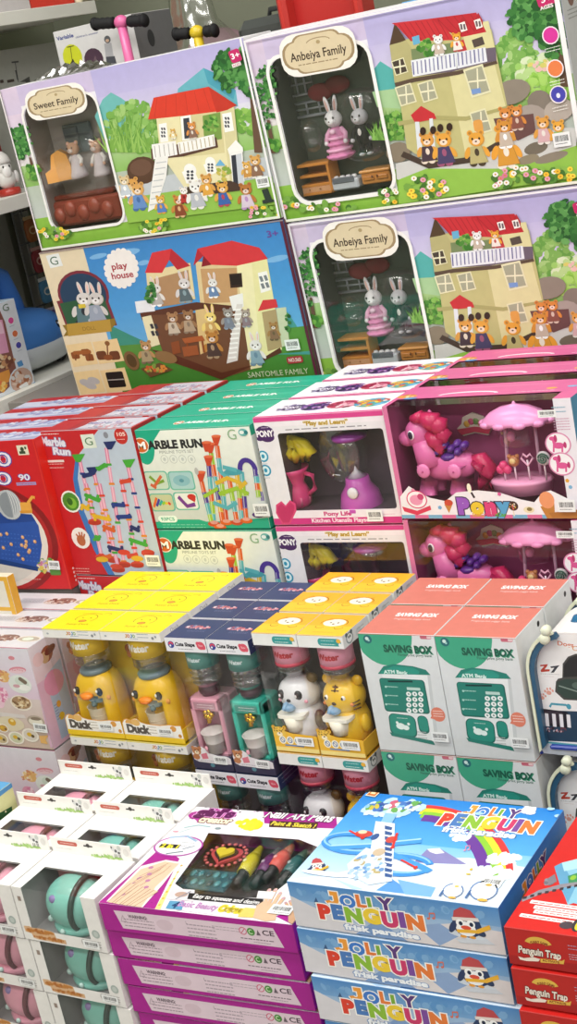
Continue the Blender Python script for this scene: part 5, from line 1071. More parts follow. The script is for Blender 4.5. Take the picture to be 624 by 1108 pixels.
def make_cute():
    def cap(mb, M, W, H, D, ch):
        A = front(mb, M, W, H)
        A.F(0, 0, 1, ch/H, '#e6e6ec'); A.E(13, ch*500, 7, 7, '#3a4a98'); A.arc(13, ch*500, 4, 4, 180, 360, 3, '#d84a5a'); A.E(11, ch*500+2, 2, 2, '#f0f0f4'); A.T('Cute Shape', 44, ch*450, 7, '#26242e', w=43, b=.05); A.greek(44, ch*800, 34, 3, 1, '#8a8a94')
        A.E(79, ch*500, 9, 8, '#d8566a'); A.E(73, ch*360, 4, 4, '#d8566a'); A.E(85, ch*600, 4, 5, '#d8566a'); A.T('New', 79, ch*480, 4.5, '#f6d8dc', w=9)
        T = top(mb, M, W, D, H); T.F(0, 0, 1, 1, '#343e68'); T.leaves(W*480, D*420, 26, 7, ['#b85a68', '#c87880', '#8a8aa8', '#d8c0c8', '#5a6a98'], 40, 3.5); T.T('Cute Shape', W*520, D*440, 5.5, '#d88a94', w=48, b=.03, rot=-4); T.greek(W*560, D*620, 40, 4, 2, '#8088a8')
        S = side(mb, M, W, D, H); S.F(0, 0, 1, ch/H, '#2e3860'); S.greek(D*500, 12, 60, 8, 2, '#8a8aa0')
    def bs(mb, M, W, H, D, bh):
        A = front(mb, M, W, H); A.clip = False; A.k += 8; yb = H*1000; w = W*1000
        A.P([(1, yb-22), (w-1, yb-22), (w-1, yb), (1, yb)], '#3c3a52')
        A.P([(2, yb-30), (6, yb-44), (14, yb-46), (20, yb-43), (27, yb-46), (34, yb-42), (40, yb-34), (60, yb-30), (80, yb-30), (88, yb-26), (88, yb-14), (50, yb-13), (14, yb-14), (5, yb-18)], '#e4e0e4')
        A.E(14, yb-36, 10, 8.5, '#b87a52'); A.E(7, yb-42, 4, 4, '#b87a52'); A.E(22, yb-42, 4, 4, '#b87a52'); A.E(14, yb-33, 5, 4, '#e8d4b8'); A.E(11, yb-38, 1.2, 1.5, '#2a1a14'); A.E(18, yb-38, 1.2, 1.5, '#2a1a14'); A.E(14, yb-34.5, 1.5, 1.1, '#2a1a14')
        A.E(11, yb-24, 8, 6, '#b87a52'); A.P([(22, yb-30), (36, yb-34), (38, yb-22), (24, yb-20)], '#d87a8c'); A.greek(30, yb-17, 40, 3, 1, '#a8a0ac'); A.E(44, yb-9, 5, 4, '#5a8a98')
    r, M, W, H, D = capped('water_dispenser_box', 'cute', 'navy-topped Cute Shape dispenser box at the front with a pink dispenser inside', 'toy box', 'navy Cute Shape boxes', '#343e68', '#e6e6ec', '#2e3860', .027, .048, '#3c3a52', '#6a6468', cap, bs)
    x, y = W*.5, D*.47
    b = MB(); b.lathe([(.016, 0), (.020, .006), (.020, .014), (.014, .018)], (x, y, .138), 18, '#4a2a38'); b.build('bottle_collar', r, 'dark collar')
    b = MB(); bottle(b, (x, y), .0295, .152, .236, '#5a9a92', (.198, .234)); wraptext(b, M, (x, y), .030, .217, 'Water', 8, '#dfeef0', 30); b.build('bottle', r, 'clear bottle with a teal wrap')
    b = MB(); b.lathe([(.0165, 0), (.0185, .02), (.0225, .042), (.024, .043), (.021, .042), (.017, .004), (1e-4, .003)], (x+.004, y-.022, .030), 22, '#ece6e2'); b.ell((x-.004, y-.043, .045), (.004, .0015, .005), '#e0a0b0', 8, 6); b.build('cup', r, 'white cup')
    b = MB()
    for a in range(5): t = a*2*pi/5; b.ell((x+.004+.007*math.cos(t), y-.026, .106+.006*math.sin(t)), (.006, .004, .005), '#d8aa3c', 8, 6, None, 'metalgold')
    b.tube([(x+.004, y-.012, .102), (x+.004, y-.026, .102), (x+.004, y-.028, .090)], [.005, .005, .004], '#d8aa3c', 10, 'metalgold'); b.build('tap', r, 'gold tap')
    sticker(r, M, (0, -.001, H), (1, 0, 0), (0, 0, -1), (0, -1, 0), None, 66, H*1000-22, 30, 16)
    def body(col, dk):
        b = MB(); x0, x1, yf, yb = x-.036, x+.036, y-.026, y+.034
        outer = [(x0, .004), (x1, .004), (x1, .137), (x0, .137)]
        # shell with a recessed bay
        b.box(x0, x1, y+.002, yb, .004, .137, col, 'plastic', .004); b.box(x0, x0+.010, yf, y+.003, .004, .137, col, 'plastic', .003); b.box(x1-.010, x1, yf, y+.003, .004, .137, col, 'plastic', .003)
        b.box(x0, x1, yf, y+.003, .112, .137, col, 'plastic', .003); b.box(x0, x1, yf, y+.003, .004, .030, col, 'plastic', .003)
        b.box(x-.026, x+.026, y+.0005, y+.0022, .030, .112, dk, 'plastic')
        b.box(x-.024, x+.024, yf-.0015, yf, .117, .131, mixc(col, '#6a6468', .45), 'plastic', .0006)
        A = Art(b, M, (x-.024, yf-.0016, .131), (1, 0, 0), (0, 0, -1), (0, -1, 0), .048, .014); A.greek(26, 5, 34, 3, 1, '#efe6e8'); A.greek(26, 10, 36, 2, 1, '#efe6e8')
        return b
    return r, body
R, body = make_cute()
p0 = body('#e3a3b6', '#a87284').build('dispenser_body', R, 'pink plastic dispenser body'); tealb = body('#3fc0ab', '#2a8678').build('tmp', None); tealm = tealb.data; bpy.data.objects.remove(tealb)
tealm.name = 'dispenser_body'
for c in (0, 1):
    for d, i in ((0, 0), (0, 1), (0, 2), (1, 0)):
        if d: l = 'navy Cute Shape dispenser box underneath, in line with the %s dispenser' % ('pink', 'teal')[c]
        elif i == 0: l = 'navy-topped Cute Shape box at the front holding a %s dispenser' % ('pink', 'teal')[c]
        else: l = 'navy-topped Cute Shape box, %s, in the file beside the %s boxes' % (NTH[i], ('yellow duck', 'orange-topped')[c])
        if (c, d, i) == (0, 0, 0): R['label'] = l; continue
        q = dup(R, base('cute', d, i, col=c), l)
        if c:
            for ch in q.children:
                if ch.data == p0.data: ch.data = tealm; ch['label'] = 'teal plastic dispenser body'
def make_bear():
    def cap(mb, M, W, H, D, ch):
        A = front(mb, M, W, H); w = W*1000
        A.F(0, 0, 1, ch/H, '#e9eae8'); A.R(w*.70, ch*520, 46, 14, '#3a9a98', 6); A.greek(w*.66, ch*400, 26, 3, 1, '#b8dcd8'); A.greek(w*.66, ch*680, 28, 3, 1, '#cfe6e2'); A.E(w*.9, ch*400, 4.5, 4, '#e8b23c'); A.E(w*.92, ch*700, 3, 3, '#e9eae8')
        A.F(0, 0, 1, .006, '#e8b02c')
        T = top(mb, M, W, D, H); T.F(0, 0, 1, 1, '#f0ae2c'); T.F(0, .55, 1, 1, '#f2c034'); T.E(W*520, D*400, 22, 15, '#f2ead6'); T.P([(W*300, D*330), (W*330, D*160), (W*430, D*250)], '#e8a028'); T.P([(W*640, D*240), (W*740, D*160), (W*750, D*340)], '#e8a028'); T.arc(W*520, D*420, 26, 18, 170, 370, 1.4, '#7a4a14')
        T.E(W*440, D*400, 2, 2.4, '#3a2614'); T.E(W*600, D*400, 2, 2.4, '#3a2614'); T.E(W*520, D*460, 3, 2, '#5a3418'); T.arc(W*300, D*600, 8, 6, 0, 200, 1.2, '#7a4a14'); T.arc(W*720, D*620, 8, 6, -20, 180, 1.2, '#7a4a14'); T.greek(W*500, D*850, 40, 3, 1, '#c8862a')
        S = side(mb, M, W, D, H); S.F(0, 0, 1, ch/H, '#dfe0de'); S.E(D*250, 12, 12, 10, '#8a9494'); S.E(D*250, 12, 9, 7.5, '#e9eae8'); S.E(D*220, 10, 2, 2.5, '#3a4444'); S.E(D*280, 10, 2, 2.5, '#3a4444'); S.E(D*150, 4, 4, 4, '#5a6464'); S.E(D*340, 4, 4, 4, '#5a6464')
        S.E(D*600, 14, 10, 8, '#c8ccca'); S.greek(D*700, 12, 24, 6, 2, '#9aa0a0')
    def bs(mb, M, W, H, D, bh):
        A = front(mb, M, W, H); A.clip = False; A.k += 8; yb = H*1000; w = W*1000
        A.P([(1, yb-46), (w*.45, yb-36), (w-1, yb-34), (w-1, yb), (1, yb)], '#eab838'); A.P([(1, yb-8), (w-1, yb-8), (w-1, yb), (1, yb)], '#f2dc8a')
        A.E(w*.16, yb-37, 13, 11, '#e8c050'); A.E(w*.04, yb-46, 4, 4, '#d8a83a'); A.E(w*.29, yb-46, 4, 4, '#d8a83a')
        for k in range(12): A.E(w*.16+A.rg.uniform(-11, 11), yb-37+A.rg.uniform(-9, 6), 1.4, 1.2, '#8a5a20', n=7)
        A.E(w*.16, yb-33, 6, 4, '#f6e8c8'); A.E(w*.16, yb-35, 1.8, 1.3, '#3a2614'); A.E(w*.11, yb-39, 1.3, 1.6, '#3a2614'); A.E(w*.21, yb-39, 1.3, 1.6, '#3a2614')
        for k in range(3): A.E(w*(.2+k*.17), yb-22, 7.5, 8, '#f4efd8'); A.ring(w*(.2+k*.17), yb-22, 5, 5.5, 1.6, '#5a7ab0'); A.L([(w*(.2+k*.17)-3, yb-25), (w*(.2+k*.17)+3, yb-19)], 1.5, '#5a7ab0')
        A.R(w*.45, yb-12, 40, 3, '#6a8ab8', 1)
    r, M, W, H, D = capped('water_dispenser_box', 'bear', 'orange-topped water dispenser box at the front with a panda inside', 'toy box', 'orange animal dispenser boxes', '#f0ae2c', '#e9eae8', '#dfe0de', .0235, .05, '#eab838', '#5a5450', cap, bs)
    x, y = W*.5, D*.47
    b = MB(); b.lathe([(.020, 0), (.025, .004), (.025, .012), (.018, .015)], (x, y, .124), 20, '#d8d4d6', 'shell'); b.build('bottle_collar', r, 'clear collar')
    b = MB(); bottle(b, (x, y), .0305, .136, .204, '#ea9cb2', (.158, .203)); wraptext(b, M, (x, y), .031, .182, 'Water', 11, '#c0343c', 42); b.lathe([(.0313, .158), (.0315, .164)], (x, y, 0), 22, '#c8445a', 'paper'); b.build('bottle', r, 'clear bottle with a pink wrap')
    b = MB(); p = rrect(-.028, -.018, .028, .018, .010); b.prism([(u, v) for u, v in p], (x-.004, y-.024, .064), (1, 0, 0), (0, 1, 0), (0, 0, 1), .006, '#efecdf'); b.lathe([(.016, -.03), (.021, -.002), (.019, -.002)], (x-.004, y-.024, .066), 20, '#efe9d8'); b.build('cup', r, 'cream tray and cup')
    b = MB(); b.ell((x-.006, y-.030, .082), (.012, .012, .008), '#7fa4c4', 12, 8); b.tube([(x-.006, y-.02, .086), (x-.010, y-.036, .088), (x-.012, y-.042, .080)], [.006, .005, .004], '#8fb2d0', 9); b.build('tap', r, 'pale blue tap')
    sticker(r, M, (0, -.001, H), (1, 0, 0), (0, 0, -1), (0, -1, 0), None, 66, H*1000-23, 36, 17)
    def animal(kind):
        b = MB(); col, ear = ('#e9e9ec', '#2a2a2e') if kind == 'panda' else ('#ecc02c', '#e6b426')
        b.lathe([(.030, 0), (.036, .02), (.036, .05), (.030, .07)], (x, y+.004, .006), 22, col); b.ell((x, y, .098), (.039, .034, .033), col, 22, 14)
        for s in (-1, 1):
            b.ell((x+s*.030, y+.002, .126), (.010, .007, .010), ear, 12, 8); b.ell((x+s*.036, y-.006, .05), (.009, .012, .018), '#2a2a2e' if kind == 'panda' else col, 10, 8)
            if kind == 'panda': b.ell((x+s*.0165-.002, y-.0275, .104), (.0085, .005, .0095), '#26262a', 12, 8, Matrix.Rotation(s*.3, 3, 'Y'))
            b.ell((x+s*.0165-.002, y-.031 if kind == 'panda' else y-.0285, .105), (.0045, .003, .005), '#f6f4f0' if kind == 'tiger' else '#3c2c2c', 9, 7); b.ell((x+s*.0165-.003, y-.0335 if kind == 'panda' else y-.031, .105), (.0024, .0015, .003), '#1a1214' if kind == 'tiger' else '#f0ecec', 8, 6)
            b.ell((x+s*.026, y-.024, .092), (.005, .0022, .0035), '#e8a0b0' if kind == 'panda' else '#e0883a', 8, 6)
            if kind == 'tiger':
                for k in range(3): b.tube([(x+s*.0365, y-.012, .096-k*.007), (x+s*.028, y-.0235, .094-k*.006)], .0012, '#4a2c14', 5)
        if kind == 'tiger':
            for k, ww in enumerate((.007, .005)): b.tube([(x-ww, y-.027+k*.003, .118+k*.006), (x+ww, y-.027+k*.003, .118+k*.006)], .0012, '#4a2c14', 5)
            b.tube([(x, y-.029, .116), (x, y-.022, .127)], .0012, '#4a2c14', 5)
        b.ell((x-.003, y-.0325, .096), (.005, .0035, .0035), '#221a1a', 9, 7)
        return b
    return r, animal
R, animal = make_bear()
p0 = animal('panda').build('animal_body', R, 'white panda dispenser body with black eye patches'); t0 = animal('tiger').build('tmp', None); tm = t0.data; bpy.data.objects.remove(t0); tm.name = 'animal_body'
for c in (0, 1):
    for d, i in ((0, 0), (0, 1), (0, 2), (1, 0)):
        if d: l = 'orange animal dispenser box underneath, below the %s one' % ('panda', 'tiger')[c]
        elif i == 0: l = 'orange-topped water dispenser box at the front with a %s inside' % ('white panda', 'yellow tiger')[c]
        else: l = 'orange-topped animal dispenser box, %s, in the file beside the %s' % (NTH[i], ('navy-topped boxes', 'saving boxes')[c])
        if (c, d, i) == (0, 0, 0): R['label'] = l; continue
        q = dup(R, base('bear', d, i, col=c), l)
        if c:
            for ch in q.children:
                if ch.data == p0.data: ch.data = tm; ch['label'] = 'yellow tiger dispenser body with dark stripes'
# ---------------------------------------------------------------- pink tea set cartons
def make_pink():
    W, H, D = dims('pink'); D = .086; M = base('pink'); cr = (0, 690, 580/110)
    r, mb = solid('tea_set_box', '', W, H, D, M, 'toy box', 'pink and white toy tea set box at the front of the upper layer', 'pink tea set boxes', '#ded6dc', {'y-': '#dccfd6', 'z+': '#d6d4d8', 'x+': '#eed0e4'})
    A = front(mb, M, W, H).crop(*cr); A.F(0, 0, 1, .5, '#dedae2', '#dcc4d4'); A.F(0, .5, 1, 1, '#d8c8c4', '#cfb8a8')
    A.E(65, 116, 18, 12, '#d88a94'); A.E(100, 185, 50, 20, '#d88a98', -6); A.E(100, 190, 46, 14, '#e6c4cc', -6); A.T('Tea Party', 98, 182, 10, '#c85a70', w=66, arch=6, rot=-4)
    A.E(20, 230, 34, 26, '#e0b070'); A.E(5, 200, 20, 16, '#d89a5a'); A.leaves(10, 220, 40, 36, ['#e0b070', '#e8c890', '#d08a6a', '#efe0d0'], 40, 9); A.E(10, 320, 36, 40, '#e09ab4'); A.E(-5, 360, 30, 44, '#eac4d2'); A.leaves(15, 330, 30, 40, ['#e6a8c0', '#f0d0dc', '#d880a4'], 40, 9)
    A.E(115, 265, 65, 55, '#dfe2dc'); A.E(125, 255, 40, 30, '#cfd8cc', 30); A.R(130, 245, 50, 24, '#7a6a5c', 10, 40); A.E(140, 285, 34, 18, '#efeee8'); A.E(95, 275, 20, 10, '#d0a0a8')
    A.E(122, 372, 62, 46, '#e8ded0'); A.E(122, 370, 54, 38, '#a88868'); A.leaves(122, 370, 46, 30, ['#d8c09a', '#8a6a4c', '#e8d8b8', '#b89468', '#7a5a40'], 50, 10)
    A.P([(-20, 420), (140, 440), (150, 460), (20, 450), (-20, 440)], '#d8d0cc'); A.E(60, 490, 80, 44, '#dcd0b4'); A.E(70, 480, 22, 22, '#d8a83a'); A.E(70, 472, 10, 8, '#efdc9a'); A.E(205, 475, 50, 34, '#b8a898'); A.E(205, 478, 40, 24, '#e2dccc'); A.E(205, 462, 30, 10, '#8a7a6a')
    for x, y, rx, c in ((95, 570, 45, '#cfcfb0'), (175, 555, 48, '#d8cfc4'), (10, 575, 40, '#cdb892'), (20, 515, 30, '#c89a4a')): A.E(x, y, rx, rx*.85, '#efe8dc'); A.E(x, y, rx*.8, rx*.66, c); A.E(x-6, y-4, rx*.3, rx*.26, '#d8b03a'); A.E(x+14, y+6, rx*.2, rx*.2, '#6a5a3a')
    A.P([(225, 560), (280, 555), (262, 580), (275, 606), (235, 600)], '#e0b06a')
    A.P([(255, 300), (290, 400), (320, 628), (290, 628)], '#d8b0c8')
    S = side(mb, M, W, D, H); S.F(0, 0, 1, .35, '#f0e4ee', '#eed2e2'); S.F(0, .35, 1, 1, '#e8bcd8', '#f0c8e2'); 
    S.P([(D*330, H*330), (D*960, H*260), (D*960, H*960), (D*330, H*960)], '#bccdea'); S.E(D*560, H*430, 30, 26, '#eaa0c4'); S.E(D*560, H*150, 20, 16, '#a86048', -15); S.E(D*480, H*170, 12, 12, '#d8b08a'); S.E(D*700, H*130, 18, 8, '#7a3a30', -10); S.E(D*530, H*760, 9, 8, '#f0c83a'); S.E(D*530, H*640, 7, 7, '#f0b04a'); S.greek(D*420, H*700, 10, 30, 6, '#8a98c8')
    S.E(D*250, H*150, 16, 14, '#f2cfd6'); S.E(D*800, H*850, 4, 4, '#d86a90')
    T = top(mb, M, W, D, H); T.F(0, 0, 1, 1, '#d4d2d6'); T.F(0, .0, .03, 1, '#b8b4ba')
    T.R(W*300, D*480, W*300, D*340, '#c4c2c8', 3); T.E(W*620, D*450, 34, 15, '#8a6a60', -5); T.E(W*540, D*560, 26, 10, '#c8b8b0'); T.leaves(W*600, D*480, 38, 14, ['#7a5048', '#9a7468', '#dcd4d0', '#b89a8c', '#6a4038'], 40, 5); T.E(W*870, D*480, 30, 14, '#e0d8c8'); T.E(W*870, D*480, 26, 11, '#b4a898'); T.E(W*860, D*480, 14, 8, '#d8e0d0'); T.greek(W*300, D*480, 60, 14, 4, '#9a98a0')
    T.F(0, .965, 1, 1, '#b0506a')
    mb.build('carton', r); sticker(r, M, (0, -.003, H), (1, 0, 0), (0, 0, -1), (0, -1, 0), cr, 230, 515, 76, 52, rot=3)
    return r, D
R, Dp = make_pink()
for i in (1, 2): dup(R, base('pink', 0, i, Dp+.006), 'toy tea set box with pale grey printed top, %s in its row' % NTH[i])
dup(R, base('pink', 1, 0), 'pink toy tea set box of the lower layer, behind the white window boxes')
# ---------------------------------------------------------------- dog carrier boxes
def make_dog():
    """toy pet carrier: barrel-topped case seen end on, printed wrap round it"""
    W, D, H = .30, .135, .205; cr = (560, 640, 295/64)
    o = ray(585.5, 812); o = o*(1.985/o.y); M = frame(o.x, o.y, o.z, .5)
    r = root('pet_carrier_toy', M, 'dog grooming toy carrier in a white wrap, upper one at the front', 'toy carrier', 'dog grooming carriers')
    def prof(e, t):                                               # closed outline in the x-z plane, e = inset
        P = [(e, e), (e, H*.62)]
        rr = .062-e*.5
        for i in range(9): a = pi-pi/2*i/8; P.append((e+rr+rr*math.cos(a), H-e-rr*1.15+rr*1.15*math.sin(a)))
        return P+[(W-x, z) for x, z in reversed(P)]
    L = Lc(M, *cr)
    b = MB(); b.prism(prof(.004, 0), (0, .014, 0), (1, 0, 0), (0, 0, 1), (0, 1, 0), D-.028, '#e9e6e4', 'paper'); 
    A = front(b, M, W, H, y=.0138).crop(*cr); A.clip = False
    P = prof(.0075, 0); A.put([(x, H-z) for x, z in P], [tuple(range(len(P)))], '#ecebea')
    A.T('Dogs', 238, 262, 22, '#d0704a', w=78, b=.02, rot=6); A.T('Car', 305, 285, 24, '#d8904a', w=66, b=.0, rot=4, shear=.2)
    A.P([(112, 366), (150, 362), (146, 372), (134, 388), (160, 388), (158, 398), (116, 402), (114, 392), (132, 372), (112, 374)], '#b8402e'); A.P([(162, 374), (208, 368), (196, 382), (180, 404), (164, 406), (182, 380), (166, 382)], '#3a3a40'); A.greek(160, 412, 96, 5, 1, '#a8a8a8'); A.greek(155, 424, 50, 3, 1, '#c8a8a0')
    for x, y, s in ((155, 505, 1), (122, 530, .85)):
        A.E(x, y, 13*s, 11*s, '#dfa090'); [A.E(x+dx*s, y+dy*s, 5.5*s, 7*s, '#dfa090') for dx, dy in ((-19, -8), (-8, -19), (7, -20), (19, -10))]
    A.P([(224, 360), (250, 325), (290, 310), (360, 320), (360, 430), (330, 545), (230, 540), (186, 500), (190, 450), (200, 435), (222, 430)], '#4a4844'); A.P([(230, 370), (256, 332), (290, 320), (360, 330), (360, 420), (228, 428)], '#2c2a28'); A.P([(196, 450), (240, 436), (360, 440), (350, 540), (236, 532), (196, 496)], '#36463e'); A.L([(205, 470), (300, 500)], 6, '#8a9a90'); A.E(300, 470, 30, 18, '#586a60')
    A.P([(88, 590), (360, 600), (360, 755), (104, 742)], '#2c4258'); A.L([(160, 576), (168, 560), (240, 566), (252, 578)], 11, '#4a9ab0'); A.E(254, 574, 12, 14, '#4a9ab0'); A.R(180, 632, 150, 84, '#241f26', 16, 4); A.R(176, 628, 100, 66, '#3a3038', 8, 4)
    for i in range(4): A.R(146+i*36, 640+i*2, 18, 66, '#e8e6ec', 2, 4)
    A.E(126, 640, 7, 20, '#d8d4dc'); A.leaves(190, 690, 60, 14, ['#6a4048', '#c8a0a8', '#3a2a34', '#a8a8b8'], 26, 6)
    A.P([(98, 742), (360, 768), (360, 790), (104, 752)], '#58a0a8'); A.P([(104, 750), (360, 784), (360, 830), (130, 806)], '#cfd4e0'); A.P([(98, 748), (130, 806), (112, 812)], '#2a3a90')
    b.build('printed_wrap', r)
    def rim(y0, y1, e0, col, nm, lab, th=.009):
        o_ = prof(-.002+e0, 0); i_ = prof(-.002+th+e0, 0)
        for k0, k1 in ((0, 9), (len(o_)-10, len(o_)-1)):             # one band up each side
            O_, I_ = o_[k0:k1+1], i_[k0:k1+1]; n = len(O_); b = MB(); f = []
            v = [(x, y0, z) for x, z in O_]+[(x, y0, z) for x, z in I_]+[(x, y1, z) for x, z in O_]+[(x, y1, z) for x, z in I_]
            for k in range(n-1): j = k+1; f += [(k, j, n+j, n+k), (2*n+k, 3*n+k, 3*n+j, 2*n+j), (k, 2*n+k, 2*n+j, j), (n+k, n+j, 3*n+j, 3*n+k)]
            f += [(0, n, 3*n, 2*n), (n-1, 3*n-1, 4*n-1, 2*n-1)]
            b.add(v, f, col, 'plastic'); b.build(nm, r, lab)
    rim(.002, .014, .003, '#2f5672', 'blue_shell', 'dark blue shell rim', .0075); rim(.000, .006, -.002, '#dfe3c8', 'edge_band', 'cream edge band', .0045)
    b = MB(); p = L(110, 200, .0); b.lathe([(.007, -.006), (.009, -.003), (.009, .006), (.007, .009)], (p.x+.006, .0, p.z-.012), 16, '#dfe3cc', 'plastic', 'y'); b.lathe([(.006, -.006), (.008, -.003), (.008, .006), (.006, .009)], (p.x+.010, .0, p.z+.002), 16, '#dfe3cc', 'plastic', 'y'); b.build('latch', r, 'cream bone-shaped latch')
    b = MB(); b.tube([(.062, .06, H-.012), (.068, .06, H-.001), (.085, .06, H+.004), (W-.085, .06, H+.004), (W-.068, .06, H-.001), (W-.062, .06, H-.012)], .008, '#2a6a94', 10); b.build('handle', r, 'blue carrying handle')
    b = MB(); b.box(.012, W-.012, .006, D-.006, -.001, .006, '#2a3f9a', 'plastic', .002); b.build('foot', r, 'blue base')
    return r, M, D, H
R, Md, Dd, Hd = make_dog()
dup(R, Md @ Matrix.Translation((.0, 0, -Hd-.021)), 'dog grooming toy carrier in a white wrap, lower one, beside the lower saving box')
dup(R, Md @ Matrix.Translation((.006, Dd+.012, 0)), 'dog grooming toy carrier behind the front one, next to the second saving box')
# ================================================================ front row
def bym(px, py, z, yaw, H):
    """frame of a box whose front top left corner shows at (px, py) at height z from the eye"""
    p = ray(px, py); p = p*(z/p.z); return frame(p.x, p.y, z-H, yaw)
# ---------------------------------------------------------------- white window boxes with helmets
def make_app():
    W, H, D = dims('teal'); M = base('teal')
    r = root('toy_helmet_box', M, 'white window box with a teal toy at the front, topmost of its stack', 'toy box', 'white window boxes')
    mb = MB(); x0, x1, z0, tc = .022, W-.030, .022, .066; win = (x0, z0, x1)
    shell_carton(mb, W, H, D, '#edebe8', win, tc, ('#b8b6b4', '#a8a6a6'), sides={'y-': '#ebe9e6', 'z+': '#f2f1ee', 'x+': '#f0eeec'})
    A = front(mb, M, W, H); w, h = W*1000, H*1000
    A.clip = False
    for k, (tx, yy) in enumerate((('baby', h-17), ('rice', h-8))): pass
    A.P([(4, h-26), (16, h-27), (24, h-25), (40, h-26), (64, h-24), (70, h-22), (72, h-12), (92, h-11), (92, h-3), (30, h-3), (20, h-5), (18, h-13), (5, h-15)], '#d8b088'); 
    A.greek(38, h-19, 60, 8, 1, '#b8763c'); A.greek(54, h-8, 66, 8, 1, '#b8763c'); A.leaves(38, h-19, 30, 3, ['#c0803e', '#b06a30'], 30, 3.4); A.leaves(56, h-8, 32, 2.5, ['#c0803e', '#b06a30'], 30, 3)
    A.E(w-16, h-34, 8, 8, '#a8b4b0'); A.E(w-16, h-34, 5, 5, '#c0c8c4'); A.R(12, 22, 7, 9, '#9a8a80'); A.greek(w-30, h-14, 40, 10, 3, '#b0aeac'); A.E(w-48, h-14, 4, 5, '#c0bebc')
    T = top(mb, M, W, D, H)
    T.greek(w*.35, 22, 24, 12, 2, '#d6d4d0'); T.greek(w*.62, 24, 20, 10, 2, '#d6d4d0'); T.greek(w*.2, 16, 16, 8, 2, '#d6d4d0'); T.greek(w*.82, 22, 18, 8, 2, '#d6d4d0')
    S = side(mb, M, W, D, H); S.R(D*550, 28, 40, 22, '#6a5a58', 8, -4); S.R(D*550, 28, 34, 16, '#8a7a78', 6, -4); S.greek(D*450, 60, 70, 20, 3, '#d0cecc')
    mb.build('carton', r)
    b = MB(); fh = .030; b.box(.002, W-.002, D-.0035, D-.0015, H-.002, H+fh, '#efede9'); 
    F_ = Art(b, M, (.002, D-.0036, H+fh), (1, 0, 0), (0, 0, -1), (0, -1, 0), W-.004, fh)
    F_.R(38, 10, 44, 8, '#c05a4a', 4); F_.greek(38, 10, 30, 3, 1, '#e8c8c0'); F_.greek(28, 21, 34, 3, 1, '#d0cecb'); F_.R(84, 10, 20, 3, '#3a3634', 1.5); F_.E(84, 9, 4, 4, '#3a3634')
    F_.tuft(124, 28, 60, 9, ['#9ac06a', '#88b058', '#b0d084'], 40); F_.leaves(118, 27, 34, 2.5, ['#9ac06a', '#b0d084'], 30, 3)
    F_.E(146, 13, 8, 6, '#e4e4e4'); F_.E(144, 12, 3, 3, '#5a5a5c'); F_.E(150, 15, 3, 2.5, '#5a5a5c'); F_.E(138, 9, 4, 4, '#d8d8d8'); F_.E(136, 6, 1.5, 2.5, '#5a5a5c'); F_.E(152, 6, 4, 5, '#c8ccc8'); [F_.L([(x, 18), (x, 25)], 1.6, '#8a8a8a') for x in (140, 144, 149, 152)]; F_.E(165, 13, 6, 7, '#dcdad6')
    b.build('hanging_flap', r, 'white hanging flap with a red tag print')
    shell_window(r, W, H, win, tc, 'clear')
    sticker(r, M, (0, -.001, H), (1, 0, 0), (0, 0, -1), (0, -1, 0), None, w-30, h-13, 34, 15)
    def toy(col, dk, nm):
        b = MB(); c = (W*.47, D*.50, .050); b.ell(c, (.056, .046, .046), col, 28, 18, None, 'plastic', .92)
        b.lathe([(.050, 0), (.051, .008), (.046, .012)], (c[0], c[1], .006), 26, col, 'plastic', sx=1.02, sy=.85)
        o = b.build('toy_helmet', r, nm)
        g = MB(); R_ = Matrix.Rotation(.25, 3, 'Z')
        g.tube([(c[0]+.020+.006*math.sin(t), c[1]-.046*math.cos(t)*.99, c[2]+.0455*math.sin(t)) for t in [(-70+k*10)*pi/180 for k in range(25)]], .0052, dk, 8)
        g.build('dark_seam_band', o, 'dark band round the middle')
        k = MB(); k.ell((c[0]-.018, c[1]-.036, c[2]+.022), (.009, .006, .008), '#8a7ab0', 12, 8); k.ell((c[0]-.044, c[1]-.026, c[2]-.024), (.006, .006, .006), mixc(col, '#ffffff', .4), 10, 7); k.ell((c[0]-.008, c[1]-.044, c[2]-.034), (.005, .004, .005), mixc(col, '#ffffff', .4), 10, 7); k.build('knob', o, 'small lilac knob')
        return o
    return r, toy
R, toy = make_app()
tealtoy = toy('#82c6b8', '#2c4640', 'teal rounded toy'); Hh = dims('teal')[1]
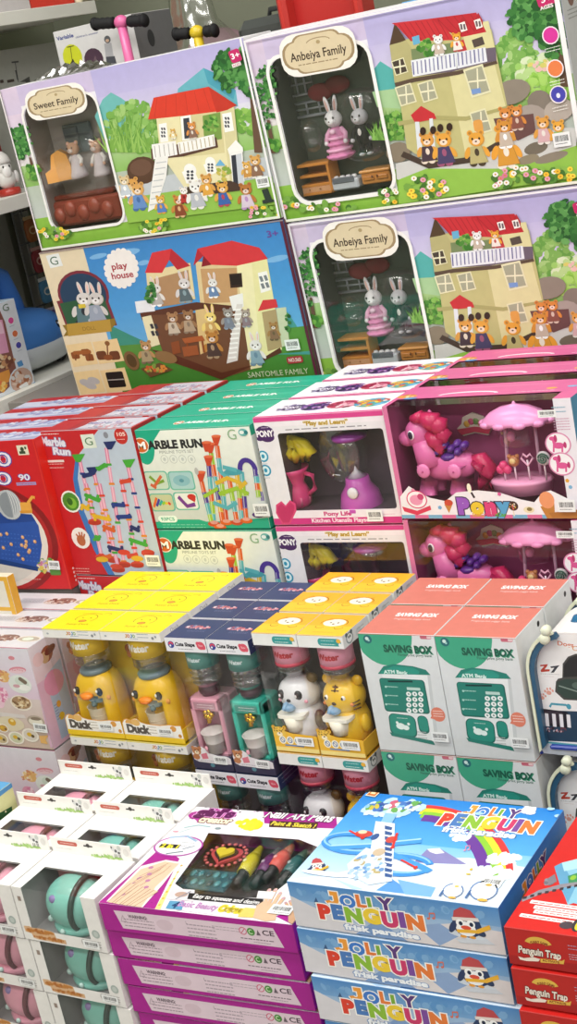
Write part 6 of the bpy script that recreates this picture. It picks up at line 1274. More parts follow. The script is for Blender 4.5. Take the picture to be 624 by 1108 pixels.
# a pink-filled twin
pm = MB()
PK = None
def recolour(me, f):
    m2 = me.copy(); a = m2.color_attributes['Col']; buf = [0.0]*(len(a.data)*4); a.data.foreach_get('color', buf)
    for i in range(0, len(buf), 4): buf[i:i+3] = f(buf[i:i+3])
    a.data.foreach_set('color', buf); return m2
pinkc, pinkd = lin('#e8a2b6'), lin('#6a3440')
pinkm = recolour(tealtoy.data, lambda c: pinkc[:3])
seam0 = [c for c in tealtoy.children if c.name.startswith('dark_seam')][0].data; seamp = recolour(seam0, lambda c: pinkd[:3])
z0 = BOX['teal'][2]; offs = [(0, 0), (.0035, .0015), (.005, .002)]
for col in (0, -1):
    cn = ('teal', 'pink')[-col]
    for i in (0, 1, 2):
        for d in ((0, 1, 2) if i == 0 else (0,)):
            place = 'topmost' if d == 0 and i == 0 else ('%s from the top of the front stack' % ('second', 'third')[d-1] if i == 0 else NTH[i]+', topmost')
            l = 'white window box with a %s toy, %s' % (cn, place)
            if (col, i, d) == (0, 0, 0): R['label'] = 'white window box at the front with a whole teal toy, topmost of its stack'; continue
            if (col, i, d) == (-1, 0, 0): l = 'white window box with a bright pink toy, topmost of the front pink stack'
            M = base('teal', 0, i, col=col, gap=.003) @ Matrix.Translation((offs[d][0]+.004*d, offs[d][1], -d*(Hh+.0034)))
            q = dup(R, M, l)
            if i == 0 and d > 0:                                     # no room for the flap between stacked boxes
                for ch in list(q.children):
                    if ch.name.startswith('hanging_flap'): bpy.data.objects.remove(ch)
            if cn == 'pink':
                for ch in q.children:
                    if ch.data == tealtoy.data:
                        ch.data = pinkm; ch['label'] = 'pink rounded toy'
                        for g in ch.children:
                            if g.data == seam0: g.data = seamp
# ---------------------------------------------------------------- nail art stack
def hand(A, x, y, s, rot, skin, nail='#a06a90'):
    c, d = math.cos(math.radians(rot)), math.sin(math.radians(rot))
    def q(a, b): return (x+(a*c-b*d)*s, y+(a*d+b*c)*s)
    A.P([q(-.9, .6), q(-.5, -.1), q(.5, -.15), q(.7, .2), q(.9, .9), q(.2, 1.6), q(-.7, 1.5)], skin)
    for k, (fx, l) in enumerate(((-.4, .95), (-.12, 1.2), (.17, 1.12), (.44, .9))):
        A.L([q(fx, .15), q(fx*1.3, -.5*l), q(fx*1.5, -l)], s*.25, mixc(skin, '#7a4a34', .06*(k % 2))); A.E(*q(fx*1.5, -l), s*.125, s*.125, skin); A.E(*q(fx*1.5, -l+.03), s*.09, s*.11, nail, rot)
    A.L([q(.6, .5), q(.95, .1), q(1.05, -.25)], s*.27, skin); A.E(*q(1.05, -.28), s*.1, s*.12, nail, rot)
def make_nail():
    W, H, D = dims('nail'); M = base('nail'); cr = (90, 850, 2.4)
    r = root('nail_art_box', M, 'nail art set with the whole printed lid in view, topmost of the magenta stack', 'toy box', 'magenta nail art boxes')
    mg = '#a8208e'; T0 = Art(MB(), M, (0, D, H), (1, 0, 0), (0, -1, 0), (0, 0, 1), W, D).crop(*cr)
    P = [(325, 123), (560, 140), (610, 160), (545, 240), (500, 275), (480, 272), (450, 292), (300, 285), (270, 276), (238, 255), (300, 170)]
    hole = [T0.uv(*p) for p in P]; hole = [(min(max(u, .02), W-.02), min(max(v, .02), D-.02)) for u, v in hole]
    mb = MB()
    # body: four sides, floor, lid with a cut out
    mb.box(0, W, .0015, D, 0, .004, mg); mb.box(0, W, 0, .0015, 0, H, mg); mb.box(0, W, D-.0015, D, .004, H-.001, mg); mb.box(0, .0015, .0015, D-.0015, .004, H-.001, mg); mb.box(W-.0015, W, .0015, D-.0015, .004, H-.001, '#c01ec0')
    mb.holed([(0, 0), (W, 0), (W, D), (0, D)], [hole], (0, D, H), (1, 0, 0), (0, -1, 0), '#eceaf0')
    A = front(mb, M, W, H); w, h = W*1000, H*1000
    A.P([(w*.075, h*.22), (w*.90, h*.2), (w*.935, h*.86), (w*.105, h*.86)], '#dcc8d4'); A.P([(w*.10, h*.62), (w*.118, h*.34), (w*.136, h*.62)], '#b8a4b0'); A.P([(w*.107, h*.58), (w*.118, h*.42), (w*.129, h*.58)], '#dcc8d4')
    A.T('WARNING:', w*.20, h*.38, 6, '#5a4a56', w=36, b=.04); A.greek(w*.20, h*.62, 58, 12, 3, '#9a8894'); A.E(w*.34, h*.55, 16, 10, '#d2bcc8'); A.greek(w*.53, h*.62, 52, 20, 4, '#a898a4'); A.T('L', w*.46, h*.36, 5, '#7a6a76'); A.greek(w*.66, h*.42, 50, 5, 2, '#a898a4')
    A.ring(w*.745, h*.42, 7, 7, 1.6, '#c8607a'); A.L([(w*.735, h*.5), (w*.755, h*.34)], 1.5, '#c8607a'); A.E(w*.785, h*.42, 7, 7, '#4a8a3c'); A.arc(w*.785, h*.42, 3.5, 3.5, 40, 300, 1.6, '#c8e0b8'); A.P([(w*.81, h*.52), (w*.82, h*.32), (w*.832, h*.52)], '#6a5a66'); A.T('CE', w*.87, h*.4, 9, '#4a3a46', w=20, b=.02); A.greek(w*.81, h*.68, 60, 4, 1, '#7a6a76'); A.greek(w*.83, h*.78, 30, 3, 1, '#a898a4')
    A.greek(w*.72, h*.95, 90, 2, 1, '#7a1868')
    S = side(mb, M, W, D, H)
    for i in range(14): S.E(D*1000*(i+.5)/14, h*.5, 3, h*.3, '#8a1088', 20)
    A = top(mb, M, W, D, H).crop(*cr)
    # magenta left part and bottom band (cut round the hole: drawn as separate pieces)
    A.P([(38, 306), (205, 158), (250, 190), (185, 322)], mg); A.P([(250, 100), (300, 62), (320, 68), (272, 130)], '#eceaf0')
    A.P([(470, 66), (560, 72), (660, 78), (660, 112), (600, 110), (470, 98)], mg); A.P([(500, 340), (620, 300), (600, 355), (552, 364)], mg)
    A.P([(250, 215), (262, 192), (200, 322), (186, 320)], '#f0e08a')
    for i in range(7): A.E(255-i*9.5, 208+i*17, 3, 3, '#c8a83a')
    for i in range(40): 
        X, Y = A.rg.uniform(60, 200), A.rg.uniform(200, 310)
        if X+.95*Y > 360: A.E(X, Y, 2.2, 1.6, '#8a1878', n=7)
    for i in range(22): A.E(A.rg.uniform(330, 470), A.rg.uniform(50, 72), 3, 2, '#3a2a3a' if i % 3 else '#c8a0c8', n=7)
    # girls creator
    A.leaves(335, 78, 52, 14, [mg, '#b83aa0', '#8a1878'], 30, 12); A.T("girl's", 346, 71, 26, '#5a0a50', w=92, b=.07, rot=0, out='#e8a0dc', ob=.05); A.T('creator', 345, 90, 20, '#f2e8d0', w=80, b=.05, out='#7a3a2a', ob=.07)
    A.T('Nail Art Pens', 565, 79, 26, '#f6f2f6', w=172, b=.03, out='#2a1a2a', ob=.05, shear=.2); A.P([(485, 92), (610, 97), (606, 113), (482, 108)], '#4a2a20'); A.T('Paint & Sketch !', 546, 102, 13, '#e8d84a', w=112, b=.03)
    A.leaves(430, 102, 32, 12, ['#f0e63a', '#eede2a'], 30, 9); A.L([(262, 110), (300, 103), (330, 108)], 4, '#a8ccd0'); A.L([(250, 122), (280, 112)], 4, '#c8dade'); A.E(350, 112, 8, 4, '#8a9aa0'); A.E(240, 120, 8, 3, '#d8a0b0')
    A.E(247, 158, 60, 36, '#b048a8', n=30); A.E(247, 158, 56, 32, '#f0ecf0', n=30); A.R(225, 158, 50, 13, '#1e1c20', rot=-2); A.T('2 in 1', 225, 158, 15, '#ece23a', w=42, b=.05); A.L([(225, 136), (270, 132), (295, 146)], 6, '#9ab8d4'); A.L([(258, 166), (290, 158)], 4, '#8a9aa8'); A.L([(215, 178), (260, 172)], 5, '#7a8a94'); A.greek(270, 154, 34, 12, 2, '#b0b8c0')
    # left hands
    A.P([(60, 302), (150, 210), (215, 194), (252, 200), (205, 260), (150, 322)], '#f2e6e2'); sk = '#e0c4a8'
    A.P([(64, 304), (96, 270), (150, 218), (212, 198), (248, 204), (214, 240), (190, 262), (150, 318), (128, 318)], sk)
    for i in range(4): A.L([(225-i*6, 206+i*5), (150-i*16, 240+i*14)], 16, '#b08a74'); A.L([(225-i*6, 206+i*5), (150-i*16, 240+i*14)], 12, mixc(sk, '#c09a80', .1*(i % 2))); A.E(148-i*16, 242+i*14, 8, 6, '#a86a94', -40)
    for i in range(4): A.L([(70+i*18, 304+i*4), (130+i*20, 256+i*6)], 15, '#a8826c'); A.L([(70+i*18, 304+i*4), (130+i*20, 256+i*6)], 11, mixc(sk, '#b08a70', .1*((i+1) % 2))); A.E(176-i*4, 214+i*17, 6, 5, '#b87aa0')
    # bottom texts
    A.P([(232, 268), (290, 272), (286, 302), (214, 296)], '#d8d4da'); A.E(255, 284, 16, 9, '#b89a8c'); A.L([(240, 296), (280, 276)], 4, '#8a8a94')
    A.P([(275, 280), (468, 296), (465, 313), (270, 296)], '#1e1c20'); A.T('Easy to squeeze and design', 372, 296, 13, '#efeeee', w=170, b=.02, rot=0)
    A.P([(225, 300), (262, 303), (256, 324), (214, 320)], '#5a9ac0'); A.T('4', 240, 311, 20, '#143a6a', w=12, b=.05); A.T('Basic Beauty', 300, 312, 19, '#c08ac0', w=100, b=.02); A.T('Colors', 385, 322, 19, '#b8a03a', w=60, b=.02, out='#f0e03a', ob=.12); A.greek(290, 330, 100, 3, 1, '#c8b8cc'); A.P([(420, 318), (470, 322), (460, 345), (400, 342)], '#e8c86a')
    hand(A, 486, 310, 34, 28, '#dcb898', '#c8a0b8'); hand(A, 545, 330, 26, -30, '#d0a684', '#b890b0')
    A.P([(455, 275), (500, 278), (490, 296), (450, 294)], '#eeecf0')
    mb.build('carton', r)
    sticker(r, M, (0, D, H+.001), (1, 0, 0), (0, -1, 0), (0, 0, 1), cr, 514, 322, 58, 30)
    # window pane and contents
    b = MB(); b.prism([(u, v) for u, v in hole], (0, D, H-.0012), (1, 0, 0), (0, -1, 0), (0, 0, 1), .0004, '#fff', 'clear'); b.build('window', r, 'clear plastic window')
    def at(x, y, dz=0):
        p = hit(M, 90+x/2.4, 850+y/2.4, (0, 0, H-dz), (0, 0, 1)); return Vector((p.x, p.y, H-dz))
    us = [u for u, v in hole]; vs = [v for u, v in hole]
    b = MB(); b.box(min(us)-.004, max(us)+.004, D-max(vs)-.004, D-min(vs)+.004, .005, .026, '#2c2628', 'plastic', .002); b.build('tray', r, 'black plastic tray')
    def hs(b, c, s, col, th): 
        pts = []
        for i in range(36):
            t = 2*pi*i/36; pts.append((s*.062*16*math.sin(t)**3, s*.062*(13*math.cos(t)-5*math.cos(2*t)-2*math.cos(3*t)-math.cos(4*t))))
        b.prism(pts, c, (1, 0, 0), (0, 1, 0), (0, 0, 1), th, col, 'matte')
    b = MB(); c = at(370, 186, .022); b.box(c.x-.042, c.x+.042, c.y-.040, c.y+.040, c.z-.004, c.z, '#4a4446', 'shell', .002); hs(b, c+Vector((0, 0, .0005)), .030, '#c84a52', .004); hs(b, c+Vector((0, 0, .005)), .022, '#3a2a2c', .002); hs(b, c+Vector((0, 0, .0074)), .017, '#e6d23a', .004)
    for k in range(20): t = 2*pi*k/20; b.ell((c.x+.036*math.cos(t), c.y+.002+.034*math.sin(t), c.z+.003), (.004, .004, .002), '#d86a6a', 6, 5)
    b.build('heart_palette', r, 'red and yellow heart palette')
    b = MB(); c = at(318, 245, .022); b.box(c.x-.055, c.x+.05, c.y-.028, c.y+.028, c.z-.004, c.z+.002, '#2f6470', 'plastic', .002); 
    for k in range(14): b.ell((c.x-.045+(k % 7)*.015, c.y-.012+(k//7)*.024, c.z+.003), (.006, .009, .003), ['#3f8a94', '#2a5a6a', '#58a0a8'][k % 3], 8, 5)
    b.build('sticker_sheet', r, 'teal sheet of nail stickers')
    for (a, e, col, lab) in (((395, 262), (462, 160), '#d8cc2e', 'yellow'), ((442, 262), (510, 165), '#6a2a6a', 'purple'), ((470, 248), (545, 155), '#e8645a', 'coral'), ((508, 262), (580, 170), '#2f6a6a', 'dark teal')):
        b = MB(); p, q = at(*a, .018), at(*e, .018); d = q-p
        b.tube([p, p+d*.28, p+d*.3], [.009, .009, .011], '#1c1a1e', 12); b.tube([p+d*.3, p+d*.5, p+d*.62, p+d*.74], [.0115, .013, .0125, .010], col, 14); b.tube([p+d*.74, p+d*.8, p+d*.98, q], [.009, .0085, .005, .003], mixc(col, '#5a5a20', .45), 12)
        m = p+d*.5; b.ell((m.x-.004, m.y, m.z+.0115), (.004, .005, .0022), mixc(col, '#ffffff', .35), 8, 6); b.build('nail_pen', r, lab+' nail art pen')
    return r
R = make_nail(); nz = BOX['nail'][2]; nH = dims('nail')[1]
for k, (px, py) in enumerate(((115.2, 1005.5), (126.6, 1036.2), (137.5, 1066), (149, 1094.8)), 1):
    dup(R, bym(px, py, nz-k*(nH+.0036), 3.7, nH), 'nail art set showing only its magenta front, %s from the top of the stack' % ('second', 'third', 'fourth', 'fifth')[k-1])
# ---------------------------------------------------------------- penguin slide game stack
def penguin(A, x, y, s, scarf='#e8b23a'):
    """plain cartoon penguin leaning on a sledge"""
    A.E(x, y+.95*s, 1.3*s, .22*s, '#cdd6e2', 6); A.E(x+.75*s, y+.55*s, .45*s, .25*s, '#2c3c5c', 30)
    A.E(x, y+.2*s, .95*s, .85*s, '#2a3c62'); A.E(x-.1*s, y+.45*s, .66*s, .52*s, '#eef0f2'); A.E(x-.95*s, y+.4*s, .2*s, .5*s, '#2a3c62', 30)
    A.P([(x-.85*s, y-.2*s), (x-.7*s, y-.75*s), (x-.2*s, y-1.05*s), (x+.4*s, y-.9*s), (x+.8*s, y-.3*s)], '#b84a4e'); A.P([(x-.92*s, y-.28*s), (x+.82*s, y-.42*s), (x+.88*s, y-.18*s), (x-.9*s, y-.04*s)], '#e0d4d0')
    for k in (-.42, .28): A.E(x+k*s, y+.08*s, .28*s, .27*s, '#f2f3f4'); A.E(x+(k+.03)*s, y+.10*s, .13*s, .15*s, '#1e2a44')
    A.E(x-.08*s, y+.36*s, .34*s, .15*s, '#d8503a'); A.P([(x-.75*s, y+.55*s), (x+.7*s, y+.42*s), (x+.72*s, y+.66*s), (x-.7*s, y+.78*s)], scarf); A.P([(x+.6*s, y+.4*s), (x+1.5*s, y-.05*s), (x+1.55*s, y+.25*s), (x+.7*s, y+.65*s)], scarf)
    A.E(x-.35*s, y+1.0*s, .22*s, .1*s, '#e09a3a'); A.E(x+.25*s, y+1.0*s, .22*s, .1*s, '#e09a3a')
def note(A, x, y, s, c='#d0705a'):
    A.E(x-s*.5, y+s*.5, s*.26, s*.2, c); A.E(x+s*.4, y+s*.35, s*.26, s*.2, c); A.L([(x-s*.3, y+s*.5), (x-s*.2, y-s*.5)], s*.16, c); A.L([(x+s*.62, y+s*.35), (x+s*.7, y-s*.6)], s*.16, c); A.L([(x-s*.22, y-s*.45), (x+s*.72, y-s*.58)], s*.26, c)
JC = ['#e89a3a', '#3f78c8', '#e07a3a', '#7aa83a', '#5a3a7a']; PC = ['#d8402e', '#4a78b8', '#8ab83a', '#e8c83a', '#c83a6a', '#7a4a9a', '#e07a3a']
def make_jolly():
    W, H, D = dims('jolly'); M = base('jolly'); cr = (300, 840, 624/324)
    r, mb = solid('penguin_game_box', '', W, H, D, M, 'toy box', 'JOLLY PENGUIN game box with its lid in view, topmost of the blue stack', 'blue penguin game boxes', '#8ab0d8', {'y-': '#7fa8d2', 'z+': '#9cc6ec', 'x+': '#2f86d8'})
    A = front(mb, M, W, H); w, h = W*1000, H*1000
    A.F(0, 0, 1, .45, '#4f88c4', '#78a4d0'); A.F(0, .4, 1, 1, '#93b4d6', '#b8c4d8'); A.P([(0, h*.32), (w*.1, h*.5), (w*.25, h*.72), (w*.5, h*.95), (w*.6, h), (0, h)], '#d4d2d8'); A.P([(w*.45, h), (w*.62, h*.6), (w*.78, h*.46), (w, h*.5), (w, h)], '#d8d2d4'); A.P([(w*.6, h*.62), (w*.72, h*.5), (w*.80, h*.72), (w*.7, h)], '#8aa4cc'); A.P([(w*.3, h), (w*.42, h*.6), (w*.55, h)], '#7d9cca')
    A.leaves(w*.5, h*.2, w*.45, h*.08, ['#6a9ccc', '#5a90c6', '#7aa8d4'], 40, 7); A.P([(w*.12, h*.40), (w*.135, h*.28), (w*.145, h*.42)], '#3a5a84'); A.P([(w*.118, h*.44), (w*.152, h*.42), (w*.145, h*.48)], '#3a5a84')
    A.letters('JOLLY', w*.345, h*.255, 19, 22, JC, b=.05, out='#f4f2ee', ob=.06, jit=1.5, rot=-1); A.letters('PENGUIN', w*.39, h*.555, 22, 24.5, PC, b=.075, out='#f4f2ee', ob=.06, jit=-1, rot=-1)
    A.T('frisk paradise', w*.43, h*.855, 9, '#eef2f8', w=118, b=.05, out='#6a90c4', ob=.06)
    note(A, w*.685, h*.36, 9); penguin(A, w*.845, h*.40, 23)
    A.P([(w*.78, h*.78), (w*.93, h*.72), (w*.96, h*.8), (w*.80, h*.86)], '#c8ced8')
    S = side(mb, M, W, D, H); S.F(0, 0, 1, 1, '#2878cc', '#6aaee6'); S.letters('JOLLY', D*480, h*.36, 17, 20, JC, b=.085, out='#f4f2ee', ob=.06); S.letters('PENGUIN', D*470, h*.66, 15, 20, PC, b=.085, out='#f4f2ee', ob=.06); S.leaves(D*480, h*.9, D*440, 5, ['#dfeaf6', '#b8d6f0'], 30, 7)
    A = top(mb, M, W, D, H); A.F(0, 0, 1, .5, '#1f7ed2', '#56a8e6'); A.F(0, .5, 1, 1, '#7fc0ee', '#cfe4f6')
    A.crop(*cr)
    A.P([(25, 215), (130, 200), (260, 170), (400, 170), (520, 190), (480, 268), (460, 282), (20, 222)], '#dcebf8'); A.leaves(440, 190, 60, 14, ['#e8f0fa', '#d0e4f6'], 30, 14); A.P([(110, 210), (180, 236), (150, 245)], '#b4d4f0'); A.P([(205, 238), (240, 215), (290, 248)], '#5a98dc'); A.P([(250, 215), (330, 232), (320, 252), (265, 246)], '#7ab0e4')
    A.P([(284, 180), (312, 152), (338, 150), (395, 184)], '#8a86bc'); A.P([(312, 152), (338, 150), (348, 160), (330, 162), (318, 158)], '#e8eaf2')
    # rainbow
    for k, c in enumerate(('#d83a3a', '#f0dc3a', '#8cc63a', '#6a3a98')):
        pts = []
        for i in range(15):
            t = i/14; X = 296+k*2+ (478-k*17-296)*math.sin(t*pi/2)**1.0; Y = 66+k*7+(200-66-k*3)*(1-math.cos(t*pi/2)); pts.append((X, Y))
        A.L(pts, 19, c)
    A.leaves(468, 172, 34, 8, ['#eef4fa', '#dfeaf6'], 26, 10); A.leaves(376, 126, 24, 7, ['#eef4fa', '#dfeaf6'], 20, 8); A.leaves(440, 205, 50, 12, ['#eaf2fa', '#d8e8f6'], 26, 12)
    A.letters('JOLLY', 446, 76, 21, 23, JC, b=.05, out='#f6f4f0', ob=.06, jit=1.5); A.letters('PENGUIN', 440, 98, 27, 29, PC, b=.075, out='#f6f4f0', ob=.06, jit=-1); A.T('frisk paradise', 420, 117, 14, '#f2f6fa', w=150, b=.045, out='#4a90d4', ob=.06); A.leaves(524, 72, 16, 8, ['#f4f6fa'], 14, 7)
    # slide toy picture
    A.leaves(240, 66, 62, 15, ['#cfe6f8', '#b8d8f2'], 40, 12); A.leaves(240, 64, 55, 9, ['#4a78c0', '#c8b848', '#6aa858', '#c85a78', '#8ac0e0', '#3a5aa0', '#d8e4ee'], 60, 7); A.P([(225, 78), (250, 80), (232, 110), (210, 108)], '#8cc0ec')
    for (x, y, rx, ry) in ((165, 140, 66, 24), (255, 185, 62, 24)): A.arc(x, y, rx, ry, 20, 340, 13, '#3f90dc', 24); A.arc(x, y-3, rx, ry, 20, 340, 4, '#8cc4f2', 24)
    A.L([(110, 150), (200, 146), (300, 136)], 14, '#4a9ae2'); A.L([(112, 146), (200, 142), (300, 132)], 4, '#a8d4f6'); A.L([(230, 160), (300, 190), (318, 200)], 12, '#4a9ae2')
    A.P([(205, 95), (245, 100), (240, 215), (185, 205)], '#e6ecf4'); A.P([(145, 185), (185, 150), (215, 160), (240, 220), (190, 228), (150, 205)], '#d4e2f0')
    for i in range(10): A.P([(224, 104+i*11), (240, 108+i*11), (238, 114+i*11), (224, 112+i*11)], '#3a5a94'); A.R(214, 108+i*11, 12, 5, '#f4f6fa', rot=6)
    A.leaves(190, 185, 34, 22, ['#8ab8e0', '#e8f0f8', '#6a94c8', '#c8d8e8', '#b8a878'], 40, 6); A.leaves(170, 205, 24, 12, ['#a8c4e0', '#e8f0f8'], 20, 5)
    A.E(180, 122, 18, 9, '#c84a42'); A.E(178, 118, 9, 5, '#e8d0b0'); A.E(238, 134, 11, 9, '#c84a42'); A.E(204, 128, 7, 9, '#3a5a94'); A.E(212, 160, 12, 10, '#c8b49a')
    for p, q in (((150, 115), (178, 130)), ((258, 176), (288, 192)), ((250, 120), (240, 150))): A.L([p, q], 4, '#d8362e'); A.E(q[0], q[1], 4, 4, '#d8362e')
    A.R(110, 108, 10, 8, '#e8eedc', rot=12); A.R(110, 108, 6, 5, '#8ab86a', rot=12)
    A.R(200, 37, 22, 18, '#e8e2c8', rot=6); A.R(200, 37, 18, 14, '#c86a2c', rot=6); A.R(200, 37, 10, 5, '#f0d8a8', rot=6)
    A.leaves(290, 58, 10, 4, ['#6aa858'], 10, 4)
    penguin(A, 84, 188, 15); A.E(100, 205, 50, 6, '#e8f0fa')
    note(A, 395, 152, 9, '#d88aa4'); A.E(404, 196, 3, 3, '#e8c04a'); A.E(398, 206, 5, 2, '#e8c04a')
    for x, y, s in ((366, 240, 1.0), (430, 240, 1.35)):
        A.E(x, y, 22*s, 17*s, '#5a7ab0', 20); A.E(x, y+1, 20*s, 15*s, '#f4f8fc', 20); A.E(x+8*s, y-10*s, 10*s, 8*s, '#f4f8fc'); A.E(x+8*s, y-8*s, 5*s, 2.5*s, '#e8b84a'); A.L([(x-20*s, y), (x-28*s, y+12*s)], 4, '#4a6a9c'); A.E(x-2*s, y+15*s, 8*s, 2.5*s, '#e8b04a')
    for x in (90, 420, 570, 560, 585): A.E(x, 60+x % 40, 8, 4, '#a8d2f4')
    mb.build('carton', r); sticker(r, M, (0, D, H+.0005), (1, 0, 0), (0, -1, 0), (0, 0, 1), cr, 446, 221, 44, 24, rot=0)
    return r
R = make_jolly(); jz = BOX['jolly'][2]; jH = dims('jolly')[1]
for k, (px, py, yw) in enumerate(((320.5, 1004, 1.3), (336, 1056, 1.6), (351, 1104, 1.3)), 1):
    dup(R, bym(px, py, jz-k*(jH+.0036), yw, jH), 'JOLLY PENGUIN game box showing only its front, %s from the top of the stack' % ('second', 'third', 'fourth')[k-1])
# ---------------------------------------------------------------- red penguin trap stack
def make_trap():
    W, H, D = dims('trap'); M = base('trap'); cr = (464, 910, 3.9)
    r, mb = solid('trap_game_box', '', W, H, D, M, 'toy box', 'red Penguin Trap game box with its lid in view, topmost of the stack', 'red penguin trap boxes', '#b3211f', {'y-': '#b4231f', 'z+': '#cc2420', 'x+': '#a81e1c'})
    A = front(mb, M, W, H).crop(*cr)
    A.P([(340, 480), (624, 520), (700, 560), (700, 610), (340, 530)], '#a01c1c'); A.arc(462, 440, 46, 22, 195, 345, 26, '#d8b04a', 16); A.T('FUNNY GAME', 463, 427, 11, '#7a2a18', w=74, b=.04, arch=7)
    A.T('Penguin Trap', 466, 470, 30, '#e6dcd0', w=178, b=.035, rot=2, out='#4a1210', ob=.06, shear=.15)
    A.P([(376, 486), (400, 494), (440, 490), (468, 498), (462, 508), (410, 506), (384, 500)], '#e6dcd0'); A.P([(470, 496), (560, 506), (572, 500), (568, 520), (470, 512)], '#d8b04a'); A.T('ACTIVATE', 514, 508, 9, '#7a2a18', w=72, b=.04)
    A.greek(640, 455, 110, 14, 2, '#a89ab8'); A.greek(640, 495, 100, 20, 3, '#b8a8b8')
    A = top(mb, M, W, D, H).crop(*cr)
    A.P([(528, 108), (560, 92), (640, 72), (700, 70), (700, 290), (610, 262), (585, 270)], '#86bcd4'); A.P([(528, 108), (560, 92), (620, 190), (585, 262), (556, 200)], '#5f9cc0'); A.P([(560, 92), (640, 72), (700, 70), (700, 100), (570, 128)], '#a8d4e4'); A.P([(585, 148), (640, 130), (640, 170), (590, 186)], '#3a8a5a'); A.E(608, 155, 12, 12, '#8ab83a')
    A.L([(385, 250), (470, 215), (560, 190), (660, 176)], 24, '#8a8690')
    for i in range(9): A.R(404+i*31, 239-i*8.0+ (i*i)*.12, 15, 13, '#3c3238', rot=-20)
    A.leaves(510, 172, 18, 18, ['#6a6670', '#8a8690'], 12, 10); A.P([(498, 160), (530, 140), (540, 172), (505, 186)], '#7a7680')
    for k, (x, y, w_) in enumerate(((530, 270, 210), (540, 292, 200), (535, 310, 190), (505, 330, 250))): A.R(x, y, w_, 17, '#ece8e8', 4, 1); A.greek(x, y, w_*.9, 8, 1, '#b84a44')
    A.E(580, 356, 30, 18, '#4a4048'); A.E(632, 352, 26, 36, '#3a3238'); A.E(636, 356, 18, 26, '#d8c83a')
    mb.build('carton', r); return r
R = make_trap(); tz = BOX['trap'][2]; tH = dims('trap')[1]
for k, (px, py) in enumerate(((552, 1047), (561, 1093)), 1):
    dup(R, bym(px, py, tz-k*(tH+.0036), 1.0, tH), 'red Penguin Trap game box showing only its front, %s from the top' % ('second', 'third')[k-1])
# ---------------------------------------------------------------- dinosaur box at the left edge
def make_dino():
    W, H, D = .12, .12, .15; cr = (0, 690, 580/110)
    p = ray(12.3, 846.6); p = p*(-1.968/p.x); M = frame(p.x-W, p.y-D, p.z-H, 0)
    r, mb = solid('dinosaur_box', '', W, H, D, M, 'toy box', 'small box with a green dinosaur print, beside the white window boxes', None, '#c8ca8c', {'y-': '#cdcf98', 'z+': '#5aa0d0', 'x+': '#d4d29a'})
    for S, ww in ((side(mb, M, W, D, H), D*1000), (front(mb, M, W, H), W*1000)):
        h = H*1000; S.F(0, 0, 1, .08, '#4a8ac0'); S.F(0, .6, 1, 1, '#c8ca8c', '#8aa04a'); S.leaves(ww*.45, h*.45, ww*.36, h*.2, ['#2f5a34', '#3a6a3c', '#254a2a'], 40, 9); S.P([(ww*.6, h*.3), (ww*.9, h*.35), (ww*.88, h*.5), (ww*.6, h*.5)], '#2f5a34'); S.E(ww*.78, h*.36, 2, 2, '#f0e8c0'); S.P([(ww*.2, h*.55), (ww*.5, h*.55), (ww*.45, h*.9), (ww*.25, h*.85)], '#2f5a34')
    T = top(mb, M, W, D, H); T.F(0, .5, 1, 1, '#7ab8dc', '#9ac86a')
    mb.build('carton', r); return M, H
Mdino, Hdino = make_dino()
# ================================================================ the shop: room, shelves, platforms
def hx(px, py, x): d = ray(px, py); return CAM+d*(x/d.x)
def hy(px, py, y): d = ray(px, py); return CAM+d*(y/d.y)
XL, XR, YB, YF, ZC = -3.02, 2.6, 3.75, -3.6, 3.25
def slab(name, x0, x1, y0, y1, z0, z1, col, mat='wallpaint'):
    b = MB(); b.box(x0, x1, y0, y1, z0, z1, col, mat, .001); return struct(name, b)
slab('floor', XL, XR, YF, YB, -.1, 0, '#8f8c86'); slab('ceiling', XL-.1, XR+.1, YF-.1, YB+.1, ZC, ZC+.1, '#d9d8d2')
slab('wall_left', XL-.1, XL, YF, YB, 0, ZC, '#8b8f7c'); slab('wall_back', XL-.1, XR+.1, YB, YB+.1, 0, ZC, '#868a78')
slab('wall_right', XR, XR+.1, YF, YB, 0, ZC, '#cfcdc6'); slab('wall_front', XL-.1, XR+.1, YF-.1, YF, 0, ZC, '#cfcdc6')
# left gondola: three boards running away from the eye
SH = {'top': (.198, .226), 'mid': (-.239, -.208), 'low': (-.722, -.672)}
for k, (a, b_) in SH.items():
    b = MB(); y1 = 3.42
    b.box(-2.995, -2.6, 1.2, y1, a+ZO, b_+ZO, '#ecebe2', 'painted', .002); b.box(-2.602, -2.597, 1.2, y1, a+ZO-.004, b_+ZO, '#efeee6', 'painted', .001)
    struct('shelf_board', b)
b = MB()
for y in (1.25, 3.36): b.box(-3.018, -2.985, y, y+.04, 0, 2.3, '#b9b8ae', 'painted', .002)
struct('shelf_upright', b)
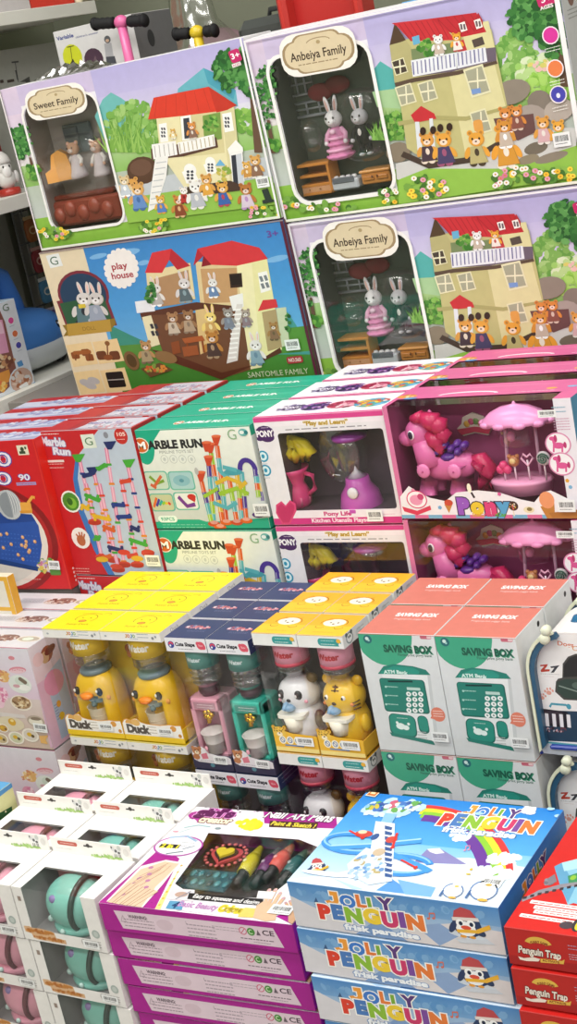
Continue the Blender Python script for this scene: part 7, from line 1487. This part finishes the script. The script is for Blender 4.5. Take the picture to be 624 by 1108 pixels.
# stepped platform under every stack
pl = MB(); PC_ = '#6e6a66'
def under(M, W, D, i0=0):
    """riser from the floor to the foot of a box frame"""
    c = [M @ Vector(p) for p in ((.004, .004, 0), (W-.004, .004, 0), (W-.004, D-.004, 0), (.004, D-.004, 0))]
    t = [Vector((p.x, p.y, p.z-.0006)) for p in c]; bt = [Vector((p.x, p.y, .0)) for p in c]
    pl.add(t+bt, [(0, 1, 2, 3), (0, 4, 5, 1), (1, 5, 6, 2), (2, 6, 7, 3), (3, 7, 4, 0)], PC_, 'matte')
bpy.context.view_layer.update()
tops = [o for o in sc.objects if o.parent is None and o.get('category')]
foot = []
for o in tops:
    ws = []
    for c in list(o.children)+[g for ch in o.children for g in ch.children]:
        ws += [Vector(q) for q in c.bound_box] if c.type == 'MESH' else []
    if not ws: continue
    x0, x1 = min(p.x for p in ws), max(p.x for p in ws); y0, y1 = min(p.y for p in ws), max(p.y for p in ws); z0 = min(p.z for p in ws)
    foot.append((o, max(x0, -.01), x1, max(y0, 0), y1, z0, o.matrix_world.copy()))
for o, x0, x1, y0, y1, z0, M in foot:
    c = M @ Vector(((x0+x1)/2, (y0+y1)/2, z0)); ok = True
    for o2, a0, a1, b0, b1, zz, M2 in foot:
        if o2 is o: continue
        p = M2.inverted() @ c
        if a0 < p.x < a1 and b0 < p.y < b1 and (M2 @ Vector((0, 0, zz))).z < c.z-.02: ok = False; break
    if ok and 'dollhouse' not in o.name and 'playhouse' not in o.name: under(M @ Matrix.Translation((x0, y0, z0)), x1-x0, y1-y0)
struct('display_platform', pl)
pl = MB(); pl.box(-2.57, -1.69, 2.685, 3.6, 0, ZO-.6762, '#8a8680', 'painted', .002); pl.box(-1.688, -.2, 2.685, 3.6, 0, ZO-.7095, '#8a8680', 'painted', .002); struct('back_shelf', pl)
# ---------------------------------------------------------------- things on the left gondola
def mk(name, label, cat, loc, yaw=0, group=None):
    M = Matrix.Translation(loc) @ Matrix.Rotation(math.radians(yaw), 4, 'Z'); return root(name, M, label, cat, group), M
zt = ZO+SH['top'][1]+.0006; zm = ZO+SH['mid'][1]+.0006; zl = ZO+SH['low'][1]+.0006
p = hx(0, 12, -2.66); q = hx(83, 12, -2.66)
r, M = mk('toy_carton', 'red and white carton standing on the top white shelf', 'toy box', (-2.66, p.y-.1, zt), 90)
L_ = q.y-p.y+.1; b = MB(); b.box(0, L_, 0, .25, 0, .2, '#cfc8c8'); A = Art(b, M, (0, 0, .2), (1, 0, 0), (0, 0, -1), (0, -1, 0), L_, .2)
f = (hx(34, 12, -2.66).y-p.y+.1)/L_; A.F(f, 0, 1, 1, '#dc4034'); A.F(0, 0, f, 1, '#cdc8ca'); A.F(0, .55, f, .7, '#b8b0b4'); A.F(f, 0, f+.01, 1, '#a82c24'); A.T('TOYS', L_*.72*1000, 60, 40, '#f2dcd4', w=150, b=.05) if False else None
b.build('carton', r)
p = hx(96, 14, -2.63); r, M = mk('rabbit_figurine', 'cream rabbit figurine at the end of the top white shelf', 'figurine', (-2.64, p.y+.016, zt), 60)
b = MB(); b.ell((0, 0, .028), (.038, .026, .026), '#e4dcc0'); b.ell((-.03, 0, .05), (.022, .018, .02), '#e8e0c6'); b.build('body', r)
for s in (-1, 1): b = MB(); b.ell((-.028, s*.009, .088), (.007, .006, .026), '#e8e0c6', 9, 7); b.build('ear', r)
b = MB(); [b.ell((x, y, .008), (.012, .009, .0085), '#e4dcc0', 9, 6) for x in (-.028, .026) for y in (-.016, .016)]; b.build('paws', r)
# grey scooter carton behind on the middle shelf
p = hx(-12, 52, -2.78); q = hx(63, 49, -2.78); h = (p.z+q.z)/2-zm
r, M = mk('scooter_carton', 'pale grey scooter carton on the middle shelf below the olive wall', 'carton', (-2.78, p.y, zm), 90)
L_ = q.y-p.y; b = MB(); b.box(0, L_, 0, .2, 0, h, '#b9bab4', sides={'y-': '#b4b5b0'}); A = front(b, M, L_, h).crop(0, 0, 5.2)
A.R(85, 349, 40, 9, '#55565a', 2, 3); A.L([(85, 350), (100, 440), (104, 462)], 5, '#5a5a5e'); A.L([(88, 395), (100, 450)], 9, '#4a4a4e'); A.R(60, 455, 40, 16, '#4a3c38', 2); A.R(10, 458, 20, 18, '#4a3c38', 2); A.P([(110, 462), (165, 430), (170, 462)], '#5a5a58'); A.E(150, 455, 10, 10, '#4a4a4a')
b.build('carton', r)
# figure with a red base, dark box beside it
p = hx(17, 214, -2.635); r, M = mk('bearded_figurine', 'white bearded figurine on a red base on the middle shelf', 'figurine', (-2.65, p.y, zm), 62)
b = MB(); b.lathe([(.028, 0), (.030, .006), (.028, .016), (.018, .018)], (0, 0, 0), 20, '#b83a30'); b.build('base', r)
b = MB(); b.ell((0, 0, .040), (.024, .02, .026), '#e6e4e0'); b.ell((0, -.004, .068), (.019, .017, .018), '#e9e7e4'); b.ell((0, -.015, .058), (.013, .009, .017), '#f2f0ee'); b.ell((-.026, -.004, .05), (.008, .008, .02), '#e0dedb', 9, 7, Matrix.Rotation(.5, 3, 'Y')); b.ell((.026, -.004, .042), (.008, .008, .016), '#d4d2d0', 9, 7); b.build('body', r)
b = MB(); b.lathe([(.020, .078), (.021, .084), (.016, .098), (.006, .108), (1e-4, .11)], (0, 0, 0), 18, '#d8d6d2'); b.ell((-.012, -.004, .106), (.006, .006, .006), '#f2f0ee', 8, 6); b.build('hat', r)
b = MB(); [b.ell((s*.008, -.0185, .071), (.0028, .002, .0034), '#2a2624', 7, 5) for s in (-1, 1)]; b.build('eyes', r)
p = hx(-20, 212, -2.72); q = hx(14, 212, -2.72); r, M = mk('dark_toy_box', 'dark toy box with a maroon edge, behind the bearded figurine', 'toy box', (-2.72, p.y, zm), 90)
L_ = q.y-p.y; b = MB(); b.box(0, L_, 0, .055, 0, .19, '#3a3638', sides={'x+': '#7a2428', 'z+': '#6a2428'}); A = front(b, M, L_, .19); A.F(.90, 0, 1, 1, '#7c2a2c'); A.F(0, 0, 1, .06, '#7c2a2c'); A.E(L_*450, 90, 20, 40, '#8a8890'); A.E(L_*620, 60, 10, 16, '#b4b2b8'); A.L([(L_*350, 130), (L_*600, 150)], 6, '#c8c6cc'); b.build('carton', r)
# checked toy box at the front of the low shelf
p = hx(-22, 445, -2.625); q = hx(42, 430, -2.625); t = hx(8, 325, -2.625)
r, M = mk('checked_toy_box', 'pink toy box with blue checked edges at the front of the low shelf', 'toy box', (-2.625, p.y, zl), 90)
L_ = q.y-p.y; h = t.z-zl; b = MB(); b.box(0, L_, 0, .06, 0, h, '#c9dcec', sides={'y-': '#dfe6ee', 'x+': '#b8cfe4'}); A = front(b, M, L_, h).crop(0, 180, 4.1)
A.P([(-90, 640), (0, 640), (22, 690), (70, 890), (80, 940), (20, 1000), (-90, 1040)], '#8a5a50'); A.P([(-90, 690), (10, 680), (40, 825), (-90, 850)], '#e0a0c0'); A.P([(-90, 700), (5, 690), (20, 740), (-90, 760)], '#f0c8dc'); A.letters('TOY', -12, 790, 34, 26, ['#c85a94'], b=.05, rot=-80) if False else None
A.leaves(10, 870, 50, 30, ['#7a4a3a', '#c8946a', '#e0c8a0', '#5a3a30'], 40, 12); A.P([(-10, 920), (40, 900), (50, 950), (-10, 980)], '#e09a4a'); A.leaves(0, 980, 40, 20, ['#e8a84a', '#f0d080', '#e07a4a'], 20, 10)
for i in range(9):
    for j in range(3):
        x, y = 84+j*26, 850+j*-6+i*26
        if i >= 4 or j < 1: 
            if (i+j) % 2: A.R(x+ (i*5), y, 24, 25, '#5a9ad4', 0, -8)
for i in range(6): A.R(10+i*30, 1062-i*9, 26, 22, '#5a9ad4' if i % 2 else '#eef2f6', 0, -18)
for x, y, c in ((48, 684, '#e0509c'), (66, 742, '#e07a4a'), (82, 793, '#4a4aa8')): A.E(x, y, 15, 17, '#f2f2f4'); A.E(x, y, 12, 14, c); A.greek(x+4, y+24, 22, 6, 1, '#a8b8c8')
A.E(96, 950, 58, 62, '#d8e4ee'); A.E(96, 950, 52, 56, '#c8a898'); A.leaves(92, 945, 36, 34, ['#e0c8b8', '#b87a5a', '#d8d8d8', '#a86a4a'], 30, 12); A.R(105, 975, 40, 22, '#eeeeee', 2, -10); A.T('G', 24, 626, 30, '#5a7a60', w=28); 
b.build('carton', r)
# blue whale ride-on toy
p = hx(30, 405, -2.74); r, M = mk('whale_ride_on', 'glossy blue whale ride-on toy with pale grey belly on the low shelf', 'ride-on toy', (-2.80, p.y+.02, zl), 90)
b = MB(); b.ell((.02, 0, .085), (.155, .125, .078), '#4a88d8', 26, 14, None, 'plastic', .85); b.build('body', r, 'glossy blue body')
b = MB(); b.ell((.02, 0, .048), (.162, .132, .047), '#cfd6da', 26, 10, None, 'plastic', .8); b.ell((.12, -.09, .085), (.05, .05, .028), '#8a98a8', 14, 8); b.build('belly', r, 'pale grey belly')
b = MB(); b.tube([(-.10, .01, .12), (-.14, .01, .2), (-.10, .01, .27), (-.02, .01, .285), (.04, .01, .25), (.06, .01, .18), (.065, .01, .12)], [.04, .038, .034, .03, .03, .032, .034], '#4278c8', 14); b.build('backrest', r, 'blue looped backrest')
b = MB(); b.ell((.085, -.112, .105), (.012, .008, .012), '#16202e', 12, 8); b.ell((.082, -.119, .109), (.004, .003, .004), '#f0f4f8', 8, 6); b.build('eye', r)
for x in (-.08, .11):
    for y in (-.07, .07): b = MB(); b.lathe([(.018, -.01), (.02, -.006), (.02, .006), (.018, .01)], (x, y, .0203), 16, '#2a2c30', 'plastic', 'y'); b.build('wheel', r)
# dark board and packs on a wire rack behind the whale
p = hx(-20, 345, -2.93); q = hx(46, 340, -2.93); r, M = mk('dark_game_case', 'tall plain dark grey case standing behind the blue whale', 'case', (-2.955, p.y-.02, zl), 90)
L_ = q.y-p.y; b = MB(); b.box(0, L_, 0, .05, 0, .40, '#96968c', 'matte', .006); b.build('shell', r); b = MB(); b.box(L_*.4, L_*.6, -.004, .002, .34, .352, '#3a3a38', 'plastic', .002); b.build('latch', r)
p = hx(50, 345, -2.9); r, M = mk('wire_rack', 'dark wire grid rack behind the dark grey case', 'rack', (-2.92, p.y+.01, zl), 90)
b = MB(); [b.tube([(x, .02, 0), (x, .02, .42)], .0025, '#8a8c8a', 6) for x in [i*.04 for i in range(9)]]; [b.tube([(0, .02, z), (.32, .02, z)], .0025, '#6a6c6a', 6) for z in (.03, .12, .21, .3, .39)]; b.build('grid', r)
b = MB(); b.box(-.01, .33, -.0, .05, 0, .012, '#55575a', 'plastic', .003); b.build('foot', r)
for k, (c1, c2, lab) in enumerate((('#b06a3a', '#e0c090', 'orange'), ('#4a6a9a', '#c8d0d8', 'navy'), ('#a84048', '#e0b0a8', 'maroon'), ('#7a9a5a', '#e0e0b8', 'green'), ('#5a9ac8', '#f0f4f6', 'sky blue'), ('#c04a44', '#f0d0a0', 'red'), ('#8a6ab0', '#dcd0e8', 'purple'), ('#c8b04a', '#f4ecc8', 'yellow'))):
    M2 = M @ Matrix.Translation((.004+(k % 2)*.058, -.014, .30-(k//2)*.088)); r2 = root('toy_pack', M2, '%s foil toy pack hanging on the wire rack behind the whale' % lab, 'toy pack', 'hanging toy packs')
    b = MB(); b.ell((.026, .006, .034), (.024, .0075, .033), c1, 16, 9, None, 'plastic', .6); b.box(.003, .049, .003, .007, .065, .075, c2, 'paper'); A = Art(b, M2, (.004, -.0016, .054), (1, 0, 0), (0, 0, -1), (0, -1, 0), .044, .04); A.E(22, 19, 17, 12, c2); A.E(22, 20, 11, 7, c1); b.build('pouch', r2)
    b = MB(); b.tube([(.026, .005, .071), (.026, .014, .074), (.026, .0185, .074)], .0016, '#8a8c8a', 6); b.build('hook', r2)
# ---------------------------------------------------------------- things behind the dollhouse boxes
zs = ZO-.6762+.0006; zs2 = ZO-.7095+.0006
a = hy(57, 35, 3.0); e = hy(141, 14, 3.0); W_ = e.x-a.x; h = a.z-zs
r, M = mk('scooter_box', 'tall white scooter box lettered Variable, behind the Sweet Family box', 'carton', (a.x, 3.0, zs))
b = MB(); b.box(0, W_, 0, .16, 0, h, '#d6d5d4', sides={'x+': '#77777a', 'y-': '#d2d1d1'}); A = front(b, M, W_, h).crop(0, 0, 5.2)
A.T('Variable', 365, 208, 22, '#3f4a8a', w=94, b=.03); A.T("children's scooter", 488, 196, 11, '#5a608a', w=130, b=.02)
A.E(408, 320, 54, 72, '#c6cc2e'); A.R(396, 262, 40, 6, '#4a4a20', 2); A.L([(396, 262), (410, 370)], 4, '#4a4a20'); A.P([(388, 372), (410, 330), (434, 378)], '#3a3428'); A.E(396, 378, 8, 8, '#2a2620'); A.E(432, 380, 8, 8, '#2a2620')
A.E(528, 336, 54, 66, '#4a3444'); A.P([(520, 370), (535, 310), (556, 368)], '#6a545e'); A.E(526, 374, 8, 8, '#2a1c26')
A.E(604, 222, 18, 22, '#5a5c60'); A.P([(586, 245), (626, 240), (640, 320), (596, 330)], '#a8a8ac'); A.P([(596, 320), (645, 315), (668, 400), (605, 405)], '#4a4c54'); A.E(604, 228, 10, 9, '#c8a890')
S = side(b, M, W_, .16, h); S.E(60, 60, 14, 20, '#3a3a3e'); S.greek(80, 110, 80, 20, 3, '#5a5a5e'); b.build('carton', r)
def scooter(px0, py0, px1, py1, sx, sy, y, col, label, dr=1):
    g0, g1, s = hy(px0, py0, y), hy(px1, py1, y), hy(sx, sy, y)
    r, M = mk('kick_scooter', label, 'scooter', (s.x, y, zs), 0, 'kick scooters behind the boxes'); hz = s.z-zs; Lh = (g1.x-g0.x)/2; dz0 = g0.z-s.z; dz1 = g1.z-s.z
    b = MB(); b.tube([(0, 0, .10), (0, 0, hz*.75), (0, 0, hz+.008)], [.014, .012, .011], col, 12); b.ell((0, 0, hz), (.018, .015, .016), col, 12, 8); b.build('steering_post', r)
    for x0, x1, dz in ((g0.x-s.x, -.022, dz0), (.022, g1.x-s.x, dz1)):
        b = MB(); n_ = 7; pts = [(x0+(x1-x0)*i/n_, 0, hz+dz*abs((x0+(x1-x0)*i/n_)/max(abs(x0), abs(x1)))) for i in range(n_+1)]
        b.tube(pts, [.0135 if i % 2 else .012 for i in range(n_+1)], '#1f1f21', 12, 'matte'); ex = pts[0] if x0 < 0 and x1 < 0 else pts[-1]; b.ell(ex, (.010, .0155, .0155), '#1a1a1c', 12, 8, None, 'matte'); b.build('grip', r, 'black rubber grip')
    b = MB(); b.box(min(-.02*dr, .26*dr), max(-.02*dr, .26*dr), -.045, .045, .055, .075, col, 'plastic', .008); b.build('deck', r)
    for x in (0, .24*dr): b = MB(); b.lathe([(.035, -.014), (.045, -.009), (.045, .009), (.035, .014)], (x, 0, .0455), 20, '#2a2a2c', 'plastic', 'y'); b.build('wheel', r)
scooter(103, 26, 156, 22, 131, 24, 2.93, '#dd6aa0', 'pink kick scooter with black grips, in front of the white scooter box', -1)
scooter(191, 37, 232, 33, 213, 35, 2.94, '#d9bd2c', 'yellow kick scooter with black grips, in front of the clear bag')
# clear bag of soft things with a dark case
c = hy(215, 45, 3.47); r, M = mk('clear_bag', 'big clear plastic bag with pinkish contents behind the yellow scooter', 'bag', (c.x, 3.47, zs)); hb = hy(235, -12, 3.47).z-zs
b = MB(); n = 28; vs = []; fs = []; lv = [(0, .17), (.1, .2), (.3, .2), (.5, .19), (.7, .17), (.82, .12), (.92, .06), (1, .05)]; rg = random.Random(3)
for z, rr in lv:
    for i in range(n): a_ = 2*pi*i/n; q = rr*(1+.10*math.sin(5*a_+z*9)+.05*rg.uniform(-1, 1)); vs.append((q*1.15*math.cos(a_), q*.85*math.sin(a_), z*hb))
for j in range(len(lv)-1):
    for i in range(n): fs.append((j*n+i, j*n+(i+1) % n, (j+1)*n+(i+1) % n, (j+1)*n+i))
b.add(vs, fs+[tuple(range(n))[::-1]], '#fff', 'bagclear', True); b.build('plastic_film', r, 'clear crinkled film')
b = MB()
for k in range(7): b.ell((.05*math.cos(k*2.2), .04*math.sin(k*2.2), .10+k*hb*.115), (.10, .085, .075), ['#a88a94', '#b89aa0', '#9a7f86', '#b0a098'][k % 4], 16, 10, None, 'matte')
b.build('soft_toys', r, 'pinkish grey soft contents')
c = hy(262, 40, 3.12); t = hy(262, 23, 3.12); r, M = mk('dark_case', 'dark grey hard case with a handle beside the clear bag', 'case', (c.x-.0, 3.12, zs)); h = t.z-zs
b = MB(); b.box(-.02, .155, 0, .14, 0, h, '#4c504e', 'plastic', .02); b.build('shell', r); b = MB(); b.tube([(.04, .07, h-.004), (.045, .07, h+.014), (.13, .07, h+.014), (.135, .07, h-.004)], .006, '#3a3c3c', 8); b.build('handle', r)
# red slide and a tall carton with two plastic toys
a = hy(307, 30, 3.08); e = hy(396, 12, 3.08); W_ = e.x-a.x; h = hy(350, -40, 3.08).z-zs2
r, M = mk('toy_slide', 'red plastic toy slide standing up behind the Anbeiya Family box', 'slide', (a.x, 3.08, zs2))
b = MB(); b.box(.02, W_-.02, .02, .032, 0, h, '#c23230', 'plastic', .004); b.build('chute', r)
for x in (.0, W_-.024): b = MB(); b.box(x, x+.024, -.02, .05, 0, h, '#cc3a34', 'plastic', .008); b.build('side_rail', r)
b = MB(); b.box(.03, W_-.03, .031, .06, h*.55, h*.58, '#a82a2a', 'plastic', .003); b.build('crossbar', r)
c = hy(442, 12, 3.0); r, M = mk('tall_carton', 'plain tall carton behind the Anbeiya Family box, under two plastic toys', 'carton', (c.x-.08, 3.0, zs2)); h = c.z-zs2-.03
b = MB(); b.box(0, .24, 0, .16, 0, h, '#8a7a64', 'card'); A = front(b, M, .24, h); A.F(.45, 0, .55, 1, '#a8946c'); b.build('carton', r)
r, M = mk('blue_toy_boat', 'bright blue plastic toy peeping over the Anbeiya Family box', 'toy', (c.x-.02, 3.06, zs2+h+.0006))
b = MB(); b.lathe([(.03, 0), (.05, .012), (.056, .035), (.05, .037), (.044, .015), (1e-4, .010)], (0, 0, 0), 22, '#3f8fd0', 'plastic', sx=1.1); b.build('hull', r); b = MB(); b.box(-.02, .02, -.015, .015, .011, .05, '#5aa4dc', 'plastic', .004); b.build('cabin', r)
r, M = mk('orange_toy_cup', 'orange plastic toy cup beside the bright blue toy', 'toy', (c.x+.11, 3.06, zs2+h+.0006))
b = MB(); b.lathe([(.026, 0), (.034, .05), (.036, .052), (.031, .05), (.024, .004), (1e-4, .004)], (0, 0, 0), 20, '#e08a4a'); b.build('cup', r); b = MB(); b.tube([(.032, 0, .042), (.05, 0, .036), (.05, 0, .018), (.029, 0, .012)], .004, '#e08a4a', 8); b.build('handle', r)
# crumpled foil on the Sweet Family box
Ms = base('sweet'); Ws, Hs, Ds = dims('sweet'); b = MB(); rg = random.Random(5); n, m = 26, 7; vs = []; fs = []
for j in range(m):
    for i in range(n): vs.append((i*.0075+rg.uniform(-.002, .002), j*.012+rg.uniform(-.003, .003), max(.0008, .6*(.030*math.sin(pi*i/(n-1))**.6*math.sin(pi*j/(m-1))+rg.uniform(-.012, .012)*math.sin(pi*j/(m-1))))))
for j in range(m-1):
    for i in range(n-1): fs.append((j*n+i, j*n+i+1, (j+1)*n+i+1, (j+1)*n+i))
Mf = Ms @ Matrix.Translation((.075, .025, Hs+.0012)); b.add(vs, fs, '#d4d4d6', 'foil'); o = b.build('foil_wrap'); o.matrix_world = Mf; tag(o, 'crumpled silver foil lying on top of the Sweet Family box', 'foil')
# small yellow edged box at the left border
p = ray(9, 624); p = p*(2.14/p.y); r, M = mk('yellow_edged_box', 'white box with a yellow edge beside the grey tops of the tea set boxes', 'toy box', (p.x-.125, 2.14, p.z+ZO-.125), 0)
b = MB(); b.box(0, .12, 0, .022, 0, .125, '#e2ddd0', sides={'x+': '#e0a83a', 'z+': '#e6dcc0'}); A = front(b, M, .12, .125); A.F(.9, 0, 1, 1, '#e4b040'); A.F(0, .55, 1, .62, '#e4b040'); A.F(0, .0, 1, .08, '#e4b040'); A.greek(50, 40, 60, 20, 3, '#b8a890'); b.build('carton', r)
pl2 = MB(); pl = pl2; under(M, .12, .022); under(Mdino, .12, .15); struct('display_riser', pl2)
# ================================================================ light and camera
def lamp(name, loc, sx, sy, power, col=(1, .98, .95), rot=(0, 0, 0)):
    l = bpy.data.lights.new(name, 'AREA'); l.shape = 'RECTANGLE'; l.size = sx; l.size_y = sy; l.energy = power; l.color = col
    o = bpy.data.objects.new(name, l); LINK(o); o.location = loc; o.rotation_euler = rot; return o
for x, y, p in ((-2.2, 2.2, 22), (-.4, 2.2, 22), (-2.2, .9, 38), (-.4, .9, 38), (1.4, .9, 26), (-2.2, -.6, 34), (-.4, -.6, 34), (1.4, -.6, 30), (-2.2, -2.4, 24), (-.4, -2.4, 24), (1.4, -2.4, 24)):
    lamp('ceiling_light', (x, y, 3.2), 1.3, .3, p)
w = bpy.data.worlds.new('world'); sc.world = w; w.use_nodes = True
w.node_tree.nodes['Background'].inputs[0].default_value = (.93, .96, 1, 1); w.node_tree.nodes['Background'].inputs[1].default_value = .55
cd = bpy.data.cameras.new('camera'); cam = bpy.data.objects.new('camera', cd); LINK(cam)
cd.sensor_fit = 'VERTICAL'; cd.sensor_height = 36; cd.lens = FPX/1108*36; cd.clip_start = .05; cd.clip_end = 50
Mc = Matrix((RT, UP, -FW)).transposed().to_4x4(); Mc.translation = CAM; cam.matrix_world = Mc
sc.camera = cam
sc.view_settings.view_transform = 'Standard'; sc.view_settings.look = 'None'; sc.view_settings.exposure = -.38; sc.view_settings.gamma = 1
sc.view_settings.use_curve_mapping = False
sc.cycles.transparent_max_bounces = 40; sc.cycles.max_bounces = 8
